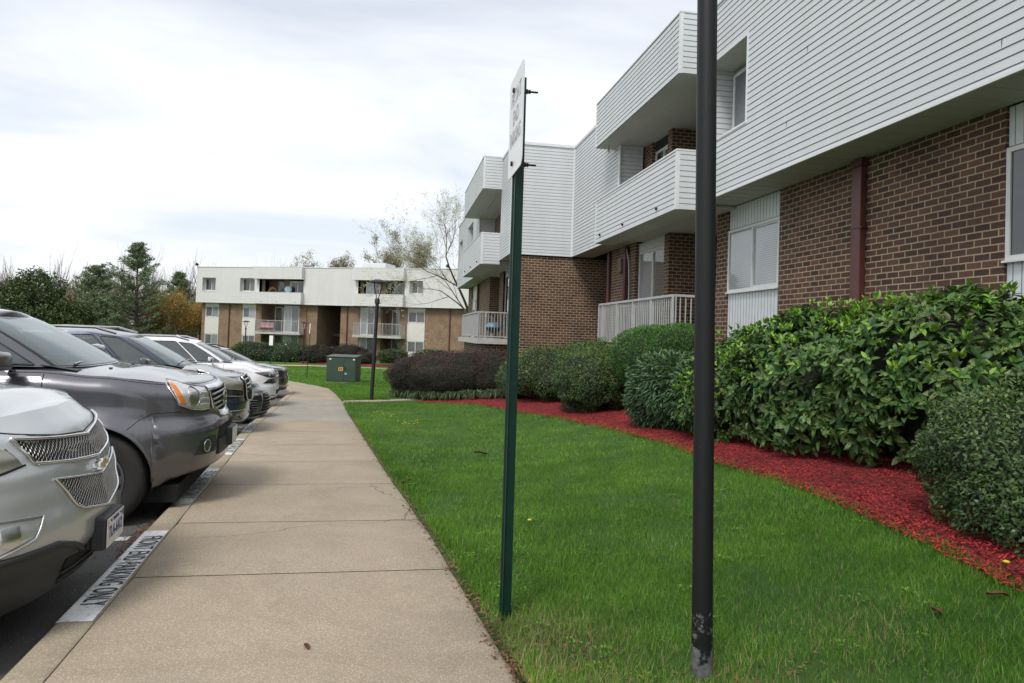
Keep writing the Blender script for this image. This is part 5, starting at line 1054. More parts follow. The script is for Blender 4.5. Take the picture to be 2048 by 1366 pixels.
def glass(name, tint, painted_refl):
    m = NT(name); v = m.coords('Object'); tr = m.node('ShaderNodeBsdfTransparent'); tr.inputs['Color'].default_value = (*tint, 1); gl = m.node('ShaderNodeBsdfGlossy'); gl.inputs['Roughness'].default_value = .02; gl.inputs['Color'].default_value = (.92,.97,.98,1)
    fr = m.node('ShaderNodeFresnel'); fr.inputs['IOR'].default_value = 2.1; df = m.node('ShaderNodeBsdfDiffuse'); m.link(m.mix(m.noise(v, 5, 6), (.26,.34,.34), (.38,.46,.46)), df.inputs['Color'])  # pale teal diffuse paints the reflected sky into the glass
    a = m.node('ShaderNodeMixShader'); a.inputs[0].default_value = painted_refl; m.link(tr.outputs[0], a.inputs[1]); m.link(df.outputs[0], a.inputs[2]); b = m.node('ShaderNodeMixShader'); m.link(fr.outputs[0], b.inputs[0]); m.link(a.outputs[0], b.inputs[1]); m.link(gl.outputs[0], b.inputs[2]); m.link(b.outputs[0], m.out.inputs['Surface']); return m.mat
M['carglass'] = glass('tinted_glass', (.16,.18,.18), .03); M['windscreen'] = glass('windscreen_glass', (.50,.66,.64), .14); M['seat'] = simple('seat_cloth', (.05,.05,.052), .8); M['dash'] = simple('dashboard', (.035,.035,.037), .6)
M['amber'] = simple('amber_lens', (.62,.17,.02), .15, 0, 1); M['red'] = simple('red_lens', (.35,.01,.01), .15, 0, 1)
M['lens'] = simple('lamp_lens', (.62,.63,.62), .1, .45, 1); M['lens_old'] = simple('yellowed_lens', (.25,.24,.20), .25, .1, 1); M['reflector'] = simple('reflector', (.70,.70,.70), .28, 1.0); M['rim'] = simple('alloy_rim', (.42,.42,.43), .3, .9); M['plate'] = simple('number_plate', (.66,.67,.68), .4); M['plate_blue'] = simple('plate_blue', (.03,.05,.18), .5); M['grille_mesh'] = simple('grille_mesh_metal', (.30,.29,.28), .35, .9); M['lamp_dark'] = simple('smoked_lamp', (.04,.042,.045), .08, 0, 1)
def catmull(P, n):
    P = [Vector(p) for p in P]; out = []
    for i in range(len(P)-1):
        a, b, c, d = P[max(i-1,0)], P[i], P[i+1], P[min(i+2,len(P)-1)]
        for k in range(n):
            t = k/n; out.append(.5*((2*b)+(c-a)*t+(2*a-5*b+4*c-d)*t*t+(3*b-a-3*c+d)*t**3))
    out.append(P[-1]); return out
def lerpf(L, x):
    if x <= L[0][0]: return L[0][1]
    for (a, b), (c, d) in zip(L, L[1:]):
        if x <= c:
            t = (x-a)/(c-a); t = t*t*(3-2*t); return b+(d-b)*t
    return L[-1][1]
def lin(L, x):
    if x <= L[0][0]: return L[0][1]
    for (a, b), (c, d) in zip(L, L[1:]):
        if x <= c: return b+(d-b)*(x-a)/(c-a)
    return L[-1][1]
class Body:
    """lower body: plan outline swept with height dependent insets, param p = arc length from the nose centre (right side positive, y<0), z = height"""
    def __init__(s, plan, W, hood, front, side, sill, wheels, Rw, zc, crown=.05, blend=(.75,1.25), flare=.025, curl=(.11,.055)):
        s.pl = catmull([(x, y*W/2, 0) for x, y in plan], 12); s.W = W; s.hood = hood; s.front = front; s.side = side; s.sill = sill; s.wheels = wheels; s.Rw = Rw; s.zc = zc; s.crown = crown; s.blend = blend; s.flare = flare; s.curl = curl
        s.d = [0]
        for a, b in zip(s.pl, s.pl[1:]): s.d.append(s.d[-1]+(b-a).length)
        s.P = s.d[-1]; s._t = {}
    def plan(s, p):
        sg = 1 if p >= 0 else -1; p = abs(p); p = min(p, s.P-1e-4)
        i = max(0, min(len(s.d)-2, next((k for k in range(1, len(s.d)) if s.d[k] > p), len(s.d)-1)-1)); t = (p-s.d[i])/(s.d[i+1]-s.d[i]+1e-9)
        v = s.pl[i].lerp(s.pl[i+1], t)
        a = s.pl[max(i-1,0)]; b = s.pl[min(i+2, len(s.pl)-1)]; tn = (b-a).normalized(); n = Vector((tn.y, -tn.x, 0))   # outward for y>0 side
        if n.x < 0 and p < .3: n = -n
        return Vector((v.x, -v.y*sg, 0)), Vector((n.x, -n.y*sg, 0))
    def H(s, x, y): return lerpf(s.hood, -x)-s.crown*(abs(y)/(s.W/2))**2.2
    def top(s, p):
        k = round(p, 5)
        if k in s._t: return s._t[k]
        v, n = s.plan(p); z = s.H(v.x, v.y); b = min(1, max(0, (abs(p)-s.blend[0])/(s.blend[1]-s.blend[0]))); b = b*b*(3-2*b)
        for _ in range(4):
            q = v-n*(lerpf(s.front, z)*(1-b)+lerpf(s.side, z)*b+s.curl[1]); z = s.H(q.x, q.y)
        s._t[k] = z; return z
    def bot(s, p):
        v, n = s.plan(p); z = lin(s.sill, -v.x)
        for xw in s.wheels:
            d = v.x-xw
            if abs(d) < s.Rw: z = max(z, s.zc+math.sqrt(s.Rw**2-d*d))
        return z
    def S(s, p, z, off=0):
        v, n = s.plan(p); zt = s.top(p); k = min(1, max(0, (abs(p)-s.blend[0])/(s.blend[1]-s.blend[0]))); k = k*k*(3-2*k)
        ins = lerpf(s.front, z)*(1-k)+lerpf(s.side, z)*k
        c = (z-(zt-s.curl[0]))/s.curl[0]
        if c > 0: ins += s.curl[1]*c*c
        for xw in s.wheels:
            r = math.hypot(v.x-xw, z-s.zc)
            if abs(p) > s.blend[0] and r < s.Rw+.25: ins -= s.flare*math.exp(-((r-s.Rw)/.09)**2)
        q = v-n*(ins-off); return Vector((q.x, q.y, z))
    def columns(s, p0=None, p1=None):
        L = [i*.055 for i in range(int(s.P/.055)+1)]+[s.P-.001]
        for xw in s.wheels:
            for sg in (1, -1):
                for k in (1.004, .998, .985, .96, .92, .86, .78, .66, .5, .3, .1):
                    x = xw+sg*s.Rw*k; lo, hi = .9, s.P-.3
                    for _ in range(40):
                        m = (lo+hi)/2
                        if s.plan(m)[0].x > x: lo = m
                        else: hi = m
                    L.append(lo)
        L = sorted(set([round(x, 4) for x in L])); out = [L[0]]
        for x in L[1:]:
            if x-out[-1] > .006: out.append(x)
        return out
    def mesh(s, name, mat, par, z0f=None, z1f=None, nv=22, off=0, pr=None):
        L = s.columns(); L = [-x for x in L[::-1]]+L[1:]
        if pr: L = [x for x in L if pr[0] <= x <= pr[1]]
        rows = []
        for p in L:
            a = s.bot(p); b = s.top(p)
            if z0f: a = max(a, z0f(p))
            if z1f: b = max(a+.004, min(b, z1f(p)))
            rows.append([s.S(p, a+(b-a)*j/nv, off) for j in range(nv+1)])
        mb = MB(); mb.grid(rows); return mb.build(name, mat, par, smooth=True)
    def hoodmesh(s, name, mat, par, pc, xb, xt, nr=20, nc=26, gap=True):
        if gap: strip(s.S, [(-2.2+.1*k, s.top(-2.2+.1*k)-.016) for k in range(45)], .0028, 'hood_gap', M['well'], par, off=-.0005, n=88)
        E = [s.S(-pc+2*pc*i/nc, s.top(-pc+2*pc*i/nc)) for i in range(nc+1)]; k = 0
        yb = []
        L = s.columns(); 
        def edge_at(x, sg):
            lo, hi = pc*.8, s.P-.3
            for _ in range(30):
                m = (lo+hi)/2
                if s.plan(m)[0].x > x: lo = m
                else: hi = m
            q = s.S(lo*sg, s.top(lo)); return q.y
        rows = []
        xs = [(r/nr)**1.3 for r in range(nr+1)]
        for r in xs:
            row = []; x_side = E[0].x+(xb-E[0].x)*r; yL = edge_at(x_side, -1); yR = edge_at(x_side, 1)
            for i in range(nc+1):
                t = i/nc; e = E[i]; x = e.x+(xb-e.x)*r; yy = E[0].y+(E[-1].y-E[0].y)*0
                u = (e.y-E[-1].y)/(E[0].y-E[-1].y); y = yR+(yL-yR)*u; y = e.y*(1-min(1,r*3))+y*min(1,r*3)
                z = s.H(x, y); ze = e.z
                row.append(Vector((x, y, z)))
            rows.append(row)
        x = xb
        xt = xb-.3
        while x > xt:      # deck / beltline under the cabin
            x -= .25; yL = edge_at(x, -1); yR = edge_at(x, 1); rows.append([Vector((x, yR+(yL-yR)*(E[i].y-E[-1].y)/(E[0].y-E[-1].y), s.H(x, yR+(yL-yR)*(E[i].y-E[-1].y)/(E[0].y-E[-1].y)))) for i in range(nc+1)])
        mb = MB(); mb.grid(rows, flip=True); return mb.build(name, mat, par, smooth=True)
class Cabin:
    def __init__(s, base, roof, zb, zr, bulge=.03, n=10):
        s.b = catmull([(x, y, 0) for x, y in base], n); s.t = catmull([(x, y, 0) for x, y in roof], n); s.zb = zb; s.zr = zr; s.bu = bulge; s.n = n; s.Q = len(base)-1
    def S(s, q, h, off=0):
        sg = 1 if q >= 0 else -1; a = min(abs(q), s.Q-1e-6)*s.n; i = int(a); t = a-i
        B = s.b[i].lerp(s.b[min(i+1, len(s.b)-1)], t); T = s.t[i].lerp(s.t[min(i+1, len(s.t)-1)], t)
        zb = lin(s.zb, -B.x); zr = lin(s.zr, -T.x)
        v = Vector((B.x, B.y, zb)).lerp(Vector((T.x, T.y, zr)), h)
        i0 = max(0, i-1); i1 = min(len(s.b)-1, i+2); tn = ((s.b[i1]+s.t[i1])-(s.b[i0]+s.t[i0])).normalized(); n = Vector((tn.y, -tn.x, 0))
        if a < 3 and n.x < 0: n = -n
        rake = (Vector((B.x, B.y, 0))-Vector((T.x, T.y, 0))).length
        n = Vector((n.x, n.y, rake/max(.2, zr-zb)*.8)).normalized()
        v = v+n*(s.bu*4*h*(1-h)+off); return Vector((v.x, -v.y*sg, v.z))
    def mesh(s, name, mat, par, holes=()):
        n = int(s.Q*s.n); L = sorted(set([i/s.n for i in range(n+1)]+[h[1] for h in holes]+[h[0] for h in holes if h[0] > 0])); n0 = len(L); L2 = [-x for x in L[::-1]]+L[1:]; HH = sorted(set([k/8 for k in range(9)]+[.05,.9,.97]))
        mb = MB()
        for qa, qb in zip(L2, L2[1:]):
            m_ = abs(qa+qb)/2
            for ha, hb in zip(HH, HH[1:]):
                hm = (ha+hb)/2; cut = False
                for (a, b, c, d, sl) in holes:
                    if a+sl*hm < m_ < b and c < hm < d: cut = True
                if not cut: mb.quad(s.S(qa, ha), s.S(qb, ha), s.S(qb, hb), s.S(qa, hb))
        o = mb.build(name, mat, par, smooth=True); weld(o, 1e-4)
        L = [i/s.n for i in range(n+1)]; L = [-x for x in L[::-1]]+L[1:]
        mb = MB(); rows = []
        for i in range(n+1):
            a, b = s.S(L[n+i], 1), s.S(-L[n+i] if i else 0, 1)
            rows.append([a.lerp(b, k/12)+Vector((0, 0, .055*4*(k/12)*(1-k/12)*min(1, i/6))) for k in range(13)])
        mb.grid(rows); r = mb.build('roof', mat, par, smooth=True); return o
def ev(poly, t):
    n = len(poly)-1; a = min(max(t, 0)*n, n-1e-6); i = int(a); u = a-i; return (poly[i][0]+(poly[i+1][0]-poly[i][0])*u, poly[i][1]+(poly[i+1][1]-poly[i][1])*u)
def patch(surf, top, bot, name, mat, par, off=.004, nu=16, nv=6, skirt=True, dome=0, sg=1, smooth=True):
    """ruled patch between two polylines in surface coordinates, raised by off, with a skirt back to the surface"""
    rows = []
    for i in range(nu+1):
        a, b = ev(bot, i/nu), ev(top, i/nu)
        rows.append([surf(sg*(a[0]+(b[0]-a[0])*j/nv), a[1]+(b[1]-a[1])*j/nv, off+dome*4*(j/nv)*(1-j/nv)*min(1, 4*(i/nu)*(1-i/nu)+.3)) for j in range(nv+1)])
    mb = MB(); mb.grid(rows)
    if skirt:
        def lo(i, j): a, b = ev(bot, i/nu), ev(top, i/nu); return surf(sg*(a[0]+(b[0]-a[0])*j/nv), a[1]+(b[1]-a[1])*j/nv, -.012)
        ring = [(i, 0) for i in range(nu+1)]+[(nu, j) for j in range(1, nv+1)]+[(i, nv) for i in range(nu-1, -1, -1)]+[(0, j) for j in range(nv-1, 0, -1)]
        mb.grid([[rows[i][j] for i, j in ring], [lo(i, j) for i, j in ring]], closed=True)
    o = mb.build(name, mat, par, smooth=smooth, angle=40); return o
def strip(surf, pts, w, name, mat, par, off=.006, sg=1, n=24, th=None):
    """raised bar following a polyline on a surface"""
    P = [ev(pts, i/n) for i in range(n+1)]; V = [surf(sg*a, b, off) for a, b in P]; mb = MB(); mb.tube(V, w, n=6); return mb.build(name, mat, par, smooth=True)
def hexnet(surf, top, bot, cell, wire, name, mat, par, off=.006, nu=60, asp=1.0, sg=1):
    """honeycomb mesh of real wires laid on the surface inside a ruled region"""
    W = abs(top[-1][0]-top[0][0])+1e-6; mb = MB(); nx = int(W/(cell*1.5))+2
    pg = list(top)+list(bot)[::-1]
    def inside(a, z):
        c = False
        for (x1, y1), (x2, y2) in zip(pg, pg[1:]+pg[:1]):
            if (y1 > z) != (y2 > z) and a < (x2-x1)*(z-y1)/(y2-y1)+x1: c = not c
        return c
    a0 = min(p[0] for p in top+bot); a1 = max(p[0] for p in top+bot); z0 = min(p[1] for p in top+bot); z1 = max(p[1] for p in top+bot)
    cx, cz = cell*1.5, cell*math.sqrt(3)*asp; i = 0; x = a0
    while x < a1:
        z = z0+(cz/2 if i % 2 else 0)
        while z < z1:
            v = [(x+cell*math.cos(k*math.pi/3), z+cell*asp*math.sin(k*math.pi/3)) for k in range(6)]
            for k in (0, 1, 2):
                a, b = v[k], v[(k+1) % 6]
                if inside(*a) and inside(*b):
                    A, B = surf(sg*a[0], a[1], off), surf(sg*b[0], b[1], off); A2, B2 = surf(sg*a[0], a[1], off+wire*1.6), surf(sg*b[0], b[1], off+wire*1.6)
                    d = (B-A).normalized(); nn = (A2-A).normalized(); s_ = d.cross(nn)*wire
                    mb.quad(A-s_, B-s_, B2-s_*.3, A2-s_*.3); mb.quad(A2-s_*.3, B2-s_*.3, B2+s_*.3, A2+s_*.3); mb.quad(A2+s_*.3, B2+s_*.3, B+s_, A+s_)
            z += cz
        x += cx; i += 1
    return mb.build(name, mat, par)
def wheel(par, x, y, z, R_, rr, W_, spokes=7, side=-1, style='spoke'):
    w = bpy.data.objects.new('wheel', None); C.objects.link(w); w.parent = par; w.location = (x, y, z)
    mb = MB(); s = side; t = W_/2
    prof = [(rr,-t*.75),(rr+.012,-t*.92),(R_*.80,-t*1.02),(R_*.93,-t*1.0),(R_*.985,-t*.82),(R_,-t*.6),(R_,-t*.32),(R_-.009,-t*.30),(R_-.009,-t*.26),(R_,-t*.24),(R_,-.01),(R_-.009,-.008),(R_-.009,.008),(R_,.01),(R_,t*.24),(R_-.009,t*.26),(R_-.009,t*.3),(R_,t*.32),(R_,t*.6),(R_*.985,t*.82),(R_*.93,t),(R_*.8,t*1.02),(rr+.012,t*.92),(rr,t*.75)]
    mb.lathe(prof, axis='y', n=40); mb.build('tyre', M['tyre'], w, smooth=True, angle=45)
    mb = MB(); mb.lathe([(rr+.004,s*t*.9),(rr-.012,s*t*.92),(rr-.03,s*t*.6),(rr-.035,-s*t*.5),(0,-s*t*.5)], axis='y', n=36); rm = mb.build('rim', M['rim'], w, smooth=True, angle=40)
    for k in range(spokes):
        a = k*2*math.pi/spokes; c, sn = math.cos(a), math.sin(a); mb = MB()
        def q(r, u, h): return (r*c-u*sn, h, r*sn+u*c)
        h0, h1 = s*t*.72, s*t*.78; w0, w1 = .038, .026; ro = rr-.02
        mb.hexa([q(.05,-w0,h0-s*.05),q(.05,w0,h0-s*.05),q(ro,w1,h1-s*.05),q(ro,-w1,h1-s*.05),q(.05,-w0,h0),q(.05,w0,h0),q(ro,w1,h1),q(ro,-w1,h1)]); mb.build('spoke', M['rim'], rm)
    mb = MB(); mb.lathe([(.075,s*t*.55),(.07,s*t*.8),(0,s*t*.82)], axis='y', n=20); mb.build('hub_cap', M['rim'], w, smooth=True, angle=40)
    mb = MB(); mb.lathe([(.15,s*t*.0),(.15,s*t*.1),(0,s*t*.1)], axis='y', n=24); mb.build('brake_disc', M['satin'], w); return w
def common(t, B, mat, ws, R_, rr, tw=.235, track=None, spokes=7):
    y = (track or B.W/2-.12)
    for xw in B.wheels:
        for sg in (-1, 1): wheel(t, xw, sg*y, R_-.005, R_, rr, tw, spokes, sg)
        for sg in (-1, 1):
            mb = MB(); rows = []
            for k in range(19):
                a = math.pi*k/18*1.16-.25; rr_ = B.Rw+.012; rows.append([(xw+rr_*math.cos(a), sg*(B.W/2-.05), B.zc+rr_*math.sin(a)), (xw+rr_*math.cos(a), sg*.5, B.zc+rr_*math.sin(a))])
            mb.grid(rows); mb.poly([(xw+B.Rw*1.05*math.cos(a*math.pi/8), sg*.5, max(.15, B.zc+B.Rw*1.05*math.sin(a*math.pi/8))) for a in range(0, 9)]); mb.build('wheel_well', M['well'], t)
    mb = MB(); L = -B.pl[-1].x; mb.box(-L+.25, -.28, -B.W/2+.16, B.W/2-.16, .2, .34); mb.build('underbody', M['well'], t)
    mb = MB(); mb.box(-L+.4, -.45, -.48, .48, .34, .6); mb.build('engine_bay', M['well'], t)
WH = [(0, 1.86, .05, .97, 0), (2.52, 3.40, .05, .9, .2), (3.64, 4.66, .05, .9, 0), (4.98, 5.98, .05, .9, 0)]
def interior(t, x, w, z, zr):
    mb = MB(); mb.grid([[(x+.05, y, z-.03), (x-.25, y, z+.02), (x-.55, y, z+.03), (x-.72, y, z-.05), (x-.75, y, z-.35)] for y in (-w, -w*.5, 0, w*.5, w)]); mb.build('dashboard', M['dash'], t, smooth=True)
    mb = MB(); R_ = .19; pts = [(x-.82+R_*.35*math.sin(a), .38+R_*math.cos(a), z-.02+R_*.93*math.sin(a)) for a in [k*math.tau/22 for k in range(23)]]; mb.tube(pts, .016, n=6, caps=False); mb.tube([(x-.82,.20,z-.02),(x-.80,.56,z-.02)], .02, n=6); mb.tube([(x-.81,.38,z-.02),(x-.6,.38,z-.12)], .03, n=6); mb.build('steering_wheel', M['dash'], t, smooth=True)
    for dx in (-1.45, -2.35):
        for y in (-.38, .38):
            s = bpy.data.objects.new('seat', None); C.objects.link(s); s.parent = t; s.location = (x+dx, y, 0)
            mb = MB(); mb.hexa([(-.08,-.25,z-.5),(.12,-.25,z-.5),(.12,.25,z-.5),(-.08,.25,z-.5),(-.26,-.21,z+.14),(-.13,-.21,z+.16),(-.13,.21,z+.16),(-.26,.21,z+.14)]); bevel(mb.build('seat_back', M['seat'], s), .04, 3)
            mb = MB(); mb.hexa([(-.25,-.12,z+.19),(-.15,-.12,z+.19),(-.15,.12,z+.19),(-.25,.12,z+.19),(-.27,-.11,z+.34),(-.19,-.11,z+.35),(-.19,.11,z+.35),(-.27,.11,z+.34)]); bevel(mb.build('headrest', M['seat'], s), .03, 3)
    mb = MB(); mb.hexa([(x-1.02,-.11,zr-.20),(x-1.0,-.11,zr-.20),(x-1.0,.11,zr-.20),(x-1.02,.11,zr-.20),(x-1.02,-.12,zr-.13),(x-1.0,-.12,zr-.13),(x-1.0,.12,zr-.13),(x-1.02,.12,zr-.13)]); mb.build('rear_view_mirror', M['dash'], t)
def mirror(t, x, y, z, mat, s=1, chrome=False):
    o = bpy.data.objects.new('mirror', None); C.objects.link(o); o.parent = t; o.location = (x, y, z); sg = -1 if y < 0 else 1
    import bmesh
    mb = MB(); mb.hexa([(-.055*s,sg*-.02,-.075*s),(.05*s,sg*-.02,-.06*s),(.05*s,sg*.2*s,-.055*s),(-.055*s,sg*.22*s,-.07*s),(-.055*s,sg*-.02,.07*s),(.04*s,sg*-.02,.055*s),(.035*s,sg*.19*s,.06*s),(-.055*s,sg*.21*s,.08*s)])
    h = mb.build('mirror_cap', mat, o, smooth=True); weld(h); m = h.modifiers.new('b', 'BEVEL'); m.width = .028*s; m.segments = 4
    mb = MB(); mb.hexa([(-.03,sg*-.12,-.10),(.03,sg*-.12,-.10),(.025,sg*.04,-.055),(-.02,sg*.04,-.055),(-.03,sg*-.12,-.06),(.03,sg*-.12,-.06),(.025,sg*.04,-.03),(-.02,sg*.04,-.03)]); mb.build('mirror_arm', M['gloss_black'], o)
    mb = MB(); mb.box(-.0595*s,-.0565*s,*sorted((sg*.01,sg*.19*s)),-.05*s,.055*s); mb.build('mirror_glass', M['reflector'], o); return o
def plate_at(t, x, z, text, holder=True, w=.1525, h=.076, hd=.10):
    o = bpy.data.objects.new('number_plate', None); C.objects.link(o); o.parent = t; o.location = (x, 0, z)
    if holder: mb = MB(); mb.hexa([(-hd,-.16,-.09),(.0,-.16,-.085),(.0,.16,-.085),(-hd,.16,-.09),(-hd,-.16,.09),(.0,-.16,.085),(.0,.16,.085),(-hd,.16,.09)]); bevel(mb.build('plate_holder', M['cladding'], o), .012)
    mb = MB(); mb.box(.002,.005,-w,w,-h,h); bevel(mb.build('plate', M['plate'], o), .0012)
    if text:
        ax = lambda z_: axes((0,1,0),(0,0,1),(1,0,0),(.0058, 0, z_))
        text_obj(text, 'plate_lettering', .086, M['plate_blue'], o, ax(-.006), sx=.66, bold=.0015, spacing=1.05); text_obj('VIRGINIA', 'plate_lettering', .028, M['plate_blue'], o, ax(.055), sx=.9)
        mb = MB(); mb.box(.0052,.0058,-.145,-.118,.033,.068); mb.build('plate_sticker', M['amber'], o); mb = MB(); mb.box(.0052,.0058,.118,.145,.033,.068); mb.build('plate_sticker', M['plate_blue'], o)
        for y in (-.088,.088): mb = MB(); mb.tube([(.004,y,.058),(.009,y,.058)], .007, n=8); mb.build('screw', M['black'], o)
    return o
HEAD = math.atan2(.103, .995)
def silver_suv():
    zr = road_z(-2.2, 4.05); t = thing('suv', 'silver SUV closest to the camera, cropped at the left edge, two tier mesh grille', 'car', (-1.51, 4.05, zr), HEAD+R(0), 'cars parked nose in along the kerb'); P = paint('silver_paint', (.50,.515,.525), metal=.35, rough=.38)
    plan = [(0,0),(-.025,.30),(-.09,.56),(-.21,.77),(-.40,.90),(-.70,.965),(-1.1,.99),(-2.0,1),(-3.6,1),(-4.6,.97),(-5.0,.86),(-5.18,.55),(-5.2,0)]
    front = [(.2,.13),(.38,.06),(.50,.0),(.62,.0),(.74,.03),(.86,.055),(.95,.10),(1.02,.14),(1.10,.20)]; side = [(.2,.06),(.35,.02),(.6,0),(.85,.012),(1.1,.04)]
    B = Body(plan, 1.99, [(0,1.0),(.12,1.06),(.3,1.15),(.55,1.215),(.9,1.255),(1.4,1.28),(3,1.26),(5.2,1.26)], front, side, [(0,.27),(.3,.25),(.6,.28),(5.2,.3)], [-1.0,-4.02], .42, .39, crown=.10, curl=(.10,.06))
    S = B.S
    lowz = lambda p: .335-.03*math.cos(min(abs(p),1)*2.2)
    B.mesh('body', P, t, z0f=lambda p: .40+.13*min(1, max(0, (abs(p)-.15)/.3)) if abs(p) < 1.25 else .42)
    B.mesh('lower_bumper', M['cladding'], t, z1f=lambda p: .405+.13*min(1, max(0, (abs(p)-.15)/.3)) if abs(p) < 1.25 else .43, nv=8, off=.004)
    B.hoodmesh('hood', P, t, 1.05, -1.35, -5.0, gap=False)
    # shut line of the hood
    strip(S, [(-.98,1.13),(-.75,1.085),(-.6,1.06),(-.3,1.02),(0,.998),(.3,1.02),(.6,1.06),(.75,1.085),(.98,1.13)], .0035, 'hood_gap', M['well'], t, off=.001)
    up_t = [(-.65,1.045),(-.3,1.01),(0,.985),(.3,1.01),(.65,1.045)]; up_b = [(-.57,.925),(-.3,.895),(0,.872),(.3,.895),(.57,.925)]
    lo_t = [(-.47,.835),(-.2,.80),(0,.775),(.2,.80),(.47,.835)]; lo_b = [(-.34,.68),(-.28,.65),(0,.60),(.28,.65),(.34,.68)]
    for i, (tp, bt) in enumerate(((up_t, up_b), (lo_t, lo_b))):
        bk = patch(S, tp, bt, 'grille', M['well'], t, off=.002, nu=30, skirt=False); hexnet(S, tp, bt, .0115, .0020, 'grille_mesh', M['grille_mesh'], bk, off=.004, asp=1.05)
        strip(S, tp, .009 if i == 0 else .006, 'grille_trim', M['chrome'], bk, off=.008); strip(S, bt, .008, 'grille_trim', M['chrome'], bk, off=.008)
        for sg in (1, -1): strip(S, [(sg*tp[-1][0], tp[-1][1]), (sg*bt[-1][0], bt[-1][1])], .008, 'grille_trim', M['chrome'], bk, off=.008, n=8)
    # bow tie badge
    zc = .825; o = bpy.data.objects.new('badge', None); C.objects.link(o); o.parent = t; c = S(0, zc, .012); o.location = c
    def tie(k, x0, x1, mat, nm):
        pts = [(-.085,-.012),(-.078,.014),(-.036,.014),(-.032,.030),(.040,.030),(.037,.014),(.085,.012),(.078,-.014),(.036,-.014),(.032,-.030),(-.040,-.030),(-.037,-.014)]; pts = [(a*k, b*k) for a, b in pts]
        mb = MB(); A = [(x0, a, b) for a, b in pts]; D = [(x1, a, b) for a, b in pts]; mb.poly(D); mb.grid([A, D], closed=True); mb.build(nm, mat, o)
    tie(1.0, -.02, .018, M['chrome'], 'badge_rim'); tie(.80, .0, .0195, plain('gold_badge', (.50,.40,.22), .3, metal=.6), 'badge_face')
    # lamps
    for sg in (1, -1):
        h = patch(S, [(.70,1.00),(.90,1.06),(1.15,1.11),(1.36,1.13)], [(.64,.93),(.85,.90),(1.1,.90),(1.36,1.0)], 'headlight', M['lens_old'], t, off=.007, nu=22, nv=10, dome=.008, sg=sg); strip(S, [(.62,.925),(.85,.893),(1.1,.893)], .005, 'lamp_gap', M['well'], h, off=.001, sg=sg)
        strip(S, [(.70,1.005),(.64,.93)], .003, 'lamp_gap', M['well'], h, off=.002, sg=sg)
        g = patch(S, [(.60,.68),(.8,.70),(1.0,.69)], [(.66,.61),(.8,.575),(.98,.58)], 'fog_light', M['lens'], t, off=.004, nu=14, nv=6, sg=sg)
        strip(S, [(.585,.69),(.8,.71),(1.02,.70)], .006, 'fog_trim', M['satin'], g, off=.004, sg=sg); strip(S, [(.585,.69),(.645,.60),(.8,.562),(1.0,.568)], .006, 'fog_trim', P, g, off=.006, sg=sg)
        q = S(sg*.8, .45, .006); mb = MB(); 
        patch(S, [(.72,.68),(.76,.685),(.80,.68)], [(.72,.60),(.76,.59),(.80,.60)], 'bulb_bowl', M['reflector'], g, off=.009, nu=6, nv=4, sg=sg, dome=.004)
        patch(S, [(.84,1.03),(.93,1.05),(1.02,1.06)], [(.84,.925),(.93,.92),(1.02,.93)], 'lamp_bowl', M['reflector'], h, off=.012, nu=8, nv=6, sg=sg, dome=.01)
    # lower intake slats and lip
    patch(S, [(-.36,.42),(0,.385),(.36,.42)], [(-.36,.29),(0,.29),(.36,.29)], 'lower_intake', M['well'], t, off=.008, nu=20, nv=3, skirt=False)
    for z in (.32,.355): strip(S, [(-.38,z),(0,z+.005),(.38,z)], .006, 'intake_slat', M['cladding'], t, off=.012)
    strip(S, [(-1.2,.535),(-.8,.535),(-.5,.535),(-.36,.49),(-.2,.42),(0,.405),(.2,.42),(.36,.49),(.5,.535),(.8,.535),(1.2,.535)], .016, 'bumper_lip', M['cladding'], t, off=.002, n=40)
    plate_at(t, .045, .475, 'TLA-6412', hd=.075)
    mb = MB(); mb.box(-.12,-.03,-.16,.16,.40,.555); mb.build('plate_bracket', M['cladding'], t)
    Cb = Cabin([(-1.02,0),(-1.07,.45),(-1.25,.72),(-1.6,.84),(-2.5,.87),(-3.6,.86),(-4.6,.82),(-5.0,.7),(-5.1,0)], [(-1.9,0),(-1.93,.35),(-2.02,.52),(-2.2,.62),(-2.8,.66),(-3.6,.65),(-4.4,.6),(-4.7,.5),(-4.75,0)], [(1,1.26),(5,1.26)], [(1.9,1.72),(2.6,1.80),(4,1.79),(4.7,1.74)]); Cb.mesh('cabin', P, t, WH); interior(t, -1.1, .75, 1.26, 1.78)
    patch(Cb.S, [(-1.75,.97),(0,.97),(1.75,.97)], [(-1.85,.03),(0,.03),(1.85,.03)], 'windshield', M['windscreen'], t, skirt=False, off=.004, nu=24)
    for sg in (1, -1):
        for a, b in ((2.35,3.45),(3.6,4.7),(4.8,5.8)): patch(Cb.S, [(a+.35 if a < 3 else a,.9),(b,.9)], [(a,.06),(b,.06)], 'side_window', M['carglass'], t, skirt=False, off=.003, nu=8, sg=sg)
        mirror(t, -1.62, sg*1.0, 1.30, P)
    common(t, B, P, None, .385, .25); return t
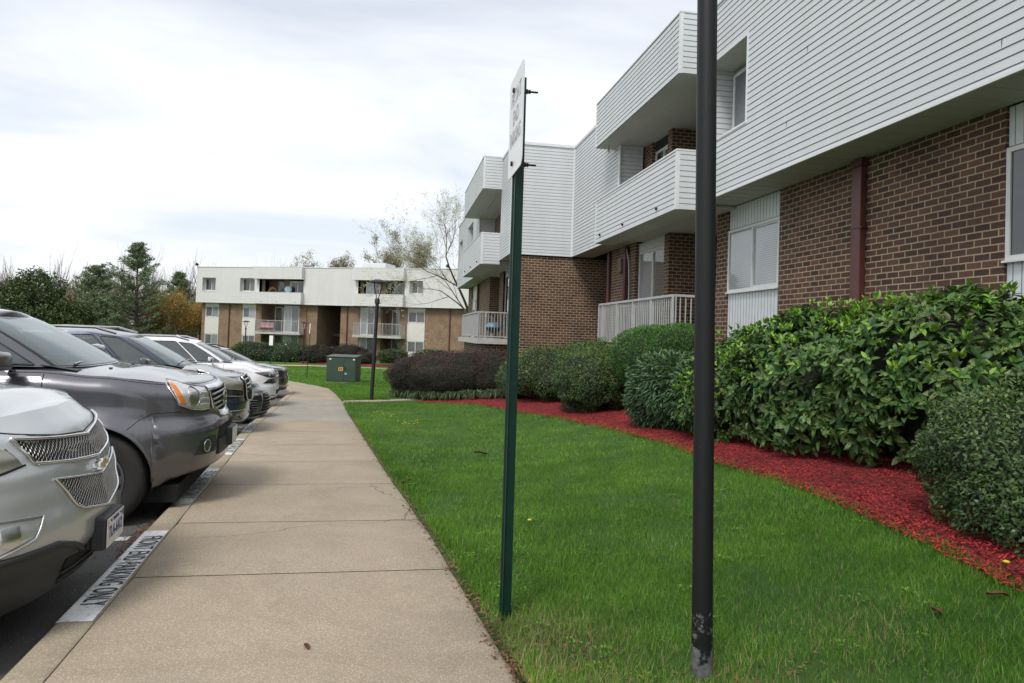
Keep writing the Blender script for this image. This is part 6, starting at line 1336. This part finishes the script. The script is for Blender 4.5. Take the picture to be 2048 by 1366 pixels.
def grey_suv():
    zr = road_z(-2.4, 7.05); t = thing('suv', 'dark grey SUV second in the row, big square headlight and chrome framed grille', 'car', (-1.55, 7.05, zr), HEAD+R(-1.0), 'cars parked nose in along the kerb'); P = paint('grey_paint', (.115,.114,.128), metal=.6, rough=.3)
    plan = [(0,0),(-.02,.34),(-.075,.60),(-.19,.80),(-.40,.92),(-.72,.975),(-1.1,.995),(-2,1),(-3.4,1),(-4.3,.98),(-4.7,.88),(-4.84,.6),(-4.86,0)]
    front = [(.2,.16),(.36,.08),(.46,.03),(.60,.0),(.79,.0),(.84,.03),(.91,.085),(1.0,.09),(1.1,.10),(1.25,.14)]; side = [(.2,.07),(.38,.03),(.6,.0),(.84,-.012),(.94,.012),(1.02,.018),(1.15,.02),(1.4,.06)]
    B = Body(plan, 2.0, [(0,1.145),(.10,1.18),(.35,1.225),(.9,1.30),(1.35,1.34),(3,1.34),(4.86,1.34)], front, side, [(0,.46),(.2,.43),(.45,.34),(.6,.31),(.9,.3),(4.86,.36)], [-.92,-3.70], .455, .42, crown=.045, curl=(.13,.07), flare=.06, blend=(.95,1.45))
    S = B.S; B.mesh('body', P, t); B.mesh('lower_bumper', M['cladding'], t, z1f=lambda p: .345, nv=5, off=.006)
    B.hoodmesh('hood', P, t, 1.05, -1.30, -4.7)
    gt = [(-.44,1.125),(-.2,1.13),(0,1.13),(.2,1.13),(.44,1.125)]; gb = [(-.38,.97),(-.2,.90),(0,.885),(.2,.90),(.38,.97)]
    g = patch(S, gt, gb, 'grille', M['well'], t, off=.002, nu=24, skirt=False)
    for z, w in ((1.085,.42),(1.04,.41),(.995,.39),(.95,.33)): strip(S, [(-w,z-.01),(0,z),(w,z-.01)], .0115, 'grille_bar', M['chrome'] if z < .95 else M['satin'], g, off=.020)
    patch(S, [(-.46,1.165),(0,1.16),(.46,1.165)], [(-.45,1.115),(0,1.115),(.45,1.115)], 'grille_frame', M['chrome'], g, off=.022, nu=20, nv=4, dome=.008)
    patch(S, [(-.40,.985),(-.2,.915),(0,.90),(.2,.915),(.40,.985)], [(-.37,.93),(-.18,.855),(0,.84),(.18,.855),(.37,.93)], 'grille_frame', M['chrome'], g, off=.022, nu=24, nv=4, dome=.008)
    for sg in (1, -1): strip(S, [(sg*.45,1.13),(sg*.43,1.04),(sg*.39,.95)], .014, 'grille_frame', M['chrome'], g, off=.016)
    e = bpy.data.objects.new('badge', None); C.objects.link(e); e.parent = t; e.location = S(0,1.02,.035)
    mb = MB()
    for a, b in (((-.05,.045),(-.033,-.045)),((.05,.045),(.033,-.045))): mb.tube([(0,a[0],a[1]),(0,b[0],b[1])], .008, n=6)
    mb.tube([(0,-.04,.0),(0,.04,.0)], .008, n=6); mb.build('badge_letter', M['chrome'], e)
    mb = MB(); pts = [(.062*math.copysign(abs(math.cos(a))**.6, math.cos(a)), .056*math.copysign(abs(math.sin(a))**.6, math.sin(a))) for a in [k*math.tau/24 for k in range(25)]]; mb.tube([(0,a,b) for a, b in pts], .005, n=5, caps=False); mb.build('badge_ring', M['chrome'], e)
    for sg in (1, -1):
        h = patch(S, [(.485,1.145),(.7,1.18),(.9,1.22),(1.03,1.235)], [(.45,.965),(.62,.965),(.78,.985),(.93,1.03)], 'headlight', M['lens'], t, off=.008, nu=24, nv=10, dome=.006, sg=sg)
        strip(S, [(.485,1.15),(.7,1.187),(.9,1.226),(1.035,1.24),(1.045,1.20),(.935,1.022),(.78,.976),(.62,.957),(.445,.957)], .006, 'lamp_trim', M['chrome'], h, off=.007, sg=sg, n=40)
        patch(S, [(.955,1.205),(.985,1.21),(1.015,1.21)], [(.855,1.025),(.885,1.03),(.92,1.04)], 'turn_signal', M['amber'], h, off=.014, nu=8, nv=6, sg=sg, dome=.003)
        c0 = []
        for k in range(25): a = k*math.tau/24; c0.append((.745+.080*math.cos(a), 1.085+.088*math.sin(a)))
        patch(S, [(c0[k][0], c0[k][1]) for k in range(12, -1, -1)], [(c0[k][0], c0[k][1]) for k in range(12, 25)], 'lamp_bowl', M['reflector'], h, off=.014, nu=20, nv=8, sg=sg, dome=.006)
        strip(S, c0, .004, 'lamp_ring', M['satin'], h, off=.019, sg=sg, n=30)
        for z in (1.0,1.05,1.10): strip(S, [(.50,z),(.64,z+.01)], .010, 'lamp_fin', M['reflector'], h, off=.012, sg=sg, n=8)
        # fog lamp
        fk = patch(S, [(.50,.72),(.62,.73),(.74,.70)], [(.50,.58),(.66,.575),(.82,.585)], 'fog_light', M['cladding'], t, off=.004, nu=14, nv=6, sg=sg)
        ring = [(.665+.046*math.cos(a), .648+.054*math.sin(a)) for a in [k*math.tau/24 for k in range(25)]]; strip(S, ring, .006, 'fog_ring', M['satin'], fk, off=.012, sg=sg, n=30)
        patch(S, [ring[k] for k in range(12, -1, -1)], [ring[k] for k in range(12, 25)], 'fog_lens', M['lamp_dark'], fk, off=.009, nu=14, nv=5, sg=sg, skirt=False)
        for z in (.61,.645,.68): strip(S, [(.52,z),(.60,z)], .004, 'fog_slat', M['cladding'], fk, off=.009, sg=sg, n=4)
    # bumper step, lower intake
    patch(S, [(-.40,.79),(0,.80),(.40,.79)], [(-.46,.66),(0,.66),(.46,.66)], 'upper_intake', M['well'], t, off=.004, nu=20, nv=3, skirt=False)
    patch(S, [(-.46,.67),(0,.67),(.46,.67)], [(-.42,.53),(0,.53),(.42,.53)], 'bumper_insert', M['cladding'], t, off=.016, nu=20, nv=4)
    strip(S, [(1.17,.955),(.98,.96),(.90,.96)], .0028, 'shut_line', M['well'], t, off=.0005); strip(S, [(1.17,.955),(1.27,.90),(1.34,.84)], .0028, 'shut_line', M['well'], t, off=.0005)
    plate_at(t, .05, .655, None, holder=True)
    mb = MB(); mb.box(-.1,-.03,-.15,.15,.58,.74); mb.build('plate_bracket', M['cladding'], t)
    Cb = Cabin([(-1.09,0),(-1.13,.48),(-1.29,.74),(-1.62,.87),(-2.4,.90),(-3.3,.90),(-4.2,.87),(-4.6,.78),(-4.75,0)], [(-1.88,0),(-1.90,.42),(-1.98,.60),(-2.16,.68),(-2.8,.71),(-3.4,.71),(-4.2,.69),(-4.5,.62),(-4.55,0)], [(1,1.315),(1.6,1.335),(5,1.34)], [(1.88,1.73),(2.4,1.80),(4,1.81),(4.6,1.77)], bulge=.02); Cb.mesh('cabin', P, t, WH); interior(t, -1.15, .78, 1.33, 1.80)
    ws = patch(Cb.S, [(-1.9,.975),(0,.975),(1.9,.975)], [(-1.9,.02),(0,.02),(1.9,.02)], 'windshield', M['windscreen'], t, skirt=False, off=.004, nu=26, nv=10)
    for sg in (1, -1):
        strip(Cb.S, [(1.96,.0),(1.96,.98)], .006, 'windshield_seal', M['cladding'], ws, off=.004, sg=sg)
        for a, b, nm in ((2.42,3.42,'side_window'),(3.55,4.7,'side_window'),(4.85,6.1,'side_window')):
            w = patch(Cb.S, [(a+.28 if a < 3 else a,.88),(b,.88)], [(a,.05),(b,.05)], nm, M['carglass'], t, skirt=False, off=.004, nu=8, sg=sg)
            strip(Cb.S, [(a,.03),(b,.03),(b,.9),(a+.28 if a < 3 else a,.9),(a-.03,.03)], .009, 'window_seal', M['gloss_black'], w, off=.003, sg=sg, n=40)
    # doors with shut lines, handles
    for sg in (1, -1):
        for a, b in ((1.95,2.95),(3.0,3.85)):
            top = lambda p: B.top(p)-.045
            d = patch(S, [(a+.04,top(a)),(b,top(b))], [(a-.03,.36),(b,.36)], 'door', P, t, off=.0035, nu=12, nv=14, sg=sg, skirt=True)
            strip(S, [(a+.03,top(a)+.02),(a-.01,.8),(a-.04,.36)], .004, 'door_gap', M['well'], d, off=.0, sg=sg); strip(S, [(b-.25,.93),(b-.10,.935)], .012, 'door_handle', P, d, off=.02, sg=sg, n=6)
        mirror(t, -1.52, sg*1.03, 1.385, P, s=1.2)
    # wipers and washer jets
    for y0, y1 in ((-.62,.05),(.1,.70)):
        a, b = Cb.S(0,.02,.02), 0; mb = MB(); mb.tube([(-1.17,y0,1.345),(-1.19,(y0+y1)/2,1.365),(-1.18,y1,1.352)], .009, n=5); mb.build('wiper', M['gloss_black'], t)
    for y in (-.35,.35): mb = MB(); mb.box(-.98,-.955,y-.012,y+.012,B.H(-.97,y)-.002,B.H(-.97,y)+.010); mb.build('washer_jet', M['gloss_black'], t)
    mb = MB(); mb.tube([(-2.45,-.62,1.80),(-3.3,-.64,1.86),(-4.3,-.62,1.82)], .018, n=6); mb.build('roof_rail', M['cladding'], t)
    common(t, B, P, None, .42, .265, tw=.25, spokes=6); return t
def suv(label, loc, dh, col, W, L, Hh, hoodz, roofz, kind, mat=None, sedan=False, dz=0, ws=None):
    t = thing('suv' if not sedan else 'sedan', label, 'car', loc, HEAD+R(dh), 'cars parked nose in along the kerb'); P = mat
    k = W/2; nose = [(0,0),(-.02,.40),(-.08,.66),(-.20,.84),(-.42,.94),(-.75,.98),(-1.1,1)] if not sedan else [(0,0),(-.06,.30),(-.17,.55),(-.34,.76),(-.58,.90),(-.85,.97),(-1.2,1)]
    plan = nose+[(-2.2,1),(-L*.68,1),(-L*.87,.97),(-L*.965,.86),(-L+.02,.55),(-L,0)]
    z0, z1 = hoodz
    if sedan: front = [(.14,.10),(.24,.03),(.36,0),(.5,.0),(.6,.03),(.68,.10),(.76,.22)]; hood = [(0,z0-.08),(.15,z0-.01),(.4,z0+.06),(.9,z1-.04),(1.3,z1),(3,z1+.02),(L,z1+.05)]
    else: front = [(.2,.12),(.32,.04),(.5,0),(.66,0),(.74,.03),(.95,.04),(1.05,.07),(1.2,.15)]; hood = [(0,z0),(.10,z0+.045),(.35,z0+.08),(.9,z1-.02),(1.35,z1),(3,z1+.01),(L,z1+.01)]
    side = [(.2,.07),(.35,.03),(.6,0),(.85,.005),(1.1,.04),(1.3,.08)]; Rw = .36 if sedan else .43; R_ = .33 if sedan else .39
    B = Body(plan, W, hood, front, side, [(0,.3 if not sedan else .17),(.3,.3 if not sedan else .16),(.6,.24 if not sedan else .16),(L,.3 if not sedan else .2)], [-.93,-L+1.15], Rw, R_, crown=.05, curl=(.12,.07), flare=.03)
    S = B.S; B.mesh('body', P, t, z0f=(lambda p: .36) if not sedan else (lambda p: .2)); B.mesh('lower_bumper', M['cladding'] if kind != 'white' else M['cladding'], t, z1f=lambda p: .365 if not sedan else .205, nv=5, off=.005)
    B.hoodmesh('hood', P, t, 1.05, -1.3, -L+.15)
    ws = ws or (-1.1 if not sedan else -1.15); dx = .85 if not sedan else 1.0; e = k-.12; r = k-.30
    if kind == 'boxy': dx = .80
    Cb = Cabin([(ws,0),(ws-.05,e*.52),(ws-.2,e*.82),(ws-.5,e*.97),(ws-1.2,e),(-L*.66,e),(-L+(.6 if not sedan else 1.1),e*.97),(-L+(.25 if not sedan else .7),e*.85),(-L+(.12 if not sedan else .6),0)], [(ws-dx,0),(ws-dx-.03,r*.58),(ws-dx-.1,r*.84),(ws-dx-.28,r*.97),(ws-dx-.8,r),(-L*.66,r),(-L+(.7 if not sedan else 1.7),r*.97),(-L+(.45 if not sedan else 1.5),r*.85),(-L+(.4 if not sedan else 1.45),0)], [(1,z1-.02),(L,z1)], [(-ws+dx,roofz-.09),(-ws+dx+.6,roofz),(L*.75,roofz),(L,roofz-.06)], bulge=.02); Cb.mesh('cabin', P, t, WH); interior(t, ws-.05, k*.75, z1, roofz)
    patch(Cb.S, [(-1.88,.97),(0,.97),(1.88,.97)], [(-1.9,.02),(0,.02),(1.9,.02)], 'windshield', M['windscreen'], t, skirt=False, off=.004, nu=24)
    for sg in (1, -1):
        for a, b in ((2.4,3.5),(3.62,4.8),(4.92,6.1)):
            w = patch(Cb.S, [(a+.28 if a < 3 else a,.88),(b,.88)], [(a,.05),(b,.05)], 'side_window', M['carglass'], t, skirt=False, off=.004, nu=8, sg=sg); strip(Cb.S, [(a,.03),(b,.03),(b,.9),(a+.28 if a < 3 else a,.9),(a-.03,.03)], .010, 'window_seal', M['gloss_black'], w, off=.003, sg=sg, n=40)
        mirror(t, ws-.45, sg*(k+.03), z1+.05, P if kind != 'white' else M['chrome'], s=1.1 if not sedan else .85)
        for a, b in ((2.0,3.0),(3.05,3.95)):
            d = patch(S, [(a+.04,B.top(a)-.05),(b,B.top(b)-.05)], [(a-.03,.36),(b,.36)], 'door', P, t, off=.003, nu=10, nv=10, sg=sg); strip(S, [(a+.03,B.top(a)-.03),(a-.01,.8),(a-.04,.36)], .004, 'door_gap', M['well'], d, off=0, sg=sg)
        if not sedan: mb = MB(); mb.tube([(ws-dx-.2,sg*(r-.04),roofz-.02),(ws-dx-.5,sg*(r-.03),roofz+.065),(-L*.6,sg*(r-.03),roofz+.07),(-L+.8,sg*(r-.04),roofz-.0)], .022, n=6); mb.build('roof_rail', M['satin'] if kind != 'grey' else M['cladding'], t)
    S0 = S; S = lambda p, z, off=0: S0(p, z+dz, off)
    if kind == 'boxy':       # navy, tall chrome grille with open slots, deep lamps, chrome lower trim
        g = patch(S, [(-.40,1.09),(0,1.10),(.40,1.09)], [(-.33,.70),(0,.69),(.33,.70)], 'grille', M['well'], t, off=.012, nu=16, nv=4)
        for z in (1.045,.97,.90,.83,.76): strip(S, [(-.385+.06*(1.05-z)/.3,z),(0,z+.004),(.385-.06*(1.05-z)/.3,z)], .016, 'grille_bar', M['chrome'], g, off=.035)
        strip(S, [(-.41,1.09),(-.34,.69),(0,.675),(.34,.69),(.41,1.09),(0,1.105),(-.41,1.09)], .017, 'grille_frame', M['chrome'], g, off=.030, n=60)
        for sg in (1, -1):
            h = patch(S, [(.50,1.05),(.75,1.09),(1.0,1.13),(1.22,1.14)], [(.50,.89),(.75,.90),(.95,.94),(1.14,1.02)], 'headlight', M['lens_old'], t, off=.010, nu=20, nv=8, dome=.008, sg=sg)
            patch(S, [(.52,.87),(.75,.88),(.98,.92)], [(.52,.78),(.75,.785),(.95,.82)], 'lower_lamp', M['lamp_dark'], t, off=.006, nu=14, nv=4, sg=sg); strip(S, [(.50,.88),(.99,.93),(.96,.81),(.50,.77),(.50,.88)], .008, 'lamp_trim', M['satin'], h, off=.010, sg=sg, n=40)
            strip(S, [(.45,.42),(.62,.43),(.70,.48),(.80,.49)], .014, 'bumper_trim', M['satin'], t, off=.012, sg=sg); strip(S, [(.45,.55),(.8,.56),(.98,.56)], .006, 'bumper_trim', M['chrome'], t, off=.006, sg=sg)
        strip(S, [(-1.0,.40),(-.5,.375),(0,.37),(.5,.375),(1.0,.40)], .020, 'bumper_lip', M['satin'], t, off=.008, n=40)
        plate_at(t, .05, .76, None)
        mb = MB(); mb.box(-.08,-.03,-.15,.15,.66,.84); mb.build('plate_bracket', M['cladding'], t)
    elif kind == 'white':
        g = patch(S, [(-.52,1.04),(0,1.05),(.52,1.04)], [(-.44,.74),(0,.73),(.44,.74)], 'grille', M['gloss_black'], t, off=.006, nu=16, nv=4)
        strip(S, [(-.5,.90),(0,.905),(.5,.90)], .020, 'grille_bar', M['chrome'], g, off=.02); strip(S, [(-.53,1.04),(-.45,.73),(0,.72),(.45,.73),(.53,1.04)], .010, 'grille_frame', M['chrome'], g, off=.014, n=50)
        for z in (.98,.82,.775): strip(S, [(-.48,z),(.48,z)], .007, 'grille_bar', M['satin'], g, off=.014)
        for sg in (1, -1):
            h = patch(S, [(.55,1.04),(.8,1.045),(1.05,1.045),(1.28,1.04)], [(.52,.895),(.75,.89),(.95,.92),(1.2,1.0)], 'headlight', M['lamp_dark'], t, off=.008, nu=20, nv=6, dome=.006, sg=sg)
            patch(S, [(.66,1.02),(.74,1.02)], [(.66,.92),(.74,.92)], 'lamp_bowl', M['reflector'], h, off=.016, nu=6, nv=4, sg=sg); patch(S, [(.80,1.0),(.88,1.0)], [(.80,.93),(.88,.93)], 'lamp_bowl', M['reflector'], h, off=.016, nu=6, nv=4, sg=sg); patch(S, [(1.1,1.03),(1.24,1.035)], [(1.06,.97),(1.17,1.0)], 'marker_lamp', M['red'], h, off=.012, nu=4, nv=3, sg=sg)
            l = patch(S, [(.52,.87),(.72,.865),(.9,.86)], [(.50,.745),(.7,.74),(1.05,.76)], 'lower_lamp', M['lamp_dark'], t, off=.008, nu=16, nv=5, sg=sg); patch(S, [(.62,.84),(.72,.84)], [(.62,.77),(.72,.77)], 'lamp_bowl', M['reflector'], l, off=.013, nu=5, nv=4, sg=sg)
        strip(S, [(-.98,.44),(-.5,.43),(0,.43),(.5,.43),(.98,.44)], .016, 'bumper_trim', M['satin'], t, off=.004, n=40)
        patch(S, [(-.5,.56),(0,.56),(.5,.56)], [(-.5,.45),(0,.45),(.5,.45)], 'lower_intake', M['well'], t, off=.004, nu=16, nv=3)
        mb = MB(); mb.hexa([(-3.2,-.02,roofz),(-3.0,-.02,roofz),(-3.0,.02,roofz),(-3.2,.02,roofz),(-3.2,-.01,roofz+.09),(-3.15,-.01,roofz+.09),(-3.15,.01,roofz+.09),(-3.2,.01,roofz+.09)]) if False else mb.tube([(ws-dx-.5,0,roofz+.02),(ws-dx-.62,0,roofz+.09)], .02, n=6); mb.build('antenna', P, t)
    elif kind == 'grey':
        g = patch(S, [(-.50,.93),(0,.945),(.50,.93)], [(-.32,.62),(0,.60),(.32,.62)], 'grille', M['gloss_black'], t, off=.006, nu=16, nv=4); strip(S, [(-.5,.93),(-.32,.61),(0,.59),(.32,.61),(.5,.93)], .010, 'grille_frame', M['satin'], g, off=.012, n=50)
        for sg in (1, -1):
            h = patch(S, [(.52,.94),(.8,.955),(1.15,.96)], [(.50,.84),(.75,.82),(1.0,.88)], 'headlight', M['lamp_dark'], t, off=.008, nu=16, nv=6, dome=.006, sg=sg); patch(S, [(.62,.92),(.74,.925)], [(.62,.86),(.74,.86)], 'lamp_bowl', M['reflector'], h, off=.014, nu=6, nv=4, sg=sg)
            k2 = patch(S, [(.55,.62),(.7,.63),(.8,.60)], [(.55,.52),(.7,.51),(.8,.54)], 'fog_light', M['well'], t, off=.004, nu=10, nv=4, sg=sg); patch(S, [(.62,.60),(.70,.60)], [(.62,.54),(.70,.54)], 'fog_lens', M['reflector'], k2, off=.010, nu=6, nv=4, sg=sg)
        strip(S, [(-.95,.40),(-.5,.36),(0,.35),(.5,.36),(.95,.40)], .028, 'skid_plate', M['satin'], t, off=.004, n=40)
    else:                      # low black sedan with slim lamp and slatted corner
        g = patch(S, [(-.42,.60),(0,.61),(.42,.60)], [(-.50,.24),(0,.23),(.50,.24)], 'grille', M['well'], t, off=.006, nu=16, nv=4); strip(S, [(-.42,.60),(-.51,.23),(0,.22),(.51,.23),(.42,.60)], .007, 'grille_frame', M['satin'], g, off=.010, n=50)
        for z in (.29,.35,.41,.47,.53): strip(S, [(-.46,z),(0,z),(.46,z)], .007, 'grille_bar', M['gloss_black'], g, off=.014)
        for sg in (1, -1):
            h = patch(S, [(.55,.635),(.8,.69),(1.12,.745)], [(.55,.575),(.75,.59),(1.05,.68)], 'headlight', M['lamp_dark'], t, off=.006, nu=16, nv=5, sg=sg, dome=.004); strip(S, [(.57,.585),(.76,.60),(1.0,.67)], .006, 'running_lamp', M['lens'], h, off=.012, sg=sg)
            v = patch(S, [(.62,.52),(.78,.53)], [(.60,.24),(.80,.26)], 'side_vent', M['well'], t, off=.004, nu=6, nv=4, sg=sg)
            for z in (.28,.33,.38,.43,.48): strip(S, [(.62,z),(.78,z+.01)], .006, 'vent_slat', M['satin'], v, off=.010, sg=sg, n=6)
    for y0, y1 in ((-.6,.05),(.1,.66)): mb = MB(); mb.tube([(ws-.08,y0,z1+.03),(ws-.1,(y0+y1)/2,z1+.045),(ws-.09,y1,z1+.04)], .009, n=5); mb.build('wiper', M['gloss_black'], t)
    common(t, B, P, None, R_, .24, tw=.25, spokes=6, track=B.W/2-.13); return t
def cars():
    silver_suv(); grey_suv()
    suv('navy SUV third in the row with a tall chrome slotted grille', (-2.45, 12.6, road_z(-3.2, 12.6)), 0, None, 2.0, 5.2, 1.9, (1.05,1.27), 1.78, 'boxy', paint('navy_paint', (.028,.040,.072), metal=.5), dz=-.02, ws=-.98)
    suv('low black sedan mostly hidden between the navy SUV and the white SUV', (-2.59, 15.5, road_z(-3.3, 15.5)), 0, None, 1.86, 4.9, 1.45, (.79,1.06), 1.46, 'sedan', paint('black_paint_car', (.012,.013,.018), metal=.3), sedan=True, dz=.03, ws=-1.2)
    suv('large white SUV with dark lamps and chrome mirror, fifth in the row', (-2.98, 19.1, road_z(-3.7, 19.1)), 0, None, 2.05, 5.7, 1.9, (1.03,1.29), 1.82, 'white', paint('white_paint_car', (.74,.75,.77), metal=.0, rough=.4), dz=.0, ws=-1.1)
    suv('dark grey crossover farthest in the row, silver skid plate at its nose', (-3.44, 24.0, road_z(-4.1, 24.0)), 0, None, 1.88, 4.7, 1.68, (.98,1.17), 1.64, 'grey', paint('charcoal_paint', (.075,.072,.075), metal=.5), dz=.05, ws=-1.05)
cars()
